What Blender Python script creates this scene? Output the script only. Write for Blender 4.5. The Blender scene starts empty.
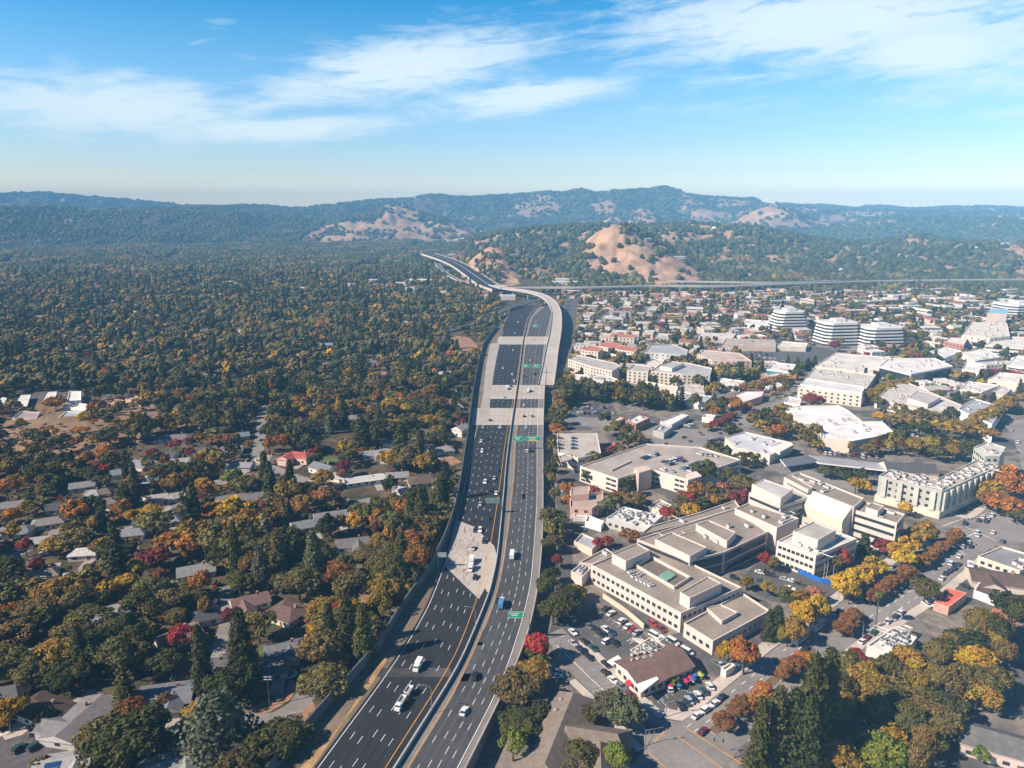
import bpy, bmesh, math, random
import numpy as np
from mathutils import Vector, Matrix

random.seed(7)
RNG = np.random.default_rng(11)
C = bpy.context.scene.collection
R = math.radians

# ------------------------------------------------------------------ camera, sky, sun, exposure
CAM_H, FOCAL, HORIZON = 165.0, 711.0, 212.0
PITCH = math.atan((384 - HORIZON) / FOCAL)
SP, CP = math.sin(PITCH), math.cos(PITCH)
scn = bpy.context.scene
cd = bpy.data.cameras.new('camera')
cd.sensor_width, cd.lens = 36.0, FOCAL / 1024 * 36
cd.clip_start, cd.clip_end = 1.0, 60000.0
cam = bpy.data.objects.new('camera', cd)
cam.location = (0, 0, CAM_H)
cam.rotation_euler = (math.pi / 2 - PITCH, 0, 0)
C.objects.link(cam)
scn.camera = cam

SUN_EL, SUN_AZ = R(38), R(249)            # azimuth clockwise from +Y
sun_dir = Vector((math.sin(SUN_AZ) * math.cos(SUN_EL), math.cos(SUN_AZ) * math.cos(SUN_EL), math.sin(SUN_EL)))
sl = bpy.data.lights.new('sun', 'SUN')
sl.energy, sl.angle, sl.color = 5.0, R(0.53), (1.0, 0.87, 0.74)
so = bpy.data.objects.new('sun', sl)
so.rotation_euler = (-sun_dir).to_track_quat('-Z', 'Y').to_euler()
so.location = (-800, -300, 900)
C.objects.link(so)

scn.view_settings.view_transform = 'Standard'
scn.view_settings.look = 'None'
scn.view_settings.gamma = 1.0
scn.view_settings.exposure = 0.78
scn.view_settings.use_curve_mapping = False
cy = scn.cycles
cy.max_bounces, cy.diffuse_bounces, cy.glossy_bounces = 4, 2, 2
cy.transmission_bounces, cy.transparent_max_bounces, cy.volume_bounces = 2, 4, 0
cy.use_denoising = True
cy.caustics_reflective = cy.caustics_refractive = False
HAZE_DENSITY = 1.4e-4
HAZE_COLOR = (0.25, 0.62, 1.0)

world = bpy.data.worlds.new('World')
scn.world = world
world.use_nodes = True
def build_sky():
    nt = world.node_tree
    N, L = nt.nodes, nt.links
    N.clear()
    def nd(t, **kw):
        n = N.new(t)
        for k, v in kw.items(): setattr(n, k, v)
        return n
    def math_(op, a, b=None, clamp=False):
        n = nd('ShaderNodeMath', operation=op, use_clamp=clamp)
        for i, v in enumerate((a, b)):
            if v is None: continue
            if isinstance(v, (int, float)): n.inputs[i].default_value = v
            else: L.new(v, n.inputs[i])
        return n.outputs[0]
    out = nd('ShaderNodeOutputWorld')
    bg = nd('ShaderNodeBackground')
    bg.inputs['Strength'].default_value = 0.098
    sky = nd('ShaderNodeTexSky', sky_type='NISHITA')
    sky.sun_disc = False
    sky.sun_elevation, sky.sun_rotation = SUN_EL, SUN_AZ
    sky.altitude, sky.air_density, sky.dust_density, sky.ozone_density = 100, 1.0, 0.6, 2.2
    tint = nd('ShaderNodeMix', data_type='RGBA', blend_type='MULTIPLY')
    tint.inputs[0].default_value = 1.0
    L.new(sky.outputs[0], tint.inputs[6])
    tc = nd('ShaderNodeTexCoord')
    sep = nd('ShaderNodeSeparateXYZ')
    L.new(tc.outputs['Generated'], sep.inputs[0])
    X, Y, Z = sep.outputs
    az = math_('ARCTAN2', X, Y)                       # radians clockwise from +Y
    zc = math_('MAXIMUM', Z, 0.02)
    # cirrus: stretched noise over the direction's azimuth and elevation
    el = math_('ARCSINE', Z)
    # deeper blue overhead, paler towards the horizon
    grad = nd('ShaderNodeValToRGB')
    stops = ((.0, (2.3, 1.75, 1.3)), (.035, (1.75, 1.45, 1.18)), (.07, (1.15, 1.10, 1.08)), (.12, (.84, .98, 1.10)), (.22, (.58, .94, 1.12)), (.36, (.075, .72, 1.02)), (.55, (.05, .26, .48)), (1.0, (.05, .24, .46)))
    while len(grad.color_ramp.elements) < len(stops): grad.color_ramp.elements.new(.5)
    for q, (p, c) in zip(grad.color_ramp.elements, stops): q.position = p; q.color = (*c, 1)
    L.new(math_('MULTIPLY', el, 1.35), grad.inputs[0])
    L.new(grad.outputs[0], tint.inputs[7])
    comb = nd('ShaderNodeCombineXYZ')
    L.new(math_('ADD', math_('MULTIPLY', az, 4.2), math_('MULTIPLY', el, -3.0)), comb.inputs[0])
    L.new(math_('ADD', math_('MULTIPLY', el, 23.0), math_('MULTIPLY', az, -1.6)), comb.inputs[1])
    n1 = nd('ShaderNodeTexNoise')
    n1.inputs['Scale'].default_value = 2.1
    n1.inputs['Detail'].default_value = 9
    n1.inputs['Roughness'].default_value = 0.66
    n1.inputs['Distortion'].default_value = 1.0
    L.new(comb.outputs[0], n1.inputs['Vector'])
    comb2 = nd('ShaderNodeCombineXYZ')
    L.new(math_('MULTIPLY', az, 12.0), comb2.inputs[0])
    L.new(math_('MULTIPLY', el, 42.0), comb2.inputs[1])
    n2 = nd('ShaderNodeTexNoise')
    n2.inputs['Scale'].default_value = 1.3
    n2.inputs['Detail'].default_value = 8
    n2.inputs['Roughness'].default_value = 0.65
    L.new(comb2.outputs[0], n2.inputs['Vector'])
    # where the banks of cirrus hang: (azimuth, elevation) of each bank, its half lengths, its slope and its strength
    def px_dir(px, py):
        dx, dy = (px - 512) / FOCAL, (384 - py) / FOCAL
        v = Vector((dx, CP + dy * SP, dy * CP - SP)).normalized()
        return math.atan2(v.x, v.y), math.asin(v.z)
    banks = [((400, 68), (150, 30), -.16, 1.0), ((520, 97), (110, 17), -.10, 1.0), ((270, 131), (130, 13), -.07, 1.05),
             ((120, 108), (140, 30), .0, .92), ((100, 84), (50, 11), -.30, .75), ((205, 35), (28, 14), -.5, .5), ((300, 98), (140, 14), -.12, .8),
             ((820, 22), (210, 40), .02, 1.0), ((930, 50), (75, 26), .05, 1.05), ((1010, 30), (120, 60), 0, .8),
             ((690, 50), (60, 30), -.25, .55), ((760, 76), (110, 15), -.05, .62), ((715, 108), (95, 9), -.06, .55),
             ((1010, 80), (110, 22), -.05, .7), ((1000, 112), (60, 7), -.08, .6), ((20, 86), (30, 12), .3, .4)]
    total = None
    for (px, py), (rx, ry), sl_, st in banks:
        a0, e0 = px_dir(px, py)
        da = math_('SUBTRACT', az, a0)
        de = math_('ADD', math_('SUBTRACT', el, e0), math_('MULTIPLY', da, sl_))
        u = math_('MULTIPLY', da, FOCAL / rx)
        v = math_('MULTIPLY', de, FOCAL / ry)
        r2 = math_('ADD', math_('MULTIPLY', u, u), math_('MULTIPLY', v, v))
        g = math_('MULTIPLY', math_('EXPONENT', math_('MULTIPLY', r2, -0.8)), st)
        total = g if total is None else math_('MAXIMUM', total, g)
    wisps = math_('ADD', math_('MULTIPLY', n1.outputs[0], 0.62), math_('MULTIPLY', n2.outputs[0], 0.38))
    amount = math_('MULTIPLY', math_('ADD', math_('SUBTRACT', wisps, 0.645), math_('MULTIPLY', total, 0.415)), 5.0, clamp=True)
    amount = math_('MULTIPLY', amount, math_('MULTIPLY', math_('ADD', total, 0.1), 0.95, clamp=True), clamp=True)
    amount = math_('MULTIPLY', amount, 0.86)
    mix = nd('ShaderNodeMix', data_type='RGBA')
    mix.inputs[7].default_value = (5.6, 6.3, 6.6, 1)
    L.new(amount, mix.inputs[0])
    L.new(tint.outputs[2], mix.inputs[6])
    L.new(mix.outputs[2], bg.inputs['Color'])
    L.new(bg.outputs[0], out.inputs[0])
build_sky()

# ------------------------------------------------------------------ from the photograph's pixels to points of the place
def P(px, py, z=0.0):
    dx, dy = (px - 512) / FOCAL, (384 - py) / FOCAL
    d = (dx, CP + dy * SP, dy * CP - SP)
    t = (z - CAM_H) / d[2]
    return Vector((d[0] * t, d[1] * t, z))

def to_px(x, y, z):
    zc = y * CP + (CAM_H - z) * SP
    yc = y * SP - (CAM_H - z) * CP
    return 512 + FOCAL * x / zc, 384 - FOCAL * yc / zc

# ------------------------------------------------------------------ materials
MATS = {}
def base_mat(name):
    m = bpy.data.materials.new(name)
    m.use_nodes = True
    nt = m.node_tree
    return m, nt, nt.nodes['Principled BSDF']

def mat(name, col, rough=0.85, var=0.18, scale=0.35, metal=0.0, fine=0.10, spec=0.3):
    """Plain painted/mineral surface: large soft stains plus fine grain, in object space."""
    key = (name, tuple(round(c, 4) for c in col), rough, var, scale, metal)
    if key in MATS: return MATS[key]
    m, nt, b = base_mat(name)
    b.inputs['Roughness'].default_value = rough
    b.inputs['Metallic'].default_value = metal
    b.inputs['Specular IOR Level'].default_value = spec
    tc = nt.nodes.new('ShaderNodeTexCoord')
    n1 = nt.nodes.new('ShaderNodeTexNoise'); n1.inputs['Scale'].default_value = scale; n1.inputs['Detail'].default_value = 6
    n2 = nt.nodes.new('ShaderNodeTexNoise'); n2.inputs['Scale'].default_value = scale * 9; n2.inputs['Detail'].default_value = 3
    nt.links.new(tc.outputs['Object'], n1.inputs['Vector']); nt.links.new(tc.outputs['Object'], n2.inputs['Vector'])
    def rng(n, amt):
        r = nt.nodes.new('ShaderNodeMapRange')
        r.inputs[1].default_value, r.inputs[2].default_value = 0.3, 0.7
        r.inputs[3].default_value, r.inputs[4].default_value = 1 - amt, 1 + amt
        nt.links.new(n.outputs[0], r.inputs[0]); return r
    a, c = rng(n1, var), rng(n2, fine)
    mu = nt.nodes.new('ShaderNodeMath'); mu.operation = 'MULTIPLY'
    nt.links.new(a.outputs[0], mu.inputs[0]); nt.links.new(c.outputs[0], mu.inputs[1])
    v = nt.nodes.new('ShaderNodeVectorMath'); v.operation = 'SCALE'
    v.inputs[0].default_value = col
    nt.links.new(mu.outputs[0], v.inputs['Scale'])
    nt.links.new(v.outputs[0], b.inputs['Base Color'])
    MATS[key] = m
    return m

def foliage_mat(name, per_object):
    m, nt, b = base_mat(name)
    out = nt.nodes['Material Output']
    if per_object:
        src = nt.nodes.new('ShaderNodeObjectInfo').outputs['Color']
    else:
        a = nt.nodes.new('ShaderNodeAttribute'); a.attribute_name = 'Col'; src = a.outputs['Color']
    geo = nt.nodes.new('ShaderNodeNewGeometry')
    r = nt.nodes.new('ShaderNodeMapRange'); r.inputs[3].default_value, r.inputs[4].default_value = 0.62, 1.42
    nt.links.new(geo.outputs['Random Per Island'], r.inputs[0])
    n = nt.nodes.new('ShaderNodeTexNoise'); n.inputs['Scale'].default_value = 0.28; n.inputs['Detail'].default_value = 2
    nt.links.new(geo.outputs['Position'], n.inputs['Vector'])
    h = nt.nodes.new('ShaderNodeHueSaturation')
    r2 = nt.nodes.new('ShaderNodeMapRange'); r2.inputs[1].default_value, r2.inputs[2].default_value = .3, .7
    r2.inputs[3].default_value, r2.inputs[4].default_value = 0.475, 0.525
    nt.links.new(n.outputs[0], r2.inputs[0]); nt.links.new(r2.outputs[0], h.inputs['Hue'])
    nt.links.new(r.outputs[0], h.inputs['Value']); nt.links.new(src, h.inputs['Color'])
    nt.links.new(h.outputs[0], b.inputs['Base Color'])
    b.inputs['Roughness'].default_value = 0.75
    b.inputs['Specular IOR Level'].default_value = 0.15
    tr = nt.nodes.new('ShaderNodeBsdfTranslucent')
    nt.links.new(h.outputs[0], tr.inputs['Color'])
    mx = nt.nodes.new('ShaderNodeMixShader'); mx.inputs[0].default_value = 0.22
    nt.links.new(b.outputs[0], mx.inputs[1]); nt.links.new(tr.outputs[0], mx.inputs[2])
    nt.links.new(mx.outputs[0], out.inputs[0])
    return m
LEAF_OBJ, LEAF_ATT = foliage_mat('foliage', True), foliage_mat('far_foliage', False)

def paint_mat():
    m, nt, b = base_mat('car_paint')
    oi = nt.nodes.new('ShaderNodeObjectInfo')
    n = nt.nodes.new('ShaderNodeTexNoise'); n.inputs['Scale'].default_value = 1.1
    tc = nt.nodes.new('ShaderNodeTexCoord'); nt.links.new(tc.outputs['Object'], n.inputs['Vector'])
    r = nt.nodes.new('ShaderNodeMapRange'); r.inputs[3].default_value, r.inputs[4].default_value = .85, 1.1
    nt.links.new(n.outputs[0], r.inputs[0])
    v = nt.nodes.new('ShaderNodeVectorMath'); v.operation = 'SCALE'
    nt.links.new(oi.outputs['Color'], v.inputs[0]); nt.links.new(r.outputs[0], v.inputs['Scale'])
    nt.links.new(v.outputs[0], b.inputs['Base Color'])
    b.inputs['Roughness'].default_value = 0.32
    b.inputs['Coat Weight'].default_value = 0.35
    return m
PAINT = paint_mat()
GLASS = mat('dark_glass', (0.03, 0.04, 0.05), rough=0.12, var=.25, scale=.2, spec=.6)
RUBBER = mat('tyre_rubber', (0.02, 0.02, 0.022), rough=.9)
BARK = mat('bark', (0.11, 0.085, 0.065), rough=.95, var=.3, scale=1.5)
METAL = mat('galvanised_metal', (0.42, 0.43, 0.44), rough=.5, metal=.6)
WHITE = mat('white_paint', (0.74, 0.72, 0.69), rough=.6, var=.08)
YELLOW = mat('yellow_paint', (0.62, 0.30, 0.04), rough=.7, var=.15)
LINE = mat('lane_paint', (0.72, 0.72, 0.70), rough=.7, var=.15, scale=.15)
SIGN_GREEN = mat('sign_green', (0.0, 0.36, 0.19), rough=.45, var=.06)

# ------------------------------------------------------------------ mesh and object helpers
class MB:
    def __init__(self): self.v, self.f, self.m = [], [], []
    def face(self, pts, mi=0):
        i = len(self.v); self.v += [tuple(p) for p in pts]; self.f.append(tuple(range(i, i + len(pts)))); self.m.append(mi)
    def prism(self, poly, z0, z1, mi=0, mi_top=None, bottom=False):
        n = len(poly)
        if area2(poly) < 0: poly = poly[::-1]
        for i in range(n):
            a, b = poly[i], poly[(i + 1) % n]
            self.face([(a[0], a[1], z0), (b[0], b[1], z0), (b[0], b[1], z1), (a[0], a[1], z1)], mi)
        self.face([(p[0], p[1], z1) for p in poly], mi if mi_top is None else mi_top)
        if bottom: self.face([(p[0], p[1], z0) for p in poly[::-1]], mi)
    def box(self, cx, cy, cz, sx, sy, sz, mi=0, ang=0.0):
        c, s = math.cos(ang), math.sin(ang)
        q = []
        for x, y in ((-1, -1), (1, -1), (1, 1), (-1, 1)):
            X, Y = x * sx / 2, y * sy / 2
            q.append((cx + X * c - Y * s, cy + X * s + Y * c))
        self.prism(q, cz - sz / 2, cz + sz / 2, mi, bottom=True)
    def tube(self, a, b, r0, r1, n=6, mi=0, cap=True):
        a, b = Vector(a), Vector(b)
        d = (b - a)
        if d.length < 1e-6: return
        d.normalize()
        t = d.orthogonal().normalized(); w = d.cross(t)
        A = [a + (t * math.cos(k * 2 * math.pi / n) + w * math.sin(k * 2 * math.pi / n)) * r0 for k in range(n)]
        B = [b + (t * math.cos(k * 2 * math.pi / n) + w * math.sin(k * 2 * math.pi / n)) * r1 for k in range(n)]
        for k in range(n):
            j = (k + 1) % n
            self.face([A[k], A[j], B[j], B[k]], mi)
        if cap: self.face(B, mi); self.face(A[::-1], mi)
    def mesh(self, name, mats):
        me = bpy.data.meshes.new(name)
        me.from_pydata(self.v, [], self.f)
        for m in mats: me.materials.append(m)
        if any(self.m): me.polygons.foreach_set('material_index', self.m)
        me.update()
        return me
    def build(self, name, mats, parent=None, loc=(0, 0, 0)):
        if not isinstance(mats, (list, tuple)): mats = [mats]
        return link(name, self.mesh(name, mats), parent, loc)

def link(name, me, parent=None, loc=(0, 0, 0), rot=0.0, sc=None, col=None):
    o = bpy.data.objects.new(name, me)
    o.location = loc
    if rot: o.rotation_euler = (0, 0, rot)
    if sc is not None: o.scale = sc if isinstance(sc, (tuple, list)) else (sc, sc, sc)
    if col is not None: o.color = (*col, 1)
    if parent is not None: o.parent = parent
    C.objects.link(o)
    return o

def thing(name, label, cat, loc, rot=0.0, group=None):
    o = bpy.data.objects.new(name, None)
    o.location = loc; o.rotation_euler = (0, 0, rot); o.empty_display_size = 1
    C.objects.link(o)
    tag(o, label, cat, group)
    return o
def tag(o, label, cat, group=None):
    if label: o['label'] = label
    o['category'] = cat
    if group: o['group'] = group
    return o
def structure(o, kind='structure', label=None):
    o['kind'] = kind
    if label: o['label'] = label
    return o

def np_mesh(name, V, F, mats, col=None, smooth=False):
    """V (n,3), F (m,k) with k the same for all faces."""
    me = bpy.data.meshes.new(name)
    k = F.shape[1]
    me.vertices.add(len(V)); me.vertices.foreach_set('co', V.astype(np.float32).ravel())
    me.loops.add(F.size); me.loops.foreach_set('vertex_index', F.astype(np.int32).ravel())
    me.polygons.add(len(F)); me.polygons.foreach_set('loop_start', np.arange(0, F.size, k, dtype=np.int32))
    for m in mats: me.materials.append(m)
    if col is not None:
        a = me.attributes.new('Col', 'FLOAT_COLOR', 'POINT')
        a.data.foreach_set('color', np.c_[col, np.ones(len(col))].astype(np.float32).ravel())
    me.update(calc_edges=True)
    if smooth: me.polygons.foreach_set('use_smooth', np.ones(len(F), dtype=bool))
    return me

def area2(p):
    return sum(p[i][0] * p[(i + 1) % len(p)][1] - p[(i + 1) % len(p)][0] * p[i][1] for i in range(len(p)))
def ccw(p):
    p = [(q[0], q[1]) for q in p]
    return p if area2(p) > 0 else p[::-1]
def inset(p, d):
    p = ccw(p); n = len(p); out = []
    for i in range(n):
        a, b, c = Vector(p[i - 1]), Vector(p[i]), Vector(p[(i + 1) % n])
        e0, e1 = (b - a).normalized(), (c - b).normalized()
        n0, n1 = Vector((-e0.y, e0.x)), Vector((-e1.y, e1.x))
        k = n0 + n1
        if k.length < 1e-3: k = n0
        k = k / max(0.35, k.length_squared / 2)
        q = b + k * d
        out.append((q.x, q.y))
    return out
def centroid(p):
    return Vector((sum(q[0] for q in p) / len(p), sum(q[1] for q in p) / len(p)))
def in_poly(px, py, poly):
    px, py = np.asarray(px, float), np.asarray(py, float)
    r = np.zeros(np.broadcast(px, py).shape, bool)
    n = len(poly)
    for i in range(n):
        x0, y0 = poly[i][:2]; x1, y1 = poly[(i + 1) % n][:2]
        if y0 == y1: continue
        r ^= ((y0 > py) != (y1 > py)) & (px < (x1 - x0) * (py - y0) / (y1 - y0) + x0)
    return r

# what already stands on the ground: a 2 m raster; 1 = building or road, 2 = other paved or cleared ground
OX, OY, OW, OH = -1300.0, 60.0, 1400, 1100
OCC = np.zeros((OH, OW), np.uint8)
def occupy(poly, val=1):
    xs = [p[0] for p in poly]; ys = [p[1] for p in poly]
    i0, i1 = max(0, int((min(xs) - OX) / 2)), min(OW, int((max(xs) - OX) / 2) + 2)
    j0, j1 = max(0, int((min(ys) - OY) / 2)), min(OH, int((max(ys) - OY) / 2) + 2)
    if i0 >= i1 or j0 >= j1: return
    X, Y = np.meshgrid(OX + 2 * np.arange(i0, i1) + 1, OY + 2 * np.arange(j0, j1) + 1)
    OCC[j0:j1, i0:i1][in_poly(X, Y, poly)] = val
def occupied(x, y, r=0.0, lots=True):
    for dx, dy in ((0, 0), (r, 0), (-r, 0), (0, r), (0, -r)) if r else ((0, 0),):
        i, j = int((x + dx - OX) / 2), int((y + dy - OY) / 2)
        if 0 <= i < OW and 0 <= j < OH and (OCC[j, i] == 1 or lots and OCC[j, i]): return True
    return False

# value noise, vectorised
def _hash(i, j, s):
    h = (i.astype(np.int64) * 374761393 + j.astype(np.int64) * 668265263 + s * 1442695041) & 0x7fffffff
    h = ((h ^ (h >> 13)) * 1274126177) & 0x7fffffff
    return ((h ^ (h >> 16)) & 0xffff) / 65535.0
def vnoise(x, y, s=0):
    i, j = np.floor(x), np.floor(y)
    fx, fy = x - i, y - j
    fx, fy = fx * fx * (3 - 2 * fx), fy * fy * (3 - 2 * fy)
    a, b = _hash(i, j, s), _hash(i + 1, j, s)
    c, d = _hash(i, j + 1, s), _hash(i + 1, j + 1, s)
    return (a * (1 - fx) + b * fx) * (1 - fy) + (c * (1 - fx) + d * fx) * fy
def fbm(x, y, o=4, s=0):
    t, a, n = 0, 1.0, 0
    for k in range(o):
        t = t + a * vnoise(x * 2 ** k, y * 2 ** k, s + k * 17); n += a; a *= .5
    return t / n

LANDMARKS = []            # (phrase, position): named things that labels can point to
AUTO = []                 # (object, description, position) whose labels are finished at the end
def landmark(phrase, pos): LANDMARKS.append((phrase, Vector((pos[0], pos[1]))))
# ------------------------------------------------------------------ the land: one sheet out to the hills
def theta(py): return PITCH + math.atan((py - 384) / FOCAL)
def sstep(t): t = np.clip(t, 0, 1); return t * t * (3 - 2 * t)
# hills: distance of the crest, length of the front and back slopes, and the crest's line (bearing given as the column where it shows, row)
HILLS = [
    (8300, 1700, 1200, [(-300, 196), (0, 194.5), (45, 192), (97, 197), (120, 199), (150, 202), (202, 206), (256, 210), (300, 214), (690, 214), (720, 207), (768, 204), (818, 205.5), (850, 208), (873, 206), (918, 208.5), (968, 206), (1024, 208.5), (1300, 207)]),
    (6500, 1500, 1500, [(-300, 211), (60, 211), (150, 208), (202, 206), (225, 207), (256, 205), (293, 208.5), (323, 206.5), (356, 202), (396, 199), (420, 197), (441, 195), (456, 198), (481, 197), (512, 195), (530, 194), (545, 191.5), (562, 192.5), (580, 189), (597, 192.5), (622, 191), (640, 189.3), (650, 188.7), (662, 187.5), (674, 190), (687, 195), (702, 197), (725, 198.5), (750, 199), (762, 202.5), (800, 207), (850, 210), (900, 211), (1300, 212)]),
    (5200, 1300, 1500, [(-300, 208), (0, 207.5), (60, 208.5), (120, 210), (180, 211), (240, 213), (300, 217), (360, 228), (1300, 232)]),
    (4800, 850, 900, [(250, 245), (285, 238), (300, 232), (330, 224), (360, 217), (385, 209), (397, 205), (410, 209), (425, 213), (445, 219), (470, 226), (490, 231), (520, 240), (560, 250)]),
    (5200, 1000, 900, [(560, 240), (600, 219), (612, 217), (625, 219), (638, 208), (650, 210), (665, 215), (690, 222), (720, 224), (735, 220), (745, 213), (757, 208), (770, 206.5), (785, 209), (800, 215), (815, 221), (840, 224), (880, 218), (960, 219), (1020, 217), (1300, 218)]),
    (2150, 420, 600, [(535, 275), (560, 262), (580, 246), (595, 233), (604, 227), (612, 224), (622, 225.5), (632, 229), (645, 236), (652, 241), (665, 246), (680, 254), (700, 266), (720, 278), (750, 290)]),
    (2000, 280, 500, [(430, 290), (450, 281), (462, 270), (475, 258), (485, 249), (491, 246.5), (500, 249), (515, 257), (530, 262), (548, 266), (575, 268), (600, 275), (640, 290)]),
    (3000, 900, 900, [(440, 250), (480, 238), (520, 230), (560, 227), (600, 225), (650, 226), (690, 224), (730, 226), (770, 231), (800, 238), (840, 244), (880, 244), (897, 240), (910, 237), (925, 238.5), (940, 243), (980, 244), (1024, 243), (1300, 243)]),
]
def height(x, y):
    x, y = np.asarray(x, float), np.asarray(y, float)
    zc = np.maximum(y * CP + CAM_H * SP, 1.0)
    u = 512 + FOCAL * x / zc
    D = np.hypot(x, y)
    z = np.zeros_like(D)
    wob = 1 - 2.2 * np.abs(fbm(x / 330, y / 330, 5, 3) - .5) * 2
    for k, (D0, wf, wb, line) in enumerate(HILLS):
        lx, ly = zip(*line)
        row = np.interp(u, lx, ly) + (fbm(u / 9, 0 * u + k * 7.7, 4, 60 + k) - .5) * (2.6 if D0 > 2500 else 1.2)
        fade = sstep((u - lx[0]) / 30 + (1 if lx[0] < -200 else 0)) * sstep((lx[-1] - u) / 30 + (1 if lx[-1] > 1200 else 0))
        yc = D0 * y / np.maximum(D, 1)
        top = np.maximum(CAM_H - yc * np.tan(PITCH + np.arctan((row - 384) / FOCAL)), 0) * fade
        gul = fbm(x / (wf * .22), y / (wf * .22), 4, 40 + k) - .5
        Dn = D + wf * .55 * gul
        t = np.where(Dn < D0, 1 - (D0 - Dn) / wf, 1 - (Dn - D0) / wb)
        h = top * (sstep(t) * .55 + np.clip(t, 0, 1) * .45)
        h = h * (1 + (.26 if D0 > 2500 else .20) * (wob - .6) * (1 - sstep((t - .80) / .2)))
        if D0 < 2500: h = h * (1 + .16 * (1 - 2 * np.abs(fbm(x / 95, y / 95, 4, 77) - .5) * 2 - .6) * (1 - sstep((t - .8) / .2)))
        z = np.maximum(z, h)
    # the grassy knoll in the suburb
    kx, ky = KNOLL
    z = z + 7.0 * np.exp(-(((x - kx) / 75) ** 2 + ((y - ky) / 45) ** 2))
    return z
KNOLL = P(75, 432).xy
GOLD = [[(294, 243), (310, 232), (325, 225), (350, 221), (375, 222), (385, 214), (381, 209), (396, 203), (405, 206), (416, 210), (418, 218), (403, 219), (430, 221), (450, 222), (462, 226), (478, 228), (490, 230), (486, 244), (430, 247), (424, 243), (400, 240), (360, 241), (330, 244)],
        [(574, 237), (595, 227), (612, 222), (625, 224), (643, 235), (652, 245), (650, 252), (674, 256), (702, 272), (720, 282), (680, 288), (640, 290), (605, 285), (600, 272), (608, 262), (595, 250)],
        [(452, 283), (468, 262), (485, 243), (499, 243), (510, 258), (520, 284), (498, 288), (478, 285)], [(508, 262), (530, 258), (545, 268), (525, 272), (508, 270)],
        [(505, 216), (518, 204), (530, 194), (545, 193), (564, 207), (560, 213), (530, 217)], [(592, 206), (600, 198), (613, 200), (616, 213), (596, 214)],
        [(598, 223), (615, 216), (640, 219), (634, 210), (642, 206), (656, 211), (690, 221), (693, 228), (660, 224), (630, 226), (605, 227)],
        [(732, 225), (745, 211), (760, 205), (775, 205), (787, 208), (800, 216), (814, 223), (800, 227), (750, 227)], [(792, 228), (803, 223), (817, 229), (800, 232)],
        [(853, 214), (872, 211), (895, 212), (893, 220), (870, 220)], [(894, 243), (904, 236), (918, 235), (940, 243), (930, 247), (902, 246)],
        [(975, 226), (995, 223), (1002, 229), (980, 231)], [(-20, 200), (10, 201), (14, 206), (-20, 208)], [(55, 203), (62, 197), (70, 201), (64, 206)],
        [(0, 412), (30, 402), (105, 396), (132, 404), (196, 411), (197, 430), (160, 428), (135, 445), (105, 442), (92, 466), (60, 455), (35, 468), (0, 462)]]
GOLD_W = [.98, 1, 1, .8, .75, .7, .9, 1, .8, .9, .95, .8, .6, .6, .5]
def land_masks(x, y, z):
    """how much dry gold grass, and how much paved town, lies at a point"""
    u, v = to_px(x, y, z)
    D = np.hypot(x, y)
    du = (fbm(u / 9, v / 5, 3, 5) - .5) * 12
    dv = (fbm(u / 9, v / 5, 3, 6) - .5) * 7
    g = np.zeros(np.shape(x))
    for poly, w in zip(GOLD, GOLD_W):
        far = D > 1400 if poly[0][1] < 300 else D < 1400
        g = np.maximum(g, in_poly(u + du, v + dv, poly) * w * far)
    patch = fbm(u / 26, v / 7, 4, 9)
    band = sstep((patch - .52) * 10) * ((z > 40) & (u > 680) & (v < 229)) * .9
    band = np.maximum(band, sstep((patch - .66) * 10) * ((z > 60) & (v < 245)) * .5)
    hole = sstep((fbm(u / 11, v / 5, 4, 12) - .66) * 9)
    g = np.maximum(g * (1 - .8 * hole), band)
    slope = sstep((fbm(u / 13, v / 6, 4, 31) - .42) * 7) * .85 * ((D > 1600) & (D < 3100) & (u > 430) & (z > 6))
    g = np.maximum(g, slope)
    left_edge = 455 + (v - 480) * -.52
    town = ((u > np.where(v > 420, left_edge, 545 + (345 - v) * .25)) & (v > 283)) * 1.0
    return g, town

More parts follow.
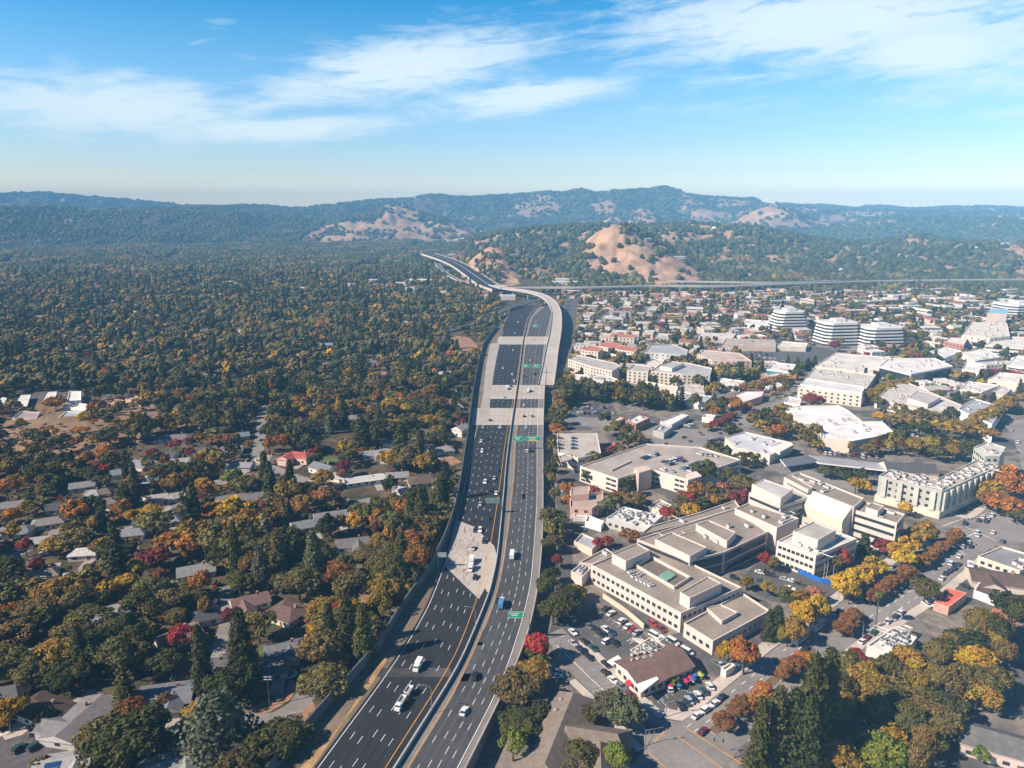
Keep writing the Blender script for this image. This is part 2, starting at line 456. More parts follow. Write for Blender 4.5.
def build_land():
    az = np.radians(np.linspace(-52, 52, 1000))
    D = np.concatenate([np.geomspace(70, 1300, 150), np.geomspace(1310, 9200, 430)])
    A, DD = np.meshgrid(az, D)
    X, Y = np.sin(A) * DD, np.cos(A) * DD
    Z = height(X, Y)
    n, m = X.shape
    V = np.c_[X.ravel(), Y.ravel(), Z.ravel()]
    idx = np.arange(n * m).reshape(n, m)
    F = np.c_[idx[:-1, :-1].ravel(), idx[:-1, 1:].ravel(), idx[1:, 1:].ravel(), idx[1:, :-1].ravel()]
    me = np_mesh('ground', V, F, [], smooth=True)
    g, t = land_masks(X.ravel(), Y.ravel(), Z.ravel())
    for nm, val in (('dry', g), ('town', t)):
        a = me.attributes.new(nm, 'FLOAT', 'POINT'); a.data.foreach_set('value', val.astype(np.float32))
    mt, nt, b = base_mat('land')
    N, L = nt.nodes, nt.links
    geo = N.new('ShaderNodeNewGeometry')
    def noise(scale, detail=6, rough=.6):
        q = N.new('ShaderNodeTexNoise'); q.inputs['Scale'].default_value = scale; q.inputs['Detail'].default_value = detail; q.inputs['Roughness'].default_value = rough
        L.new(geo.outputs['Position'], q.inputs['Vector']); return q.outputs[0]
    def ramp(f, stops):
        r = N.new('ShaderNodeValToRGB')
        e = r.color_ramp.elements
        while len(e) < len(stops): e.new(.5)
        for q, (p, c) in zip(e, stops): q.position = p; q.color = (*c, 1)
        L.new(f, r.inputs[0]); return r.outputs[0]
    def mixc(f, a, c):
        q = N.new('ShaderNodeMix'); q.data_type = 'RGBA'
        L.new(f, q.inputs[0]); L.new(a, q.inputs[6]); L.new(c, q.inputs[7]); return q.outputs[2]
    def att(nm):
        q = N.new('ShaderNodeAttribute'); q.attribute_name = nm; return q.outputs['Fac']
    soil = ramp(noise(.06), [(.30, (.035, .040, .022)), (.47, (.07, .06, .035)), (.60, (.13, .095, .055)), (.72, (.20, .14, .08))])
    dry = ramp(noise(.014, 12, .78), [(.30, (.22, .13, .075)), (.44, (.36, .22, .135)), (.56, (.46, .29, .185)), (.72, (.55, .36, .24))])
    town = ramp(noise(.035, 5), [(.32, (.075, .073, .072)), (.46, (.12, .112, .106)), (.54, (.25, .21, .175)), (.62, (.15, .135, .12)), (.72, (.06, .066, .04))])
    c = mixc(att('town'), soil, town)
    c = mixc(att('dry'), c, dry)
    # distant woods on the hills where trees stand too close to be told apart
    L.new(c, b.inputs['Base Color'])
    b.inputs['Roughness'].default_value = .95
    b.inputs['Specular IOR Level'].default_value = .1
    bump = N.new('ShaderNodeBump'); bump.inputs['Strength'].default_value = .5; bump.inputs['Distance'].default_value = 1.5
    L.new(noise(.25, 4), bump.inputs['Height']); L.new(bump.outputs[0], b.inputs['Normal'])
    me.materials.append(mt)
    structure(link('ground', me))
build_land()

def flat(name, polys, m, z=0.05, kind='structure', occ=2, label=None):
    """paved sheets lying on the ground"""
    b = MB()
    for q in polys:
        q = ccw(q)
        b.face([(p[0], p[1], z) for p in q])
        if occ: occupy(q, occ)
    o = b.build(name, m)
    return structure(o, kind, label)
def px_poly(pts, z=0.0): return [P(a, b, z).xy for a, b in pts]
def smooth_line(pts, step=6.0):
    pts = [Vector((p[0], p[1])) for p in pts]
    out = []
    for i in range(len(pts) - 1):
        p0, p1, p2, p3 = pts[max(i - 1, 0)], pts[i], pts[i + 1], pts[min(i + 2, len(pts) - 1)]
        n = max(1, int((p2 - p1).length / step))
        for k in range(n):
            t = k / n
            out.append(.5 * ((2 * p1) + (p2 - p0) * t + (2 * p0 - 5 * p1 + 4 * p2 - p3) * t * t + (3 * p1 - p0 - 3 * p2 + p3) * t ** 3))
    out.append(pts[-1])
    return out
def offset(line, d):
    out = []
    for i, p in enumerate(line):
        t = (line[min(i + 1, len(line) - 1)] - line[max(i - 1, 0)]).normalized()
        out.append(p + Vector((-t.y, t.x)) * d)       # + is to the left of travel
    return out
def strip(b, L0, L1, z, mi=0):
    for i in range(len(L0) - 1):
        za, zb = (z[i], z[i + 1]) if hasattr(z, '__len__') else (z, z)
        b.face([(*L1[i], za), (*L0[i], za), (*L0[i + 1], zb), (*L1[i + 1], zb)], mi)
def strip_occ(L0, L1, val=1):
    for i in range(len(L0) - 1): occupy([L1[i], L0[i], L0[i + 1], L1[i + 1]], val)
def dashes(b, line, z, length, gap, w, mi=0, start=0.0):
    acc, nxt, on = 0.0, start, False
    s = [0.0]
    for i in range(len(line) - 1): s.append(s[-1] + (line[i + 1] - line[i]).length)
    s = np.array(s); xs = np.array([p[0] for p in line]); ys = np.array([p[1] for p in line])
    q = start
    while q + length < s[-1]:
        a = Vector((np.interp(q, s, xs), np.interp(q, s, ys))); c = Vector((np.interp(q + length, s, xs), np.interp(q + length, s, ys)))
        t = (c - a).normalized(); n = Vector((-t.y, t.x)) * w / 2
        b.face([(*(a - n), z), (*(c - n), z), (*(c + n), z), (*(a + n), z)][::1], mi)
        q += length + gap
def band(b, line, w, z, mi=0): strip(b, offset(line, w / 2), offset(line, -w / 2), z, mi)

ASPHALT_NEW = mat('new_asphalt', (0.020, 0.021, 0.025), rough=.8, var=.22, scale=.05)
ASPHALT_OLD = mat('worn_asphalt', (0.074, 0.073, 0.074), rough=.9, var=.16, scale=.05)
ASPHALT_ST = mat('street_asphalt', (0.23, 0.21, 0.196), rough=.9, var=.2, scale=.06)
LOT = mat('parking_asphalt', (0.10, 0.095, 0.092), rough=.9, var=.25, scale=.08)
CONCRETE = mat('concrete', (0.40, 0.35, 0.30), rough=.9, var=.14, scale=.05)
WALK = mat('sidewalk_concrete', (0.50, 0.43, 0.37), rough=.9, var=.15, scale=.1)
KERBC = mat('kerb_concrete', (0.50, 0.45, 0.40), rough=.9)
DRYGRASS = mat('dry_grass', (0.36, 0.23, 0.10), rough=.95, var=.35, scale=.12)
LAWN = mat('lawn', (0.09, 0.12, 0.03), rough=.95, var=.3, scale=.2)

# ------------------------------------------------------------------ the motorway
ZF = 5.0
def road_line(pts, z=ZF):
    w = sorted([P(a, b, z).xy for a, b in pts], key=lambda p: p[1])
    return np.array([p[0] for p in w]), np.array([p[1] for p in w])
EDGES = {
    'wall':    [(285, 757), (300, 740), (323, 712), (352, 681), (374, 657), (382, 645), (402, 611), (429, 574), (445, 541), (455, 512), (462, 475), (468, 434), (473, 394), (479, 362), (484, 345), (492, 334), (502, 322), (510, 313)],
    'white':   [(318, 768), (345, 731), (378, 687), (410, 640), (430, 604), (444, 567), (457, 517), (467, 477), (474, 440), (478, 424), (484, 400), (488, 385), (495, 360), (500, 343), (505, 325), (510, 314)],
    'yellow':  [(385, 768), (437, 687), (458, 650), (477, 599), (491, 542), (497, 505), (502, 468), (505, 443), (508, 427), (513, 400), (517, 377), (519.5, 360), (522, 340), (526, 320), (533, 308), (541, 303)],
    'median':  [(396, 768), (447, 687), (459, 667), (475, 630), (490, 593), (497, 560), (500.5, 527), (504, 490), (505.5, 470), (508, 448), (511, 427), (515, 400), (518, 380), (520.5, 360), (523, 340), (528, 319), (536, 308), (546, 302)],
    'yellow2': [(407, 768), (457, 687), (483, 630), (497, 593), (503, 562), (507, 533), (511, 502), (514, 470), (515, 443), (518, 420), (520.5, 395), (522.5, 372), (524.5, 352), (527, 335), (532, 318), (541, 309), (549, 304)],
    'white2':  [(457, 768), (493, 700), (508, 665), (523, 618), (531, 583), (535, 535), (537, 500), (537, 477), (537, 440), (538, 415), (539.5, 390), (541.5, 372), (543, 356), (545, 340), (547, 330), (550, 318), (553, 309)],
    'parapet': [(466, 768), (473, 755), (507, 686), (517, 664), (530, 627), (538, 588), (542, 545), (543, 510), (543, 477), (543, 440), (543.5, 415), (544.5, 390), (547, 365), (549, 350), (551, 335), (554, 318), (557, 309)],
}
YS = np.concatenate([np.arange(150, 400, 5.0), np.arange(400, 1260, 8.0)])
LX = {}
def smooth_x(x, k=9):
    pad = np.concatenate([2 * x[0] - x[k:0:-1], x, 2 * x[-1] - x[-2:-k - 2:-1]])
    w = np.hanning(2 * k + 1); w /= w.sum()
    return np.convolve(pad, w, 'same')[k:-k]
for k_, pts_ in EDGES.items():
    x_, y_ = road_line(pts_)
    xs_ = np.interp(YS, y_, x_)
    lo, hi = YS < y_[0], YS > y_[-1]
    xs_[lo] = x_[0] + (YS[lo] - y_[0]) * (x_[2] - x_[0]) / (y_[2] - y_[0])
    xs_[hi] = x_[-1] + (YS[hi] - y_[-1]) * (x_[-1] - x_[-3]) / (y_[-1] - y_[-3])
    LX[k_] = smooth_x(xs_, 4)
def rline(a, b=None, t=0.0, y0=150, y1=1245, d=0.0):
    x = LX[a] if b is None else LX[a] * (1 - t) + LX[b] * t
    s = (YS >= y0) & (YS <= y1)
    return [Vector((p + d, q)) for p, q in zip(x[s], YS[s])]
def build_motorway():
    # embankment with the two carriageways
    b = MB()
    strip(b, rline('wall'), rline('white', d=-1.2), ZF - .004, 3)
    strip(b, rline('white', d=-1.2), rline('median'), ZF, 0)
    strip(b, rline('median'), rline('yellow2', d=.6), ZF, 2)
    strip(b, rline('yellow2', d=.6), rline('white2', d=.4), ZF, 1)
    strip(b, rline('white2', d=.4), rline('parapet'), ZF, 2)
    for nm, sgn in (('wall', -1), ('parapet', 1)):
        L = rline(nm)
        for i in range(len(L) - 1):
            b.face([(*L[i], -1), (*L[i + 1], -1), (*L[i + 1], ZF), (*L[i], ZF)], 2)
    strip_occ(rline('wall', d=-3), rline('parapet', d=3))
    SHO = mat('road_shoulder', (0.19, 0.175, 0.16), rough=.9, var=.15, scale=.05)
    structure(b.build('motorway', [ASPHALT_NEW, ASPHALT_OLD, SHO, mat('dusty_verge', (0.17, 0.125, 0.085), var=.3, scale=.08)]))
    # paler concrete: the bridge decks and the old slab in the left carriageway
    b = MB()
    def deck(y_px0, y_px1, l, r, mi=0, d0=0, d1=0):
        y0, y1 = P(512, y_px0, ZF).y, P(512, y_px1, ZF).y
        n = 6
        for i in range(n):
            ya, yb = y0 + (y1 - y0) * i / n, y0 + (y1 - y0) * (i + 1) / n
            f = lambda q, y, d: float(np.interp(y, YS, LX[q])) + d
            b.face([(f(l, ya, d0), ya, ZF + .012), (f(r, ya, d1), ya, ZF + .012), (f(r, yb, d1), yb, ZF + .012), (f(l, yb, d0), yb, ZF + .012)], mi)
    deck(425, 408, 'wall', 'parapet', 0, 2, 0); deck(399, 385, 'white', 'parapet', 0, -1, 0); deck(344.5, 336.5, 'white', 'white2', 0, -4, 6)
    for q in ([(457, 520), (473.5, 526.5), (494, 545.5), (497, 556), (494, 575), (489, 591), (487, 592), (485, 588), (479, 599), (462, 583), (445, 566)],):
        b.face([(*P(x, y, ZF + .016).xy, ZF + .016) for x, y in q][::-1], 0)
    structure(b.build('bridge_deck_pavement', [mat('deck_concrete', (0.42, 0.37, 0.32), rough=.9, var=.1, scale=.08)]))
    # joints across the decks, worn slots in the old slab, tyre wear along the lanes
    b = MB()
    def at_y(q, y): return float(np.interp(y, YS, LX[q]))
    for r0, r1, l, r_ in ((425, 408, 'wall', 'parapet'), (399, 385, 'white', 'parapet'), (344.5, 336.5, 'white', 'white2')):
        y0, y1 = P(512, r0, ZF).y, P(512, r1, ZF).y
        for k in range(1, 4):
            y = y0 + (y1 - y0) * k / 4; b.face([(at_y(l, y) + 2, y, ZF + .018), (at_y(r_, y), y, ZF + .018), (at_y(r_, y), y + .35, ZF + .018), (at_y(l, y) + 2, y + .35, ZF + .018)])
        for k in range(1, 12):
            f = lambda y: at_y('white', y) * (1 - k / 12) + at_y('white2', y) * k / 12
            b.face([(f(y0), y0, ZF + .0185), (f(y0) + .3, y0, ZF + .0185), (f(y1) + .3, y1, ZF + .0185), (f(y1), y1, ZF + .0185)])
    slab = px_poly([(457, 520), (473.5, 526.5), (494, 545.5), (497, 556), (494, 575), (489, 591), (487, 592), (485, 588), (479, 599), (462, 583), (445, 566)], ZF) if False else [P(x, y, ZF).xy for x, y in ((457, 521), (473, 527.5), (493, 546.5), (496, 556), (493, 575), (488, 590), (479, 597), (462, 582), (447, 566))]
    rs = random.Random(8)
    for k in range(1, 30):
        t = k / 30
        for seg in range(60):
            y = 255 + seg * 2.4 + rs.uniform(0, 1); x = at_y('white', y) * (1 - t) + at_y('yellow', y) * t
            L_ = rs.uniform(1.0, 5.0)
            if rs.random() < (.38 if t < .7 else .08) and in_poly(x, y, slab) and in_poly(x, y + L_, slab):
                x2 = at_y('white', y + L_) * (1 - t) + at_y('yellow', y + L_) * t; b.face([(x, y, ZF + .02), (x + .32, y, ZF + .02), (x2 + .32, y + L_, ZF + .02), (x2, y + L_, ZF + .02)])
    structure(b.build('pavement_joints', [mat('joint_tar', (.27, .24, .215), var=.3)]))
    b = MB()
    for k in range(5):
        for d in (-.28, .28):
            t = (k + .5 + d * .6) / 5; band(b, rline('yellow2', 'white2', t), .75, ZF + .004, 0)
    for k in range(6):
        for d in (-.28, .28):
            t = (k + .5 + d * .6) / 6; band(b, rline('white', 'yellow', t, y1=900), .7, ZF + .004, 1)
    for k in range(26):
        y = rs.uniform(170, 800); t = rs.choice((.1, .3, .5, .7, .9)) + rs.uniform(-.03, .03); L_ = rs.uniform(5, 26); w = rs.uniform(1.2, 3.4)
        x0, x1 = (at_y('yellow2', q) * (1 - t) + at_y('white2', q) * t for q in (y, y + L_)); b.face([(x0 - w / 2, y, ZF + .006), (x0 + w / 2, y, ZF + .006), (x1 + w / 2, y + L_, ZF + .006), (x1 - w / 2, y + L_, ZF + .006)], rs.choice((0, 2)))
    structure(b.build('tyre_wear', [mat('worn_tracks', (.060, .059, .060), var=.25, scale=.12), mat('polished_tracks', (.026, .027, .030), var=.25, scale=.12), mat('patched_asphalt', (.088, .086, .084), var=.2)]))
    b = MB()
    q = [(372, 668), (450, 668), (452, 677), (366, 677)]
    b.face([(*P(x, y, ZF + .008).xy, ZF + .008) for x, y in q][::-1], 0)
    structure(b.build('dust_on_road', [mat('road_dust', (0.065, 0.062, 0.062), var=.5, scale=.12)]))
    # dry grass verge below the wall
    b = MB()
    v = [(398, 646), (390, 655), (372, 684), (340, 727), (318, 760), (296, 790), (270, 800), (300, 768), (330, 738), (352, 707), (368, 680), (385, 656)]
    b.face([(*P(x, y, ZF + .02).xy, ZF + .02) for x, y in v], 0)
    structure(b.build('dry_verge', [DRYGRASS]))
    # painted lines
    b = MB()
    Z = ZF + .022
    band(b, rline('white', y1=980), .22, Z); band(b, rline('white2'), .24, Z)
    band(b, rline('yellow'), .26, Z, 1); band(b, rline('yellow2'), .26, Z, 1)
    for k in range(1, 6):
        dashes(b, rline('white', 'yellow', k / 6), Z, 3.4, 9.4, .17, 0, (k * 3) % 5)
    for k in (1, 2, 3, 4):
        dashes(b, rline('yellow2', 'white2', k / 5), Z, 3.2, 9.4 if k != 3 else 2.6, .16, 0, k * 2)
    structure(b.build('lane_markings', [LINE, YELLOW]))
    # median barrier, sound wall, parapet: things of their own
    def wall_thing(name, label, cat, line, z0, z1, w, m, grow=0.0):
        b = MB()
        A, B_ = offset(line, w / 2), offset(line, -w / 2)
        n = len(line)
        for i in range(n - 1):
            a0, a1, c0, c1 = A[i], A[i + 1], B_[i], B_[i + 1]
            b.face([(*c0, z0), (*c1, z0), (*c1, z1), (*c0, z1)]); b.face([(*a1, z0), (*a0, z0), (*a0, z1), (*a1, z1)])
            b.face([(*c0, z1), (*c1, z1), (*a1, z1), (*a0, z1)])
        for q in (0, n - 1):
            b.face([(*A[q], z0), (*B_[q], z0), (*B_[q], z1), (*A[q], z1)])
        o = b.build(name, m); tag(o, label, cat); return o
    wall_thing('median_barrier', 'pale concrete barrier between the two carriageways of the motorway', 'barrier', rline('median'), ZF - .01, ZF + 1.4, .5, mat('barrier_concrete', (0.40, 0.385, 0.37), var=.15))
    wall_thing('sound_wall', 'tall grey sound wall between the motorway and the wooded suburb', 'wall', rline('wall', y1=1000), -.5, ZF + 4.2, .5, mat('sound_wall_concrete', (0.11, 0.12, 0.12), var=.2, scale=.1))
    wall_thing('bridge_parapet', 'low concrete parapet along the motorway edge above the access road', 'wall', rline('parapet'), ZF - .01, ZF + 1.0, .4, CONCRETE)
    # slip road beside the left carriageway
    b = MB()
    q = [(477, 425), (483, 395), (486, 365), (490, 345), (493, 343), (500, 343), (497, 356), (494, 372), (491, 392), (488, 425)]
    b.face([(*P(x, y, ZF + .03).xy, ZF + .03) for x, y in q][::-1])
    structure(b.build('slip_road', [mat('slip_road_concrete', (0.36, 0.32, 0.28), var=.12, scale=.06)]))
build_motorway()

# elevated roads of the interchange: deck, parapets and piers
DECKC = mat('flyover_concrete', (0.50, 0.45, 0.40), rough=.9, var=.1, scale=.04)
def viaduct(name, label, pts, width, deck_m, piers=True, group=None):
    """pts: (column, row, height) of the deck's middle"""
    w = [P(a, b, z) for a, b, z in pts]
    line3 = []
    for i in range(len(w) - 1):
        p0, p1, p2, p3 = w[max(i - 1, 0)], w[i], w[i + 1], w[min(i + 2, len(w) - 1)]
        n = max(2, int((p2 - p1).length / 12))
        for k in range(n):
            t = k / n
            line3.append(.5 * ((2 * p1) + (p2 - p0) * t + (2 * p0 - 5 * p1 + 4 * p2 - p3) * t * t + (3 * p1 - p0 - 3 * p2 + p3) * t ** 3))
    line3.append(w[-1])
    line = [p.xy for p in line3]; z = [p.z for p in line3]
    A, B_ = offset(line, width / 2), offset(line, -width / 2)
    base = Vector((*line[len(line) // 2], 0))
    root = thing(name, label, 'flyover', base, group=group)
    sh = lambda L: [p - base.xy for p in L]
    A, B_, LN = sh(A), sh(B_), sh(line)
    b = MB(); strip(b, A, B_, z, 0)
    zb = [q - 1.8 for q in z]
    for L, s in ((A, 1), (B_, -1)):
        for i in range(len(L) - 1):
            b.face([(*L[i], zb[i]), (*L[i + 1], zb[i + 1]), (*L[i + 1], z[i + 1]), (*L[i], z[i])], 1)
    strip(b, [p * 1 for p in B_], A, zb, 1)
    b.build('deck', [deck_m, DECKC], root)
    for s in (1, -1):
        b = MB()
        o_, i_ = offset(LN, s * (width / 2 + .15)), offset(LN, s * (width / 2 - .35))
        for i in range(len(LN) - 1):
            for L in (o_, i_):
                b.face([(*L[i], z[i] - .2), (*L[i + 1], z[i + 1] - .2), (*L[i + 1], z[i + 1] + 1.1), (*L[i], z[i] + 1.1)])
            b.face([(*o_[i], z[i] + 1.1), (*o_[i + 1], z[i + 1] + 1.1), (*i_[i + 1], z[i + 1] + 1.1), (*i_[i], z[i] + 1.1)])
        b.build('parapet', DECKC, root)
    if piers:
        acc = 0
        for i in range(1, len(LN) - 1):
            acc += (LN[i] - LN[i - 1]).length
            if acc > 38 and z[i] > 7:
                acc = 0
                g = float(height(line[i][0], line[i][1]))
                if z[i] - g > 5:
                    b = MB(); b.tube((*LN[i], g - .5), (*LN[i], z[i] - 3.0), 1.1, 1.1, 8)
                    d = (LN[i + 1] - LN[i - 1]).normalized(); ang = math.atan2(d.y, d.x)
                    b.box(LN[i].x, LN[i].y, z[i] - 2.45, 2.0, width * .7, 1.3, 0, ang)
                    b.build('pier', DECKC, root)
    strip_occ(offset(line, width / 2 + 3), offset(line, -width / 2 - 3), 1)
    return root
FLY_B = [(546, 385, 5.4), (549.5, 366, 6), (552, 350, 8), (555, 335, 11), (556.5, 322, 13), (556, 311, 14), (551, 301.5, 15), (541, 295, 15), (525, 291, 15), (505, 288.2, 15), (492, 285, 14)]
viaduct('flyover', 'curved pale concrete flyover sweeping up from the motorway', FLY_B, 15, ASPHALT_OLD if False else mat('flyover_deck', (0.44, 0.39, 0.34), var=.08, scale=.05))
viaduct('viaduct', 'long elevated road crossing behind the town under the bare gold knoll', [(500, 288, 15), (540, 287.5, 15), (580, 287.5, 15), (625, 286.5, 15), (660, 285.8, 15), (720, 286, 15), (790, 284, 15), (880, 281, 15), (960, 280, 15), (1060, 279, 15)], 17, mat('flyover_deck', (0.44, 0.39, 0.34), var=.08, scale=.05))
viaduct('ramp', 'narrow branch road dropping away beside the far motorway bend', [(486, 287, 9), (470, 284, 9), (456, 279, 9), (446, 273, 10), (439, 266, 14), (435, 260, 22)], 9, ASPHALT_OLD)
viaduct('viaduct', 'pale elevated road above and behind the long crossing viaduct', [(668, 281, 17), (720, 282, 17), (780, 282.5, 17), (840, 280.5, 17)], 11, DECKC)
viaduct('ramp', 'white walled ramp curving from the suburb under the flyover', [(434, 335, 1), (452, 330, 2), (468, 325.5, 4), (482, 321, 6), (495, 314, 8), (508, 308, 9), (522, 304, 9), (536, 301, 9), (548, 298.5, 9)], 9, ASPHALT_OLD)
# the far motorway in the valley and roads at ground level
def ground_road(name, line_px, width, m, z=.06, kerb=0.0, step=6, occ=1, zf=None):
    line = smooth_line([P(a, b).xy for a, b in line_px], step)
    zz = [float(height(p.x, p.y)) + z for p in line] if zf is None else zf
    b = MB(); strip(b, offset(line, width / 2), offset(line, -width / 2), zz)
    structure(b.build(name, m))
    strip_occ(offset(line, width / 2), offset(line, -width / 2), occ)
    return line
far_px = [(503, 289.5, 13), (487, 283.5, 13), (470, 272, 18), (459, 265, 25), (448, 260, 31), (436, 256, 36), (428, 253.5, 40)]
def far_motorway():
    L = [P(a, b, z) for a, b, z in far_px]
    line = smooth_line([p.xy for p in L], 14)
    zz = list(np.interp([p.y for p in line], [p.y for p in L], [p.z for p in L]))
    zz = [max(a, float(height(p.x, p.y)) + 1.0) for a, p in zip(zz, line)]
    b = MB()
    strip(b, offset(line, 22), offset(line, 1), zz, 0); strip(b, offset(line, 1), offset(line, -1), [q + .3 for q in zz], 1); strip(b, offset(line, -1), offset(line, -20), zz, 0)
    for d in (22.5, -20.5):
        o_ = offset(line, d + .5); i_ = offset(line, d - .5)
        strip(b, o_, i_, [q + 1.2 for q in zz], 1)
        for i in range(len(o_) - 1):
            b.face([(*o_[i], zz[i] - 4), (*o_[i + 1], zz[i + 1] - 4), (*o_[i + 1], zz[i + 1] + 1.2), (*o_[i], zz[i] + 1.2)], 1)
            b.face([(*i_[i], zz[i] - 4), (*i_[i + 1], zz[i + 1] - 4), (*i_[i + 1], zz[i + 1] + 1.2), (*i_[i], zz[i] + 1.2)], 1)
    structure(b.build('distant_motorway', [ASPHALT_NEW, DECKC]))
    strip_occ(offset(line, 24), offset(line, -22))
far_motorway()
# ------------------------------------------------------------------ streets and car parks of the town
def build_streets():
    BLVD = [(590, 810), (648, 747), (662, 719), (680, 722), (728, 687), (773, 650), (827, 613), (862, 587), (899, 562), (935, 545), (957, 530), (945, 520), (905, 504), (868, 491), (872, 485), (912, 500), (950, 515), (972, 520), (988, 510), (1006, 490), (1022, 468), (1014, 440), (1004, 424), (1026, 418), (1045, 440), (1090, 470), (1100, 560), (1040, 545), (1002, 541), (977, 557), (947, 583), (924, 600), (892, 620), (854, 642), (800, 690), (748, 740), (728, 762), (690, 810)]
    flat('boulevard', [px_poly(BLVD)], ASPHALT_ST, .05, occ=1)
    flat('street', [px_poly([(544, 636), (575, 677), (604, 704), (646, 748), (661, 721), (633, 697), (603, 667), (576, 643), (562, 628)]),
                    px_poly([(765, 462), (782, 461), (830, 477), (870, 488), (866, 494), (820, 483), (770, 470)]),
                    px_poly([(552, 424), (600, 427), (640, 437), (672, 450), (694, 452), (712, 440), (700, 430), (640, 424), (600, 418), (568, 416)]),
                    px_poly([(712, 440), (700, 430), (722, 424), (745, 415), (775, 404), (797, 391), (814, 371), (825, 359), (845, 347), (880, 343), (862, 350), (840, 362), (829, 376), (813, 398), (790, 411), (760, 421), (735, 432)])], ASPHALT_ST, .046, occ=1)
    flat('access_road', [px_poly([(557, 470), (572, 470), (572, 560), (572, 600), (562, 630), (548, 640), (556, 600), (557, 540)]),
                         px_poly([(549, 372), (556, 340), (562, 316), (567, 300), (578, 300), (575, 330), (566, 365), (556, 395)])], LOT, .042, occ=1)
    lots = [[(553, 641), (598, 606), (640, 632), (647, 637), (638, 650), (622, 664), (603, 664), (577, 641)], [(648, 697), (668, 682), (690, 672), (700, 676), (706, 690), (676, 713), (664, 716)],
            [(742, 577), (765, 556), (790, 566), (815, 581), (845, 592), (835, 602), (800, 606), (770, 601), (747, 589)], [(568, 409), (612, 404), (620, 419), (575, 419)],
            [(870, 416), (930, 412), (968, 432), (960, 446), (900, 441), (880, 426)], [(742, 352), (790, 346), (830, 348), (842, 355), (800, 368), (750, 362)],
            [(950, 592), (985, 560), (1040, 575), (1040, 604), (990, 603), (960, 606)], [(640, 506), (660, 500), (672, 508), (655, 514)], [(820, 462), (890, 470), (878, 478), (830, 470)], [(735, 470), (760, 470), (752, 486), (728, 486)],
            [(568, 512), (600, 512), (604, 530), (572, 545), (566, 540)], [(655, 420), (690, 418), (700, 428), (672, 436), (650, 430)], [(938, 750), (985, 735), (990, 790), (930, 790)], [(1005, 660), (1030, 640), (1060, 700), (1020, 720)], [(645, 655), (650, 640), (690, 630), (715, 660), (700, 672), (690, 668)]]
    flat('parking_lot', [px_poly(q) for q in lots], LOT, .04, occ=2)
    # kerbed pavements
    b = MB()
    def pave(pts, w):
        line = smooth_line(px_poly(pts), 5)
        A, B_ = line, offset(line, w)
        strip(b, B_, A, .14, 0) if w > 0 else strip(b, A, B_, .14, 0)
        for L in (A, B_):
            for i in range(len(L) - 1): b.face([(*L[i], 0), (*L[i + 1], 0), (*L[i + 1], .14), (*L[i], .14)], 1)
        strip_occ(A, B_, 2)
    pave([(664, 718), (682, 721), (728, 686), (773, 649), (827, 612), (862, 586), (899, 561), (935, 544)], 5.0)
    pave([(748, 741), (800, 691), (854, 643), (892, 621), (924, 601), (947, 584), (977, 558)], -4.0)
    pave([(577, 642), (603, 666), (633, 696), (660, 719)], 3.2)
    pave([(575, 679), (604, 706), (645, 749)], -3.0)
    pave([(912, 500), (950, 515), (970, 519), (986, 509)], 4.0)
    structure(b.build('sidewalk', [WALK, KERBC]))
    # planted median
    b = MB()
    def island(pts, w):
        line = smooth_line(px_poly(pts), 4)
        A, B_ = offset(line, w / 2), offset(line, -w / 2)
        q = A + B_[::-1]
        b.prism([(p.x, p.y) for p in q], .05, .2, 1, 0)
    for pts in ([(712, 733), (738, 710), (770, 683), (778, 676)], [(784, 671), (800, 658), (812, 648)], [(838, 629), (852, 616), (858, 611)], [(866, 603), (890, 584), (912, 568)], [(920, 562), (940, 547), (960, 534)]): island(pts, 3.0)
    structure(b.build('planted_median', [mat('mulch', (0.16, 0.10, 0.06), var=.4, scale=.3), KERBC]))
    # street paint
    b = MB()
    z = .058
    def ln(pts, w=.25, mi=0, dash=None):
        line = smooth_line(px_poly(pts), 4)
        if dash: dashes(b, line, z, dash[0], dash[1], w, mi)
        else: band(b, line, w, z, mi)
    for p, q in (((676, 735), (752, 790)), ((683, 726), (742, 764)), ((654, 742), (672, 724)), ((648, 752), (690, 790))): ln([p, q], .3, 1)
    ln([(694, 732), (738, 698), (780, 664)], .26, 0, (2.4, 4.2)); ln([(687, 727), (732, 692), (776, 657)], .26, 0, (2.4, 4.2)); ln([(790, 656), (830, 625), (866, 598)], .26, 0, (2.4, 4.2)); ln([(783, 651), (826, 620), (862, 593)], .26, 0, (2.4, 4.2))
    ln([(765, 728), (805, 694), (846, 655)], .26, 0, (2.4, 4.2)); ln([(870, 630), (905, 605), (930, 588), (958, 562)], .26, 0, (2.4, 4.2)); ln([(862, 622), (900, 598), (925, 581), (950, 558)], .26, 0, (2.4, 4.2))
    ln([(556, 645), (588, 676), (622, 708), (648, 732)], .25, 0); ln([(560, 648), (584, 670)], .2, 1)
    for p, q in (((944, 541), (966, 555)), ((966, 527), (996, 541)), ((943, 526), (965, 518)), ((950, 546), (980, 530))): ln([p, q], .4)
    ln([(590, 421), (640, 431), (680, 443)], .25, 1); ln([(735, 427), (780, 407), (810, 390), (832, 364)], .25, 1)
    for k in range(10): ln([(650 + k * 4.6, 700 - k * 2.5), (654.5 + k * 4.6, 706 - k * 2.6)], .14)      # bay lines beside the restaurant
    ln([(655, 694), (672, 712)], .3, 0, (.5, .5)); ln([(668, 684), (700, 696)], .3, 0, (.5, .5))
    for k in range(9): ln([(601 + k * 5, 612 + k * 3.1), (597 + k * 5, 615 + k * 3.1)], .14)
    for k in range(8): ln([(570 + k * 6, 655 - k * 5), (575 + k * 6, 658 - k * 5)], .14)
    structure(b.build('street_markings', [LINE, YELLOW]))
build_streets()

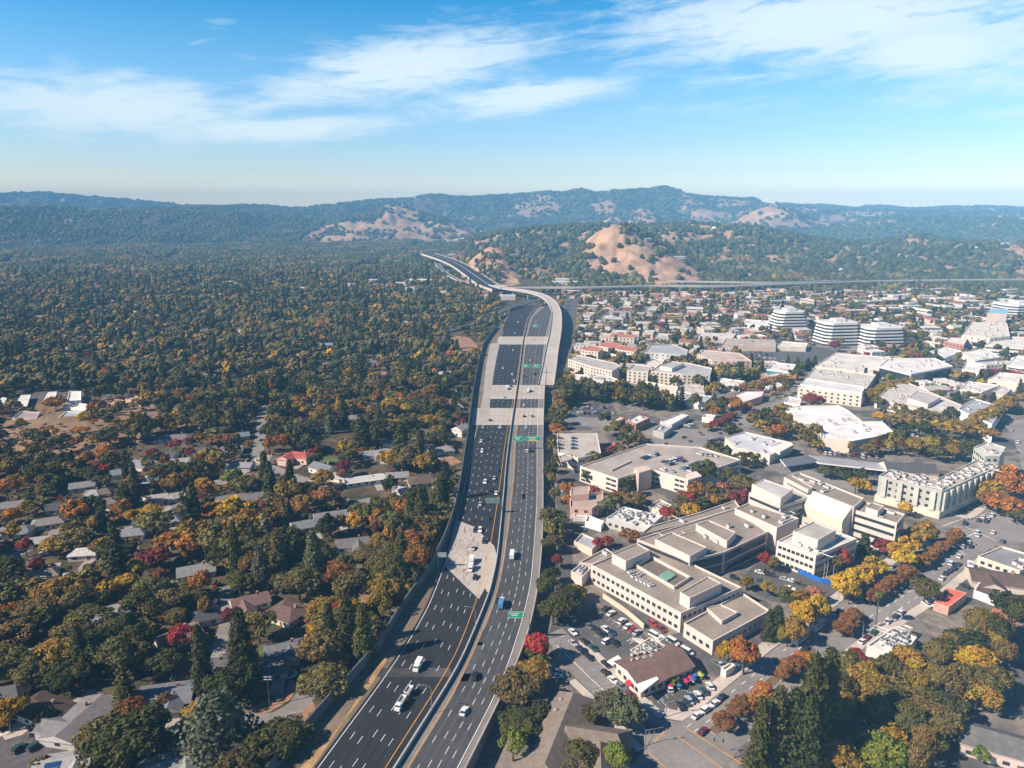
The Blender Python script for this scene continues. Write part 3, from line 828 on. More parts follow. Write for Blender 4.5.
# ------------------------------------------------------------------ buildings of the town
BEIGE, PINKW, CREAM, WHITEW, GREENW, BRICK = (.58, .50, .44), (.58, .42, .35), (.66, .57, .46), (.74, .70, .65), (.40, .40, .345), (.33, .16, .11)
TAN, ROOFG, ROOFW, ROOFD, ROOFB, ROOFR = (.27, .225, .185), (.34, .31, .29), (.66, .62, .57), (.11, .105, .105), (.13, .085, .07), (.42, .12, .09)
def wm(c): return mat('wall_render', c, rough=.85, var=.10, scale=.12)
def rm(c): return mat('flat_roof', c, rough=.9, var=.18, scale=.09)
_WIN, _HV = {}, {}
def box_mesh(name, sx, sy, sz, m, key):
    if key not in _WIN:
        b = MB(); b.box(0, 0, 0, sx, sy, sz); _WIN[key] = b.mesh(name, [m])
    return _WIN[key]
def hvac_mesh(k):
    if k not in _HV:
        b = MB(); r = random.Random(k)
        sx, sy, sz = r.uniform(1.6, 3.6), r.uniform(1.4, 2.4), r.uniform(.9, 1.7)
        b.box(0, 0, sz / 2 + .15, sx, sy, sz); b.box(0, 0, .08, sx * .9, sy * .8, .16)
        for i in (-.25, .25): b.tube((i * sx, 0, sz + .15), (i * sx, 0, sz + .4), sy * .28, sy * .28, 8, 1)
        if k % 3 == 0: b.tube((sx * .5, -.4, .45), (sx * .5 + 6.5, -.4, .45), .22, .22, 6); b.tube((sx * .5 + 6.5, -.4, .45), (sx * .5 + 6.5, 2.6, .45), .22, .22, 6)
        if k % 2: b.tube((sx * .5, 0, .5), (sx * .5 + 1.2, .3, .5), .25, .25, 6, 1)
        _HV[k] = b.mesh('roof_unit', [mat('duct_metal', (.55, .53, .50), rough=.5, var=.1), mat('fan_grille', (.12, .12, .12))])
    return _HV[k]

def windows(root, a, c, base, z0, floors, fh, kind, m=GLASS, spacing=3.2, ww=1.7, wh=1.5):
    """a, c: world corners of a wall (outside on the right going from a to c); base: the root's place"""
    a, c = Vector(a[:2]), Vector(c[:2])
    L = (c - a).length
    t = (c - a) / L; n = Vector((t.y, -t.x)); ang = math.atan2(t.y, t.x)
    for f in range(floors):
        z = z0 + f * fh + fh * .52
        if kind in ('band', 'open', 'glass'):
            h = {'band': 1.5, 'open': 1.35, 'glass': fh * .78}[kind]
            cuts = [(.5, L - 1.6)] if kind != 'open' or L < 14 else [(.17, L * .27), (.83, L * .27)]
            for t_, w_ in cuts:
                k = 2 if kind == 'open' else 1
                for i in range(k):
                    ww_ = w_ / k - (.5 if k > 1 else 0)
                    me = box_mesh('window', ww_, .22, h, m, (round(ww_, 1), h, m.name))
                    p = a + (c - a) * t_ + t * ((i - (k - 1) / 2) * w_ / k) + n * .03 - base
                    link('window' if kind != 'open' else 'deck_opening_shade', me, root, (p.x, p.y, z), ang)  # garage decks: dark panels on the wall stand in for shade inside the openings
        else:
            k = max(1, int((L - 1.5) / spacing))
            me = box_mesh('window', ww, .16, wh, m, (ww, wh, m.name))
            for i in range(k):
                p = a + t * (L / 2 + (i - (k - 1) / 2) * (L - 1.5) / k) + n * .03 - base
                link('window', me, root, (p.x, p.y, z), ang)

def building(name, label, cat, pts, h, wall=BEIGE, roof=TAN, floors=0, win='each', par=.8, group=None, hv=0, base_z=0.0, world=False, coping=None, boxes=(), sides=None, spacing=3.2, mark=None, desc=None, wm_=None, occ=True):
    poly = ccw([(p[0], p[1]) for p in pts]) if world else ccw(px_poly(pts, h))
    c = centroid(poly)
    root = thing(name, label, cat, (c.x, c.y, 0), group=group)
    if desc: AUTO.append((root, desc, c))
    if mark: landmark(mark, c)
    if occ: occupy(inset(poly, -2.5))
    L = [(p[0] - c.x, p[1] - c.y) for p in poly]
    I = inset(L, .4)
    n = len(L)
    b = MB()
    for i in range(n):
        j = (i + 1) % n
        b.face([(*L[i], base_z - .5), (*L[j], base_z - .5), (*L[j], h), (*L[i], h)], 0)
        b.face([(*L[i], h), (*L[j], h), (*I[j], h), (*I[i], h)], 1)
        b.face([(*I[j], h - par), (*I[i], h - par), (*I[i], h), (*I[j], h)], 0)
    wmat = wm_ or wm(wall)
    b.build('wall', [wmat, wm(coping or tuple(min(.8, q * 1.15) for q in wall))], root)
    b = MB(); b.face([(*p, h - par) for p in I]); b.build('roof', rm(roof), root)
    if floors and win:
        fh = (h - par) / floors
        for i in range(n):
            j = (i + 1) % n
            a, d = Vector(poly[i]), Vector(poly[j])
            e = d - a
            nrm = Vector((e.y, -e.x))
            if sides is not None and i not in sides: continue
            if e.length < 5 or nrm.dot(-(a + d) / 2) < 0: continue
            windows(root, a, d, c, 0, floors, fh, win, spacing=spacing)
    r = random.Random(int(c.x * 7 + c.y * 13))
    for bx in boxes:
        q = ccw([(p[0] - c.x, p[1] - c.y) for p in px_poly(bx[0], bx[1])])
        bb = MB(); I2 = inset(q, .35); m2 = len(q)
        for i in range(m2):
            j = (i + 1) % m2
            bb.face([(*q[i], h - par), (*q[j], h - par), (*q[j], bx[1]), (*q[i], bx[1])], 0)
            bb.face([(*q[i], bx[1]), (*q[j], bx[1]), (*I2[j], bx[1]), (*I2[i], bx[1])], 0)
            bb.face([(*I2[j], bx[1] - .5), (*I2[i], bx[1] - .5), (*I2[i], bx[1]), (*I2[j], bx[1])], 0)
        bb.face([(*p, bx[1] - .5) for p in I2], 1)
        bb.build('penthouse', [wm(bx[2] if len(bx) > 2 else wall), rm(bx[3] if len(bx) > 3 else roof)], root)
    big = math.sqrt(abs(area2(poly)) / 2)
    if big > 21 and not boxes and r.random() < .85 and par > .3:
        e0 = Vector(L[1]) - Vector(L[0]); ang = math.atan2(e0.y, e0.x)
        for _ in range(min(5, int(big / 11))):
            x, y = r.uniform(min(p[0] for p in L), max(p[0] for p in L)), r.uniform(min(p[1] for p in L), max(p[1] for p in L))
            sx, sy, hh = r.uniform(.12, .32) * big, r.uniform(.1, .25) * big, r.choice((.35, .5, 1.4, 2.2))
            kf = r.choice((.6, .8, 1.12))
            ok = all(in_poly(x + a * sx / 1.8, y + d * sy / 1.8, inset(L, 1.2)) for a in (-1, 1) for d in (-1, 1))
            if not ok: continue
            bb = MB(); bb.box(x, y, h - par + hh / 2 - .01 * _, sx, sy, hh, 0, ang); o = bb.build('roof_section', rm(tuple(min(.72, q * kf) for q in roof)), root)
    if hv:
        xs = [p[0] for p in I]; ys = [p[1] for p in I]
        e0 = Vector(L[1]) - Vector(L[0]); ang = math.atan2(e0.y, e0.x)
        I3 = inset(L, 2.2); tries = 0; put = 0
        while put < hv and tries < hv * 12:
            tries += 1
            x, y = r.uniform(min(xs), max(xs)), r.uniform(min(ys), max(ys))
            if in_poly(x, y, I3): link('roof_unit', hvac_mesh(r.randrange(6)), root, (x, y, h - par), ang + r.choice((0, math.pi / 2))); put += 1
    return root

def build_hospital():
    G = 'wings of the beige hospital'
    # front wing round its courtyard
    A, B_, Cc, D = [Vector((*p, 0)) for p in px_poly([(591, 564.5), (681, 613), (742, 587), (640, 543)], 9)]
    h = 9.0
    root = building('hospital_wing', 'two storey beige hospital wing with a green roofed courtyard behind the lower car park', 'hospital', [(591, 564.5), (681, 613), (742, 587), (645, 541)], h, floors=2, win='each', group=G, hv=0, spacing=2.9, mark='the long two storey hospital wing',
                    boxes=[([(612, 553.5), (637, 543), (650, 550), (626, 561)], 13), ([(680, 592), (708, 576), (722, 583), (690, 598)], 13.5)])
    c = root.location
    b = MB()
    q = [p - c.xy for p in px_poly([(636, 567), (651, 558), (690, 579), (674, 589)], 8.4)]
    b.prism([(p.x, p.y) for p in q], 8.22, 8.3, 0); b.build('courtyard', mat('courtyard_dark_sheet', (.16, .13, .11)), root)  # dark sheet lying on the roof in place of the sunken court
    for i in range(4):
        a_, d_ = q[i], q[(i + 1) % 4]; m_ = (a_ + d_) / 2; bb = MB(); bb.box(m_.x, m_.y, 8.9, (d_ - a_).length + .4, .45, 1.6 + .02 * i, 0, math.atan2((d_ - a_).y, (d_ - a_).x)); bb.build('courtyard_parapet', wm(BEIGE), root)
    b = MB(); q = [p - c.xy for p in px_poly([(659, 575), (668, 570), (676, 575), (667, 581)], 9)]
    b.prism([(p.x, p.y) for p in q], 8.3, 9.1, 0); b.build('green_roof', mat('patina_roof', (.17, .30, .24)), root)
    for p in ((631, 573), (634, 577), (637, 577), (639, 580), (643, 582), (647, 584), (651, 586), (640, 575)):
        w = P(*p, 8.2) - c; link('roof_unit', hvac_mesh(2), root, (w.x, w.y, 8.2), .5, .8)
    building('hospital_wing', 'low beige hospital annex with plain tan roof behind the autumn sweetgum', 'hospital', [(684, 623), (713, 641), (770, 610.5), (742, 592)], 6.2, floors=1, win='each', group=G, boxes=[([(706, 607), (721, 604), (738, 612), (722, 621)], 7.2, BEIGE, (.35, .28, .23))], mark='the low hospital annex')
    building('hospital_wing', 'middle hospital wing with long roof blocks and a dark glazed flank over the forecourt', 'hospital', [(637, 539), (735, 508), (768, 531.5), (724, 552), (690, 560)], 11, floors=2, win='glass', group=G, hv=8, mark='the middle hospital wing',
             boxes=[([(655, 539), (672, 532), (707, 547), (690, 556)], 14), ([(696, 524), (709, 520), (736, 532), (727, 541)], 14)])
    building('hospital_wing', 'upper hospital block with flat skylights beside the white framed block', 'hospital', [(735, 508.5), (749, 502.5), (799, 518), (777, 527.5)], 13.5, floors=3, win=None, group=G, hv=5, mark='the skylit hospital block')
    building('hospital_wing', 'hospital block with wide grey roof and stepped penthouse', 'hospital', [(749, 492.5), (781, 506), (811, 496), (776, 483)], 16, roof=(.42, .40, .38), floors=4, win='band', group=G, boxes=[([(752, 484), (764, 479), (793, 489), (781, 498)], 21, BEIGE, (.45, .43, .41))], mark='the penthoused hospital block')
    rt = building('hospital_wing', 'long hospital block with tan roof and sloping cream glasshouse roof', 'hospital', [(784, 477), (800, 472.5), (864, 498), (854, 507), (808, 489)], 19, floors=0, group=G, hv=5, boxes=[([(784, 477), (792, 475), (813, 487), (808, 489.5)], 20.5)], mark='the cream glasshouse roof')
    c = rt.location
    b = MB()
    e0, e1 = P(808, 489, 19), P(854, 507, 19); d = e1 - e0; n_ = Vector((d.y, -d.x, 0)).normalized()
    if n_.y > 0: n_ = -n_
    top = [e0 + d * .08 + n_ * .3 - Vector((0, 0, .3)), e0 + d * .97 + n_ * .3 - Vector((0, 0, .3))]
    q = top + [p + n_ * 6.5 - Vector((0, 0, 6.2)) for p in top[::-1]]
    b.face([p - c for p in q][::-1])
    b.face([p - c for p in (q[1], Vector((q[1].x, q[1].y, 0)), Vector((q[2].x, q[2].y, 0)), q[2])]); b.face([p - c for p in (q[0], q[3], Vector((q[3].x, q[3].y, 0)), Vector((q[0].x, q[0].y, 0)))])
    b.face([p - c for p in (q[3], q[2], Vector((q[2].x, q[2].y, 0)), Vector((q[3].x, q[3].y, 0)))])
    gh = b.build('glasshouse_roof', mat('cream_glazing', (.60, .56, .43), rough=.6, var=.05), rt)
    b = MB()
    for k in range(1, 9):
        t = k / 9
        b.tube(q[0].lerp(q[1], t) - c, q[3].lerp(q[2], t) - c, .22, .22, 4)
    b.build('glazing_bar', WHITE, gh)
    building('hospital_wing', 'hospital block with three banded floors beside the boulevard plane trees', 'hospital', [(849, 508), (897, 523), (905, 514), (862, 500.5)], 17, floors=4, win='band', group=G, hv=3, boxes=[([(866, 507), (878, 511), (884, 506), (872, 502)], 19.5)], mark='the banded hospital block')
    building('hospital_wing', 'white hospital block with equipment strewn roof above the blue hoarding', 'hospital', [(777, 541), (816, 555.5), (857, 538.5), (813, 523)], 12, wall=(.66, .58, .50), roof=(.55, .52, .48), floors=3, win='each', group=G, hv=12, spacing=2.2, boxes=[([(793, 531), (818, 540), (836, 530), (814, 521)], 17, BEIGE, (.42, .39, .35))], mark='the white hospital block')
    building('hospital_wing', 'low cream link building between the glasshouse roof and the white hospital block', 'hospital', [(800, 516), (842, 530), (852, 522), (812, 507)], 8, floors=1, win=None, group=G, hv=10, roof=(.55, .48, .40))
    building('hospital_wing', 'narrow tan roofed hospital link reaching back towards the clinic', 'hospital', [(640, 534.5), (650, 526), (700, 512), (735, 500), (740, 507), (690, 522)], 8.5, floors=1, win=None, group=G, hv=6)
    building('plant_room', 'pale plant room with roof machinery beside the end of the two storey hospital wing', 'plant room', [(571, 571), (581, 563), (591, 568), (582, 577)], 5, hv=4, roof=(.5, .45, .4))
    building('annex', 'tan roofed shed between the access road and the hospital end wall', 'building', [(579, 562), (606, 548), (613, 553), (592, 564)], 5, roof=TAN, hv=2)
    # boundary wall of the lower car park
    b = MB(); L = smooth_line(px_poly([(603, 598), (625, 613), (644, 629)]), 3); c = L[0]
    A, B2 = offset(L, .3), offset(L, -.3)
    b.prism([(p.x - c.x, p.y - c.y) for p in A + B2[::-1]], 0, 2.2); tag(b.build('retaining_wall', wm((.62, .48, .36)), None, (c.x, c.y, 0)), 'tan retaining wall between the lower car park and the hospital wing', 'wall')
    # blue hoarding by the white hospital block
    L = smooth_line(px_poly([(778, 563), (800, 574), (822, 583), (838, 586)]), 3); c = L[0]
    rt = thing('hoarding', 'bright blue construction hoarding at the foot of the white hospital block', 'hoarding', (c.x, c.y, 0))
    b = MB(); A, B2 = offset(L, .1), offset(L, -.1); b.prism([(p.x - c.x, p.y - c.y) for p in A + B2[::-1]], .1, 2.4); b.build('panel', mat('blue_panel', (.02, .13, .45), rough=.5), rt)
    for k in range(0, len(L), 2):
        b = MB(); b.tube((L[k].x - c.x, L[k].y - c.y - .2, 0), (L[k].x - c.x, L[k].y - c.y - .2, 2.5), .06, .06, 5); b.build('post', METAL, rt)
build_hospital()

def build_garages():
    g = building('parking_garage', 'wide beige multi storey parking garage with open top deck behind the pink office', 'garage', [(580, 466), (618, 478.5), (636, 472.5), (650, 469), (686, 479), (741, 459.5), (700, 447), (646, 443.5)], 10, wall=(.66, .56, .48), roof=(.36, .31, .27), floors=3, win='open', mark='the wide parking garage')
    c = g.location
    def blk(pts, h, nm, m, z0=0):
        b = MB(); q = [p - c.xy for p in px_poly(pts, h)]
        b.prism(ccw([(p.x, p.y) for p in q]), z0, h); b.build(nm, m, g)
    blk([(634, 468), (646, 465), (652, 469), (639, 473)], 12, 'stair_tower', wm((.55, .42, .35)))
    blk([(686, 474), (696, 471), (702, 476), (688, 480)], 12, 'stair_tower', wm((.66, .56, .48)))
    blk([(611, 469), (630, 460), (631, 461), (612, 470)], 10.2, 'ramp_wall', wm((.45, .38, .32)), 9.2)
    building('parking_garage', 'small parking garage with pale stair tower above the motorway verge', 'garage', [(557, 433.5), (597, 433), (601, 453), (578, 458), (558, 452)], 9, wall=(.66, .58, .50), roof=(.42, .37, .32), floors=2, win='open', boxes=[([(559, 456), (570, 453), (572, 459), (561, 462)], 9.2, PINKW)], mark='the small parking garage')
    building('office', 'salmon pink stepped office beside the access road', 'office', [(570, 487), (590, 486.5), (590, 495), (603, 491), (603, 501), (592, 508), (570, 507)], 7, wall=(.66, .42, .34), roof=(.40, .30, .26), floors=2, win='each', spacing=4, boxes=[([(571, 487), (589, 486), (589, 494), (571, 495)], 10)], mark='the salmon pink office')
    building('clinic', 'white roofed clinic crowded with roof machinery', 'clinic', [(606, 518), (624, 506.5), (663, 515.5), (647, 529)], 5.5, wall=(.5, .48, .45), roof=(.58, .57, .55), floors=1, win='each', hv=22, mark='the white roofed clinic')
    building('workshop', 'narrow grey roofed workshop behind the red maples', 'workshop', [(574, 541), (582, 533), (600, 541), (592, 549)], 4, wall=(.6, .5, .4), roof=(.36, .37, .38), hv=1)
    building('shed', 'low white canopy shed between the pink office and the access road', 'shed', [(573, 516), (577, 510), (588, 510), (587, 516)], 3.2, wall=WHITEW, roof=ROOFW)
    building('shed', 'long bright white store below the clinic', 'shed', [(585, 521), (588, 515), (604, 521), (601, 526)], 3.5, wall=WHITEW, roof=(.74, .72, .70))
    building('shop', 'grey flat building with planted steps between garage and clinic', 'shop', [(648, 506), (660, 499), (672, 505), (660, 511)], 3, wall=CREAM, roof=(.40, .34, .28), hv=3)
    # the green apartment block by the crossing
    G = building('apartment_block', 'four storey pale green apartment block wrapped round the crossing', 'apartments', [(879, 475.5), (942, 491.5), (999, 466), (979, 458.5), (937, 479), (890, 469)], 16, wall=GREENW, roof=(.40, .35, .31), floors=4, win='each', spacing=3.6, hv=56, mark='the green apartment block', coping=(.55, .58, .48))
    c = G.location
    b = MB(); q = inset([(p.x - c.x, p.y - c.y) for p in px_poly([(879, 475.5), (942, 491.5), (999, 466), (979, 458.5), (937, 479), (890, 469)], 16)], -.7); b.prism(q, 0, 4.2); b.build('arcade', wm((.64, .54, .43)), G)
    for i in range(len(q)):
        a, d = Vector(q[i]), Vector(q[(i + 1) % len(q)]); n_ = Vector(((d - a).y, -(d - a).x))
        if n_.dot(c.xy + a) < 0:
            k = int((d - a).length / 7)
            for j in range(k):
                m_ = a + (d - a) * (j + .5) / k; bb = MB(); bb.box(m_.x, m_.y, 9.6, 2.6, 1.5, 10.8, 0, math.atan2((d - a).y, (d - a).x)); bb.build('bay', wm((.48, .48, .42)), G)
    building('apartment_block', 'taller green grey end of the apartments by the far street trees', 'apartments', [(974, 447), (987, 441.5), (1006, 447), (1000, 456), (985, 456)], 20, wall=(.44, .46, .40), roof=(.55, .50, .45), floors=5, win='each', hv=5)
    # canopy roofs over the car park
    def canopy(label, pts, h, col):
        q = px_poly(pts, h); c = centroid(q)
        rt = thing('carport', label, 'carport', (c.x, c.y, 0))
        b = MB(); L = ccw([(p.x - c.x, p.y - c.y) for p in q]); b.prism(L, h - .9, h, 1, 0, True); b.build('canopy_roof', [rm(col), wm((.72, .70, .68))], rt)
        for p in L + [((L[i][0] + L[i - 1][0]) / 2, (L[i][1] + L[i - 1][1]) / 2) for i in range(len(L))]:
            b = MB(); b.tube((p[0] * .93, p[1] * .93, 0), (p[0] * .93, p[1] * .93, h - .9), .2, .2, 6); b.build('post', METAL, rt)
        occupy(q, 2)
    canopy('long dark roofed carport beside the white warehouse trees', [(780, 459), (808, 455), (818, 461), (786, 466)], 5, (.13, .13, .15))
    canopy('long grey carport reaching to the dark gabled hall', [(809, 455), (889, 464), (893, 471), (818, 462.5)], 5, (.30, .29, .30))
    # restaurant
    rb = building('restaurant', 'brown roofed restaurant with white gable front and bright parasols', 'restaurant', [(616, 662), (641, 687), (693, 666), (672, 645)], 4.6, wall=(.60, .50, .42), roof=ROOFB, floors=1, win='each', mark='the brown roofed restaurant')
    c = rb.location
    a, b_, d, e = [p - c.xy for p in px_poly([(613, 661), (641, 690), (696, 666), (671, 642.5)], 4.8)]
    m0, m1 = (a + b_) / 2, (d + e) / 2
    bb = MB()
    r0, r1 = Vector((*m0, 6.6)), Vector((*m1, 6.6))
    z = 4.65
    V3 = lambda p: Vector((*p, z))
    bb.face([V3(b_), V3(d), r1, r0]); bb.face([V3(e), V3(a), r0, r1]); bb.face([V3(a), V3(b_), r0], 1); bb.face([V3(d), V3(e), r1], 1)
    bb.build('gable_roof', [mat('brown_shingle', (.17, .105, .085), var=.15, scale=.3), wm(WHITEW)], rb)
    bb = MB(); q = [p - c.xy for p in px_poly([(636, 684), (642, 692), (659, 679), (655, 675)], 5.2)]; bb.prism(ccw([(p.x, p.y) for p in q]), 4.7, 5.25, bottom=True); bb.build('white_canopy', wm((.78, .74, .70)), rb)
    bb = MB(); q = [p - c.xy for p in px_poly([(607, 661), (618, 655), (622, 659), (613, 665)], 4)]; bb.prism(ccw([(p.x, p.y) for p in q]), 3.6, 4.0, bottom=True); bb.build('side_canopy', wm((.70, .66, .62)), rb)
    bb = MB(); q = [p - c.xy for p in px_poly([(625, 682), (629, 679), (633, 684), (629, 686)], 3)]; bb.prism(ccw([(p.x, p.y) for p in q]), 2.7, 3.0, bottom=True); bb.build('awning', mat('red_awning', (.55, .03, .06)), rb)
    for k in range(14):
        w = P(633 + (k % 5) * 6 + random.uniform(-1, 1), 650 + (k // 5) * 5 - (k % 5) * 1.2, 5.4) - c
        link('roof_unit', hvac_mesh(k % 6), rb, (w.x, w.y, 5.2), .6, .5)
    building('kitchen_block', 'pale kitchen block strewn with vents behind the restaurant roof', 'building', [(633, 648), (650, 637), (667, 646), (652, 655)], 4.8, wall=(.62, .50, .40), roof=(.50, .44, .38), hv=16)
    building('utility_shed', 'small white utility shed on the kerb by the orange sweetgum', 'shed', [(721, 668), (731, 661.5), (735, 665), (726, 671)], 3, wall=(.72, .66, .58), roof=(.62, .57, .5))
    # low buildings across the boulevard
    building('shop', 'red orange roofed shop beside the round green street tree', 'shop', [(934, 602), (947, 587), (967, 593), (949, 607)], 4, wall=(.5, .3, .25), roof=(.66, .15, .09), par=.1, mark='the red orange roofed shop')
    building('shop', 'flat white shop covered in roof equipment before the park trees', 'shop', [(867, 645), (893, 627), (917, 637), (901, 658)], 4.5, wall=(.66, .62, .58), roof=(.62, .60, .57), hv=22, mark='the flat white shop')
    building('shop', 'long grey roofed shop row with cream fascia by the crossing', 'shop', [(978, 556), (1020, 570.5), (1050, 560), (1002, 546)], 4.5, wall=(.68, .56, .45), roof=(.24, .23, .23), floors=1, hv=4, mark='the grey shop row')
    building('bungalow', 'long white walled shed with dark brown roof near the red orange shop', 'building', [(974, 590), (979, 582), (1003, 588), (998, 599)], 3.8, wall=WHITEW, roof=ROOFB, par=.1)
build_garages()

def gable(root, L, w, z0, z1, hipr, over=.5, m_roof=None, m_wall=None, name='roof'):
    """ridge along local x; L long, w deep, centred on the root"""
    b = MB(); lx, ly = L / 2 + over, w / 2 + over
    k = lx - (ly * hipr)
    zb = z0 - .12
    A, B_, C_, D = (-lx, -ly, zb), (lx, -ly, zb), (lx, ly, zb), (-lx, ly, zb)
    r0, r1 = (-k, 0, z1), (k, 0, z1)
    b.face([A, B_, r1, r0]); b.face([C_, D, r0, r1])
    b.face([B_, C_, r1], 0 if hipr else 1); b.face([D, A, r0], 0 if hipr else 1)
    b.face([A, D, C_, B_])
    for p, q in ((A, B_), (B_, C_), (C_, D), (D, A)):
        b.face([(p[0], p[1], zb - .2), (q[0], q[1], zb - .2), q, p], 1)
    return b.build(name, [m_roof, m_wall], root)

DRIVES = []
def shingle(c): return mat('shingle', c, rough=.9, var=.2, scale=.5, fine=.16)
def house(px, py, L, w, ang, roof, wall, label=None, desc=None, hipr=0.0, h=3.0, rise=1.9, detail=2, wing=None, mark=None, solar=False, name='house', world=False, cat='house', chimney=True, group=None):
    p = Vector((px, py)) if world else P(px, py, h + rise * .6).xy
    z = float(height(p.x, p.y))
    a = R(ang)
    root = thing(name, label, cat, (p.x, p.y, z), a, group)
    if desc: AUTO.append((root, desc, p))
    if mark: landmark(mark, p); occupy([(p.x - L / 2 - 1, p.y - (17 if p.y < 330 else 30)), (p.x + L / 2 + 1, p.y - (17 if p.y < 330 else 30)), (p.x + L / 2 + 1, p.y), (p.x - L / 2 - 1, p.y)], 2)
    c, s = math.cos(a), math.sin(a)
    W = lambda x, y: (p.x + x * c - y * s, p.y + x * s + y * c)
    occupy([W(-L / 2 - 2, -w / 2 - 2), W(L / 2 + 2, -w / 2 - 2), W(L / 2 + 2, w / 2 + 2), W(-L / 2 - 2, w / 2 + 2)])
    b = MB(); b.prism([(-L / 2, -w / 2), (L / 2, -w / 2), (L / 2, w / 2), (-L / 2, w / 2)], -1.0, h)
    b.build('wall', wm(wall), root)
    roof = tuple(q * .66 for q in roof)
    rf = gable(root, L, w, h, h + rise, hipr, m_roof=shingle(roof), m_wall=wm(tuple(min(.8, q * 1.1) for q in wall)))
    if chimney and detail:
        b = MB(); b.box(L * .22, w * .12, h + rise * .9, 1.0, .8, rise + .6); b.build('chimney', wm((.34, .22, .17)), rf)
    if wing:
        x, wl, ww, side = wing
        b = MB(); y0 = side * (w / 2); b.prism([(x - ww / 2, y0), (x + ww / 2, y0), (x + ww / 2, y0 + side * wl), (x - ww / 2, y0 + side * wl)], -1, h - .03); b.build('wing_wall', wm(wall), root)
        g = gable(root, wl + w / 2, ww, h - .03, h + rise - .12, 0, m_roof=shingle(roof), m_wall=wm(wall), name='wing_roof')
        g.location = (x, side * (w / 2 + wl) / 2 * 1.0, 0); g.rotation_euler = (0, 0, math.pi / 2)
        occupy([W(x - ww / 2, y0), W(x + ww / 2, y0), W(x + ww / 2, y0 + side * wl), W(x - ww / 2, y0 + side * wl)])
    if solar:
        b = MB(); sl_ = rise / (w / 2)
        for i in range(4):
            for j in range(2):
                x0, y0 = -L * .3 + i * 1.15, -w * .42 + j * 1.75
                zz = lambda y: h + (w / 2 + y) * sl_ + .08
                b.face([(x0, y0, zz(y0)), (x0 + 1.05, y0, zz(y0)), (x0 + 1.05, y0 + 1.65, zz(y0 + 1.65)), (x0, y0 + 1.65, zz(y0 + 1.65))])
        b.build('solar_panel', mat('solar_glass', (.02, .06, .16), rough=.2), rf)
    if detail >= 1 and not (wing and detail < 2):
        sd = -1 if (int(p.x * 3) % 3) else 1; x0 = L * .28; n = 7 + int(p.y) % 6
        DRIVES.append([W(x0 - 2.2, sd * w / 2), W(x0 + 2.2, sd * w / 2), W(x0 + 2.4, sd * (w / 2 + n)), W(x0 - 2.4, sd * (w / 2 + n))])
    if detail >= 2:
        me = box_mesh('window', 1.8, .14, 1.2, GLASS, 'hw')
        for i in range(max(2, int(L / 4.5))):
            x = -L / 2 + (i + .5) * L / max(2, int(L / 4.5))
            link('window', me, root, (x, -w / 2 - .02, 1.6)); link('window', me, root, (x, w / 2 + .02, 1.6), math.pi)
        for sx in (-1, 1): link('window', me, root, (sx * (L / 2 + .02), 0, 1.6), math.pi / 2)
        link('door', box_mesh('door', 1.0, .16, 2.1, mat('door_wood', (.2, .1, .06)), 'hd'), root, (L * .06 + 1.9, -w / 2 - .02, 1.05))
    return root

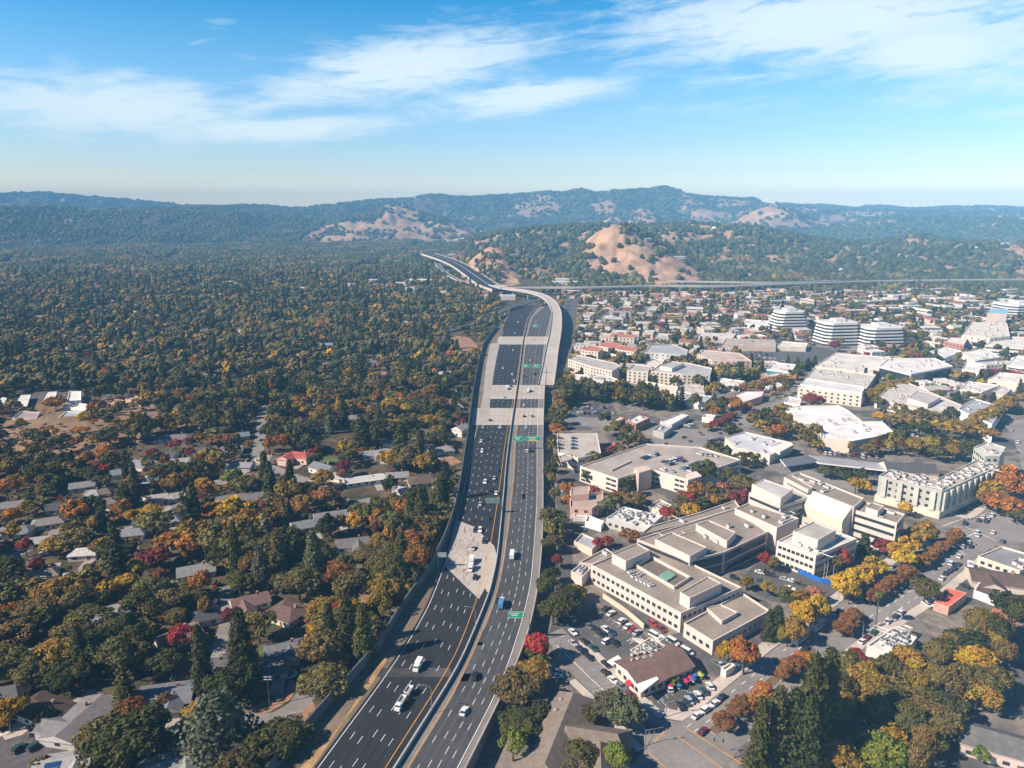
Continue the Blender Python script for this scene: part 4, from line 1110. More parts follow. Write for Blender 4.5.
GREY, DGREY, BRN, RBRN, TANR, WROOF = (.15, .145, .15), (.10, .10, .105), (.12, .08, .065), (.18, .09, .07), (.22, .17, .135), (.46, .44, .43)
HWALLS = [(.70, .66, .60), (.60, .54, .46), (.52, .48, .44), (.66, .58, .48), (.45, .40, .36)]
def build_houses():
    H = house
    H(42, 704, 17, 11, -22, BRN, HWALLS[0], 'brown hipped bungalow beside the cul de sac', hipr=.8, mark='the brown bungalow')
    H(80, 716, 20, 13, 80, (.27, .25, .25), HWALLS[2], 'big grey gabled house with pale annex beside the cul de sac', mark='the big grey gabled house', wing=(-4, 4, 7, 1))
    H(101, 702, 6, 7, 80, (.46, .52, .46), HWALLS[1], 'small pale green roofed annex beside the big grey gabled house', rise=.6, detail=1, chimney=False)
    H(63, 760, 15, 10, 15, (.46, .44, .43), HWALLS[0], 'light grey roofed house with blue solar panels', solar=True, mark='the solar panelled house', wing=(4, 3, 6, -1))
    H(165, 691, 18, 12, 12, (.24, .25, .27), HWALLS[2], 'grey gabled house behind the rounded oaks and hedge', wing=(3, 4, 8, -1), mark='the grey house among oaks')
    H(171, 762, 18, 12, 25, (.34, .36, .34), HWALLS[2], 'pale grey house in the shade of the big blue cedar', wing=(4, 4, 7, -1), mark='the house by the blue cedar')
    H(287, 608, 15, 13, -28, (.20, .125, .105), HWALLS[1], 'red brown hipped house in a shrub garden', hipr=.75, mark='the red brown hipped house')
    H(250, 598, 15, 9, 30, (.24, .15, .13), HWALLS[3], 'dusty red brown winged house beside the tall conifers', wing=(-3, 6, 7, -1), mark='the dusty red winged house')
    H(178, 632, 15, 9, 48, (.36, .25, .21), HWALLS[3], 'tan pink gabled house behind the scarlet maple', mark='the tan pink house')
    H(284, 646, 14, 10, 20, (.23, .23, .24), HWALLS[2], 'grey house above the yellow street tree', wing=(2, 3, 6, -1), mark='the grey house above the bend')
    H(270, 663, 13, 10, 10, (.20, .20, .21), HWALLS[2], 'low dark grey house inside the bend of the lane', hipr=.5)
    H(213, 664, 13, 11, 20, (.19, .18, .18), HWALLS[2], 'dark grey flat gabled house between the two tall conifers')
    H(196, 567, 16, 10, 24, (.30, .31, .31), HWALLS[2], 'grey roofed house with a small lawn among dense oaks', mark='the grey house with a lawn')
    H(171, 536, 14, 10, 75, (.24, .25, .26), HWALLS[2], 'grey house beside the golden brown tree', mark='the golden brown rounded tree')
    H(212, 532, 13, 10, 20, (.28, .27, .26), HWALLS[0], 'white gabled cottage with a bright lawn')
    H(299, 453, 17, 11, -15, (.55, .13, .10), (.74, .52, .44), 'coral red tiled villa with pale pink walls', hipr=.6, wing=(-5, 6, 9, -1), mark='the coral red villa', h=4.6)
    H(323, 465, 17, 10, -35, (.25, .26, .29), HWALLS[0], 'slate grey gabled house below the coral red villa', mark='the slate grey gabled house', h=3.6, rise=2.6)
    H(365, 478, 24, 10, 22, (.68, .66, .63), HWALLS[0], 'long white flat roofed house beside the dark red tree', rise=.5, mark='the long white house')
    H(340, 475, 13, 9, -20, (.58, .54, .50), HWALLS[0], 'white roofed house next to the dark red tree', rise=.6)
    H(375, 451, 16, 10, 15, (.34, .35, .35), HWALLS[0], 'pale grey house behind the golden yellow tree', wing=(3, 4, 7, -1), mark='the pale grey house')
    H(424, 477, 20, 14, 15, (.16, .115, .095), HWALLS[3], 'wide brown hipped house under the sound wall trees', hipr=.8, mark='the wide brown house')
    H(405, 488, 14, 8, -20, (.55, .50, .46), HWALLS[0], 'white walled house with a red patio')
    H(397, 473, 14, 9, 10, (.36, .35, .34), HWALLS[0], 'grey white house beyond the clipped hedge')
    H(352, 540, 16, 10, 15, (.22, .205, .20), HWALLS[0], 'dark grey house with white gable among tall oaks', wing=(3, 4, 6, -1), mark='the dark house with white gable')
    H(305, 522, 14, 10, 25, (.26, .27, .29), HWALLS[2], 'blue grey house under dark oaks', mark='the blue grey house')
    H(331, 513, 18, 10, 20, (.27, .27, .28), HWALLS[2], 'grey house on the shaded lane')
    H(441, 447, 17, 12, 15, (.36, .34, .32), HWALLS[0], 'pale hipped house beside the sound wall', hipr=.6, mark='the pale hipped house')
    H(461, 426, 12, 9, 60, (.40, .40, .40), HWALLS[0], 'white two storey house close to the sound wall', h=5.5, rise=2.2, mark='the two storey white house')
    H(240, 496, 26, 12, 14, (.23, .21, .20), HWALLS[1], 'long low grey house above the golden grove', rise=1.3, mark='the long low grey house')
    H(174, 437, 24, 13, 12, (.27, .22, .22), HWALLS[2], 'long mauve grey house below the dry grass knoll', hipr=.7, mark='the mauve grey house')
    for px, py, L, w, a, r, d in ((166, 453, 15, 11, 15, GREY, 'grey hipped house'), (142, 462, 15, 12, -20, (.32, .36, .40), 'blue grey hipped house'), (205, 448, 17, 11, 15, GREY, 'mid grey house'), (232, 447, 17, 12, 20, (.25, .22, .23), 'mauve roofed house'), (238, 434, 18, 10, 25, (.24, .27, .31), 'steel blue house'),
                                  (240, 463, 20, 9, 5, (.36, .37, .40), 'light grey house'), (255, 474, 12, 9, 10, TANR, 'tan house'), (183, 492, 15, 9, 35, WROOF, 'white roofed house'), (168, 517, 14, 10, 20, (.30, .33, .36), 'pale slate house'), (160, 495, 15, 9, 15, (.5, .45, .4), 'cream roofed house'), (146, 517, 14, 9, 20, GREY, 'grey cottage'),
                                  (222, 480, 12, 9, 30, (.45, .38, .34), 'pale tan cottage'), (98, 490, 18, 9, 15, TANR, 'tan roofed house'), (93, 491, 10, 8, 0, WROOF, 'small white house'), (100, 500, 22, 9, 18, (.27, .23, .20), 'low brown house'), (48, 519, 18, 10, 25, (.31, .28, .26), 'stone grey house'), (38, 538, 20, 8, 25, WROOF, 'long white roofed house'), (85, 549, 15, 9, 20, (.66, .64, .62), 'bright white roofed house'),
                                  (103, 543, 14, 9, -25, (.12, .13, .16), 'dark roofed house'), (22, 565, 18, 10, 25, TANR, 'tan house'), (43, 571, 14, 9, 20, (.33, .28, .24), 'sandy brown house'), (78, 572, 13, 8, 20, (.55, .56, .6), 'pale roofed house'), (113, 608, 15, 10, 20, (.38, .38, .38), 'light grey house'), (30, 652, 20, 9, 25, (.30, .28, .27), 'long grey house'), (8, 688, 12, 9, 20, GREY, 'grey cottage'), (15, 528, 20, 11, 20, (.25, .28, .31), 'blue grey house'), (60, 504, 15, 10, 25, DGREY, 'dark slate house'),
                                  (130, 530, 17, 9, 10, (.30, .31, .33), 'grey house'), (120, 470, 13, 10, 20, (.27, .29, .31), 'slate house'), (205, 612, 13, 9, 35, DGREY, 'dark grey house'), (235, 655, 11, 9, 20, DGREY, 'small dark house'), (390, 440, 13, 9, 0, GREY, 'grey house'), (430, 400, 15, 10, 10, (.55, .36, .30), 'salmon roofed house'), (445, 372, 15, 10, 10, (.62, .56, .5), 'cream house'), (408, 392, 15, 10, 5, GREY, 'grey roofed house'), (350, 400, 15, 11, 10, (.42, .27, .22), 'terracotta house'), (375, 385, 15, 10, 0, GREY, 'grey roofed house'), (462, 388, 12, 10, 0, (.5, .2, .15), 'red roofed house'), (455, 405, 16, 10, 10, (.58, .55, .52), 'white house')):
        H(px, py, L * .84, w, a + random.uniform(-12, 12), r, random.choice(HWALLS), desc=d, hipr=random.choice((0, .6)), detail=2 if py > 470 else 1)
    # the pink house at the lower edge of the park, and the tan many-gabled restaurant roof near the crossing
    H(1006, 738, 24, 12, -28, (.19, .185, .18), (.56, .44, .40), 'pink walled house with long grey roof at the edge of the park', mark='the pink walled house', h=4.4, rise=3.0, name='house')
    q = [P(575, 682, 5).xy, P(556, 724, 8).xy]
    big = thing('hall', 'tan many gabled hall roof beside the corner oak', 'hall', (q[1].x, q[1].y, 0)); landmark('the tan many gabled hall', q[1])
    sh1, sh2 = shingle((.19, .152, .12)), wm((.5, .42, .34))
    def wing(p0, p1, w, zr, nm):
        p0, p1 = P(*p0, zr).xy, P(*p1, zr).xy
        m_ = (p0 + p1) / 2 - q[1]; d = p1 - p0; L = d.length; a = math.atan2(d.y, d.x)
        b = MB(); b.prism([(-L / 2 + .6, -w / 2 + .6), (L / 2 - .6, -w / 2 + .6), (L / 2 - .6, w / 2 - .6), (-L / 2 + .6, w / 2 - .6)], 0, 3.4)
        o = b.build('wall', sh2, big); o.location = (m_.x, m_.y, 0); o.rotation_euler = (0, 0, a)
        g = gable(big, L - 1, w - 1, 3.45, zr, .55, .5, sh1, sh2); g.location = (m_.x, m_.y, 0); g.rotation_euler = (0, 0, a)
        c, s = math.cos(a), math.sin(a); m2 = m_ + q[1]
        occupy([(m2.x + x * c - y * s, m2.y + x * s + y * c) for x, y in ((-L / 2, -w / 2), (L / 2, -w / 2), (L / 2, w / 2), (-L / 2, w / 2))])
        return o
    wing((577, 684), (540, 775), 17, 8.0, 'a'); wing((553, 724), (632, 736), 16, 7.85, 'b'); wing((600, 733), (602, 790), 13, 7.7, 'c')
    for p in ((570, 697), (561, 698), (556, 708), (565, 705)):
        w = P(*p, 7) - big.location; link('roof_unit', hvac_mesh(1), big, (w.x, w.y, 6.2), .4, .42)
    # gabled dark hall behind the green apartments, brown houses by the shop row
    H(909, 465, 30, 16, -8, (.13, .125, .13), (.6, .52, .42), 'dark gabled hall at the end of the long carport', h=5, rise=4, detail=1, name='hall', cat='hall', chimney=False)
    H(1000, 575, 24, 14, -20, (.17, .115, .095), (.55, .48, .4), 'dark brown gabled restaurant behind the red orange shop', h=3.6, rise=2.4, detail=1, name='restaurant', cat='restaurant', wing=(-5, 5, 9, -1))
build_houses()
# ------------------------------------------------------------------ the middle distance of the town
def build_midtown():
    B = building
    WR, CR = (.64, .60, .56), (.56, .49, .42)
    B('warehouse', 'big white flat roofed store with a stepped edge among dark trees', 'store', [(783, 408), (800, 405.5), (838, 405), (848, 410), (862, 421), (882, 421), (895, 433), (850, 441.5), (824, 438), (821, 424), (805, 424)], 9, wall=CREAM, roof=(.68, .65, .62), hv=10, mark='the big white store')
    B('warehouse', 'pale grey roofed warehouse with white block at its corner', 'warehouse', [(725, 437), (745, 431.5), (793, 443), (770, 455), (735, 447)], 7, wall=(.62, .55, .46), roof=(.50, .50, .52), hv=5, boxes=[([(770, 446), (782, 441.5), (794, 444.5), (780, 452)], 8.5, CREAM, (.62, .58, .54))], mark='the grey roofed warehouse')
    B('bank', 'white bank with a teal fascia band beside the diagonal street', 'bank', [(767, 369), (775, 362), (796, 364.5), (791, 372)], 7.5, wall=WHITEW, roof=WR, floors=2, win='band', hv=4, mark='the white bank')
    q = px_poly([(767, 369), (775, 362), (796, 364.5), (791, 372)], 7.5); m = centroid(q); rt = [o for o in C.objects if o.get('category') == 'bank'][0]
    b = MB(); b.prism([(p[0] - rt.location.x, p[1] - rt.location.y) for p in inset(q, -.35)], 3.3, 5.9, bottom=True); b.build('teal_fascia', mat('teal_fascia', (.02, .26, .28), rough=.5), rt)
    B('shop', 'white walled shop block with arched ground floor behind the red street trees', 'shop', [(798, 387), (815, 367), (876, 374.5), (862, 395)], 11, wall=(.66, .58, .48), roof=(.50, .46, .42), floors=3, win='each', spacing=5, hv=14, boxes=[([(800, 384), (806, 378), (865, 387), (862, 393)], 12.5, WHITEW, (.6, .57, .54))], mark='the arched shop block')
    B('shop', 'wide cream shop block with blue shopfronts facing the tree filled car park', 'shop', [(875, 399), (890, 386), (905, 381), (962, 405), (956, 412), (925, 410)], 8, wall=(.58, .49, .42), roof=(.50, .45, .41), floors=2, win='each', spacing=5, hv=18, boxes=[([(908, 398), (918, 390), (941, 397), (928, 404)], 11, CR, (.42, .38, .35))], mark='the blue fronted shop block')
    B('shop', 'white cornered store with grey roof by the far end of the boulevard', 'shop', [(958, 409), (975, 398.5), (1003, 407), (992, 424)], 9, wall=(.74, .71, .68), roof=(.33, .33, .36), floors=0, hv=3, mark='the white cornered store')
    B('shop', 'low white walled building with sawtooth parapet in the tree filled car park', 'shop', [(957, 424), (960, 420), (992, 432), (992, 437)], 4.5, wall=WHITEW, roof=CR, hv=5)
    B('store', 'white colonnaded store with dark glazed front', 'store', [(879, 366), (889, 358), (935, 358), (953, 366), (911, 374)], 12, wall=(.70, .66, .62), roof=(.64, .60, .56), floors=1, win='glass', hv=12, mark='the colonnaded store')
    B('shop', 'long low white shop row between the arched block and the office towers', 'shop', [(815, 366), (835, 353), (890, 357), (876, 373)], 7, wall=CREAM, roof=(.60, .56, .51), floors=1, win='each', spacing=5, hv=14, mark='the low white shop row')
    B('shop', 'white arched pavilion before the dark red hedge', 'shop', [(962, 369), (966, 363), (982, 365), (979, 372)], 7, wall=WHITEW, roof=WR, floors=1, win='each', spacing=4)
    B('shop', 'cream flat roofed shop with grey side near the colonnaded store', 'shop', [(960, 389), (968, 381), (1000, 385), (982, 392)], 7, wall=(.62, .58, .54), roof=(.60, .57, .52), hv=5)
    B('shop', 'small tan shop behind the white cornered store', 'shop', [(993, 391), (1002, 386), (1012, 389), (1003, 396)], 7, wall=(.6, .5, .42), roof=CR, hv=3)
    B('shop', 'pale flat shop beneath the stepped mall', 'shop', [(925, 352), (945, 347), (962, 351), (945, 358)], 6, wall=WHITEW, roof=WR, hv=3)
    B('shop', 'long white shop with pale roof before the mall', 'shop', [(962, 352), (985, 348), (1000, 357), (975, 361)], 7, wall=WHITEW, roof=WR, hv=4)
    B('house', 'white corner building with tiled roofs below the diagonal street', 'building', [(784, 402), (788, 396), (801, 399), (800, 405)], 5, wall=WHITEW, roof=(.58, .52, .48))
    # the three terraced office towers
    def tower(label, mark, x0, x1, ytop, ybot, lev, taper):
        cx = (x0 + x1) / 2
        base = P(cx, ybot, 0); w = (P(x1, ybot, 0) - P(x0, ybot, 0)).length
        d = w * .75
        root = thing('office_tower', label, 'office tower', (base.x, base.y + d / 2, 0), R(8))
        landmark(mark, (base.x, base.y + d / 2)); occupy([(base.x - w / 2, base.y), (base.x + w / 2, base.y), (base.x + w / 2, base.y + d), (base.x - w / 2, base.y + d)])
        fh = 4.0
        wmt, band_, rf = wm((.74, .70, .66)), mat('tower_glass', (.035, .05, .075), rough=.15, var=.2, spec=.6), rm((.60, .57, .54))
        def oct_(sx, sy, cut): return [(-sx + cut, -sy), (sx - cut, -sy), (sx, -sy + cut), (sx, sy - cut), (sx - cut, sy), (-sx + cut, sy), (-sx, sy - cut), (-sx, -sy + cut)]
        for k in range(lev):
            f = 1 - taper * (k / lev) ** 1.4
            sx, sy, cut = w / 2 * f, d / 2 * f, w * .13
            z = k * fh
            b = MB(); b.prism(oct_(sx - .7, sy - .7, cut), z, z + fh * .60); b.build('window_band', band_, root)
            b = MB(); b.prism(oct_(sx, sy, cut), z + fh * .58, z + fh + .9 * (k == lev - 1), 0, 1, True); b.build('floor_band', [wmt, rf], root)
        b = MB(); b.prism(oct_(w * .17, d * .17, 2), lev * fh + .9, lev * fh + 4.5, 0, 1); b.build('penthouse', [wmt, rf], root)
        for k in range(6):
            link('roof_unit', hvac_mesh(k), root, (random.uniform(-w * .28, w * .28), random.uniform(-d * .28, d * .28), lev * fh + .9))
    tower('white banded office tower stepping back, behind the long tan roofed shop row', 'the first banded office tower', 774, 811, 314, 333, 7, .30)
    tower('white banded office tower between its two twins, with a red tree at its foot', 'the middle banded office tower', 822, 862, 319, 346, 7, .13)
    tower('white banded office tower with rounded corners beside dark evergreen trees', 'the rounded banded office tower', 864, 908, 323, 348, 6, .14)
    tower('white banded office block at the edge of town behind the mall', 'the banded block by the mall', 1006, 1052, 300, 321, 6, .08)
    # the mall
    B('mall', 'big beige mall hall with a pale blue roof', 'mall', [(987, 313), (990, 308), (1008, 309), (1007, 314)], 22, wall=(.58, .48, .40), roof=(.25, .42, .55), mark='the blue roofed mall hall')
    B('mall', 'stepped beige mall building with glass fronts below the blue roofed hall', 'mall', [(962, 335), (972, 322), (1007, 323), (1010, 336), (990, 338)], 14, wall=(.66, .57, .49), roof=(.60, .54, .47), floors=3, win='each', spacing=7, hv=16, mark='the stepped mall')
    B('mall', 'long beige mall wing with cream terraces at the edge of town', 'mall', [(985, 345), (1000, 336), (1050, 338), (1050, 350)], 10, wall=(.66, .58, .50), roof=(.62, .57, .5), floors=2, win='band', hv=8)
    B('mall', 'brick and white corner building with glass front before the mall', 'mall', [(945, 341), (950, 337), (968, 338), (964, 345)], 10, wall=(.40, .2, .16), roof=WR, floors=2, win='each', spacing=5)
    B('shop', 'white stepped terrace building at the end of the street trees', 'building', [(1007, 365), (1016, 356), (1050, 360), (1050, 372)], 9, wall=WHITEW, roof=WR, floors=2, win='band', hv=5)
    B('shop', 'beige low hall beneath the mall trees', 'shop', [(988, 379), (1000, 372), (1040, 376), (1020, 384)], 8, wall=CREAM, roof=WR, hv=5)
    # long roofs before the towers
    B('shop', 'long tan roofed shop row facing the car park', 'shop', [(722, 345), (726, 338), (775, 340), (776, 347)], 6, wall=(.5, .38, .30), roof=(.40, .33, .27), hv=4, mark='the tan roofed shop row')
    B('shop', 'cream roofed shop beside the long tan shop row', 'shop', [(777, 346), (782, 341), (808, 343), (806, 347)], 6, wall=CREAM, roof=(.66, .60, .52), hv=3)
    B('shop', 'white flat shop with pale ribbed front', 'shop', [(697, 338), (700, 332.5), (736, 333.5), (732, 339)], 6, wall=(.58, .52, .46), roof=(.54, .50, .46), hv=3)
    B('shop', 'long white roofed hall near the first banded office tower', 'shop', [(740, 323), (745, 319), (770, 321), (766, 326)], 7, wall=WHITEW, roof=WR, hv=4)
    # apartments beyond the belt of trees
    B('office', 'white three storey office with broad pale roof beyond the motorway verge', 'office', [(562, 380), (570, 374), (607, 375), (622, 381), (605, 388), (590, 386), (588, 383)], 10, wall=(.74, .69, .64), roof=(.62, .58, .54), floors=3, win='band', hv=5, mark='the white three storey office')
    B('apartment_block', 'beige bay windowed apartment block with grey roof above the white office', 'apartments', [(568, 359), (576, 354.5), (616, 363), (620, 366), (612, 371), (590, 366)], 13, wall=(.62, .53, .43), roof=(.40, .37, .34), floors=4, win='each', spacing=4, mark='the bay windowed apartments')
    B('apartment_block', 'square cream apartment block standing alone between dark trees', 'apartments', [(627, 370), (634, 364), (650, 366), (648, 372)], 13, wall=(.60, .52, .42), roof=(.40, .38, .36), floors=4, win='each', spacing=4, mark='the square cream apartments')
    B('apartment_block', 'long cream apartment block with stepped grey roofs', 'apartments', [(651, 371), (660, 364), (684, 362), (712, 368), (710, 375), (682, 374)], 13, wall=(.62, .54, .44), roof=(.38, .37, .37), floors=4, win='each', spacing=4, boxes=[([(660, 366), (672, 361), (684, 363), (672, 368)], 16)], mark='the stepped cream apartments')
    B('apartment_block', 'curved fronted grey roofed apartment block behind the square cream one', 'apartments', [(645, 352), (650, 345), (672, 344), (688, 350), (686, 356), (660, 353)], 12, wall=(.5, .47, .44), roof=(.36, .36, .37), floors=3, win='each', spacing=5)
    B('apartment_block', 'pink beige apartment block with red brick bays', 'apartments', [(697, 354), (703, 350), (740, 353), (752, 361), (738, 361), (712, 360)], 13, wall=(.60, .46, .38), roof=(.48, .38, .32), floors=4, win='each', spacing=5, mark='the pink beige apartments')
    for k, (pts, d) in enumerate((([(581, 350), (590, 345), (603, 348), (598, 352)], 'red tiled apartment house beside the motorway trees'), ([(598, 346), (606, 341.5), (622, 344), (616, 349)], 'red tiled apartment house topped by a ridge turret'), ([(615, 349), (622, 345), (640, 348), (634, 352)], 'red tiled apartment house nearest the square cream block'), ([(608, 337), (612, 333), (637, 335), (634, 338)], 'long red tiled house under the white roofed halls'))):
        B('apartment_block', d, 'apartments', pts, 11, wall=(.68, .58, .48), roof=(.46, .16, .12), floors=3, win='each', spacing=4, par=.1, mark='the red tiled apartments' if k == 1 else None)
    B('office', 'cream two storey office with wavy wall beyond the belt of trees', 'office', [(634, 387), (645, 381), (678, 387), (676, 392)], 8, wall=(.72, .60, .46), roof=(.64, .56, .46), floors=2, win='each', spacing=4, mark='the cream wavy office')
    B('office', 'curved white walled building between cream office and street trees', 'office', [(675, 398), (676, 391), (712, 396), (705, 402)], 7, wall=(.72, .69, .66), roof=(.34, .34, .35), hv=4)
    B('shop', 'white pitched roof building beside the diagonal street', 'shop', [(725, 398), (745, 391), (764, 391), (762, 396), (738, 404)], 6, wall=(.6, .3, .25), roof=(.68, .64, .60), mark='the white pitched shop')
    B('shop', 'white low building in the car park before the diagonal street', 'shop', [(717, 380), (722, 378), (745, 381), (740, 387), (722, 386)], 4.5, wall=WHITEW, roof=WR, hv=4)
    B('shop', 'two storey brick shop with white roof on the corner of the street', 'shop', [(625.5, 420), (638, 414.5), (650, 417.5), (636, 424)], 6.5, wall=BRICK, roof=(.62, .60, .57), floors=2, win='each', spacing=3.5, hv=3, mark='the two storey brick shop')
    B('shop', 'small square brick shop next to the two storey one', 'shop', [(613, 419), (619, 416), (625, 418), (619, 421.5)], 4.5, wall=BRICK, roof=(.55, .5, .46), hv=1)
    B('garage', 'white roofed car repair shop behind the brick shops', 'garage', [(660, 421), (680, 413.5), (689, 415), (672, 424.5)], 5, wall=(.5, .47, .44), roof=(.68, .66, .63), mark='the white repair shop')
    B('shop', 'grey canopied filling station on the street corner', 'filling station', [(653, 430), (660, 424), (672, 427), (664, 433)], 5, wall=(.4, .38, .36), roof=(.34, .33, .33), hv=2)
    B('shop', 'low white tile roofed house near the top of the street', 'shop', [(702, 417), (705, 414), (716, 415), (713, 419)], 4, wall=WHITEW, roof=WR)
    # school with its carports in the suburb
    for k, (pts, d) in enumerate((([(-3, 404), (2, 397), (7, 398), (3, 405)], 'first'), ([(14, 406), (21, 395), (31, 394.5), (27, 406)], 'second'), ([(42, 403), (48, 392), (57, 391.5), (54, 402.5)], 'third'))):
        q = px_poly(pts, 4); c = centroid(q)
        rt = thing('carport', None, 'carport', (c.x, c.y, 0)); AUTO.append((rt, 'white slanted carport roof', c))
        L = ccw([(p.x - c.x, p.y - c.y) for p in q])
        b = MB(); b.prism(L, 3.5, 4, 0, 0, True); b.build('canopy_roof', rm((.60, .57, .52)), rt)
        for p in L:
            b = MB(); b.tube((p[0] * .85, p[1] * .85, 0), (p[0] * .85, p[1] * .85, 3.5), .15, .15, 5); b.build('post', METAL, rt)
        occupy(q)
    B('school', 'white square school hall at the edge of the carports', 'school', [(67, 401), (69, 391), (81, 391), (81, 400)], 6, wall=WHITEW, roof=(.66, .62, .57), mark='the white school hall')
    B('school', 'low bright white school wing above the dry grass knoll', 'school', [(62, 406), (68, 402), (88, 404), (86, 409)], 4, wall=WHITEW, roof=(.72, .69, .66))
    B('school', 'blue grey school wing with white gable under the hall', 'school', [(58, 418), (66, 411), (88, 412), (84, 419)], 5, wall=WHITEW, roof=(.36, .38, .42))
    B('school', 'mauve roofed school wing beside the dark hedge', 'school', [(12, 418), (22, 411), (40, 412), (36, 419)], 4, wall=HWALLS[2], roof=(.33, .26, .25))
    B('house', 'salmon walled house on the brow of the dry grass knoll', 'house', [(107, 403), (113, 399), (124, 400), (122, 404)], 5, wall=(.6, .36, .26), roof=(.36, .2, .15))
    B('house', 'second salmon house beside the dry grass knoll, further along the brow', 'house', [(125, 399), (130, 395), (144, 397), (140, 402)], 5, wall=(.6, .4, .3), roof=(.38, .25, .2))
    flat('parking_lot', [px_poly([(5, 408), (20, 394), (120, 390), (125, 396), (90, 400), (60, 408), (30, 410)]), px_poly([(0, 425), (50, 421), (52, 427), (0, 431)])], LOT, .04, occ=2)
    for x in range(84, 180, 8):     # terracotta roofs of a terrace in the woods
        y = 336 + 5 * math.sin(x * .09) + (x - 130) * .035
        w = P(x, y, 4).xy; house(w.x, w.y, random.uniform(13, 18), 10, random.uniform(-15, 15), (.40, .22, .17), (.6, .42, .34), desc='terracotta terrace house', world=True, detail=0)
    for x, y, L, w_, c in ((232, 283, 40, 16, (.74, .72, .70)), (420, 281, 60, 24, (.72, .70, .68)), (400, 284, 30, 14, (.66, .63, .6)), (380, 286, 34, 14, (.62, .6, .57)), (372, 281, 26, 14, (.70, .68, .66)), (410, 289, 20, 12, (.66, .64, .6)), (440, 293, 26, 10, (.66, .62, .58)), (330, 281, 18, 12, (.6, .57, .54)), (298, 289, 30, 12, (.62, .6, .58)), (282, 281, 14, 12, (.66, .64, .62)), (350, 285, 22, 12, (.64, .5, .46)), (458, 252, 70, 22, (.62, .6, .56)), (565, 283, 60, 18, (.66, .62, .58)), (562, 280, 34, 16, (.66, .64, .62)), (490, 293, 50, 20, (.45, .2, .17)), (500, 297, 60, 16, (.6, .56, .52))):
        p = P(x, y, 5).xy; z = float(height(p.x, p.y))
        if z > 8: p = P(x, y, z + 5).xy; z = float(height(p.x, p.y))
        occupy([(p.x - L / 2 - 4, p.y - 45), (p.x + L / 2 + 4, p.y - 45), (p.x + L / 2 + 4, p.y), (p.x - L / 2 - 4, p.y)])
        building('warehouse', None, 'warehouse', [(p.x - L / 2, p.y - w_ / 2), (p.x + L / 2, p.y - w_ / 2), (p.x + L / 2, p.y + w_ / 2), (p.x - L / 2, p.y + w_ / 2)], 9, wall=c, roof=c, world=True, par=.4, desc='long flat roofed hall', group=None).location.z = z
build_midtown()

def fill_town():
    """the small white and tan buildings packed between the named ones and the long viaduct"""
    r = random.Random(5)
    WALLS = [(.66, .60, .54, 'white walled'), (.60, .51, .41, 'cream walled'), (.5, .47, .45, 'grey walled'), (.56, .42, .33, 'tan walled'), (.40, .22, .17, 'brick walled')]
    ROOFS = [(.62, .57, .51, 'white roofed'), (.52, .46, .40, 'pale roofed'), (.40, .38, .36, 'grey roofed'), (.36, .28, .22, 'tan roofed'), (.44, .17, .13, 'red roofed')]
    n = 0
    y = 640.0
    while y < 1600:
        step = 24 + y * .008
        x = -30 + (0 if y > 900 else 60)
        x1 = y * .80
        while x < x1:
            u, v = to_px(x, y, 5)
            gap = r.uniform(14, 32)
            jx, jy = x + r.uniform(-6, 6), y + r.uniform(-8, 8)
            x += gap + 6
            if not (560 < u < 1045 and 286 < v < 420) or n > 330: continue
            if r.random() < .16: continue
            L, w, h = r.uniform(11, 30) * (1.7 if r.random() < .14 else 1), r.uniform(9, 19), r.choice((4, 4.5, 5, 6, 7, 8.5))
            if u > 850 and v < 312: L *= 1.5; h += 2.5
            if occupied(jx, jy, 10) or occupied(jx, jy, 5) or occupied(jx + 6, jy + 6) or occupied(jx - 6, jy - 6): continue
            a = R(-14 if u < 700 else 10) + r.choice((0, 0, math.pi / 2)) + r.uniform(-.08, .08)
            W, F = r.choice(WALLS[:2] + WALLS), r.choice(ROOFS[:2] + ROOFS[:2] + ROOFS)
            if u > 900 and r.random() < .5: W, F = WALLS[0], ROOFS[0]
            c, s = math.cos(a), math.sin(a)
            q = [(jx + p * c - t * s, jy + p * s + t * c) for p, t in ((-L / 2, -w / 2), (L / 2, -w / 2), (L / 2, w / 2), (-L / 2, w / 2))]
            if F[3] == 'red roofed' or r.random() < .18:
                house(jx, jy, L * .8, w * .8, math.degrees(a), F[:3], W[:3], desc=f'{F[3]} {W[3]} house', world=True, detail=0, h=h, rise=2.4, name='town_house')
            else:
                building('low_building', None, 'building', q, h, wall=W[:3], roof=F[:3], world=True, par=.6, floors=(1 if h < 6 else 2) if v > 300 else 0, win='band' if v < 330 else 'each', spacing=4.5, hv=r.randrange(0, 4) if v > 300 else 0, desc=f'{F[3]} {W[3]} building')
            n += 1
        y += step
    return n
fill_town()

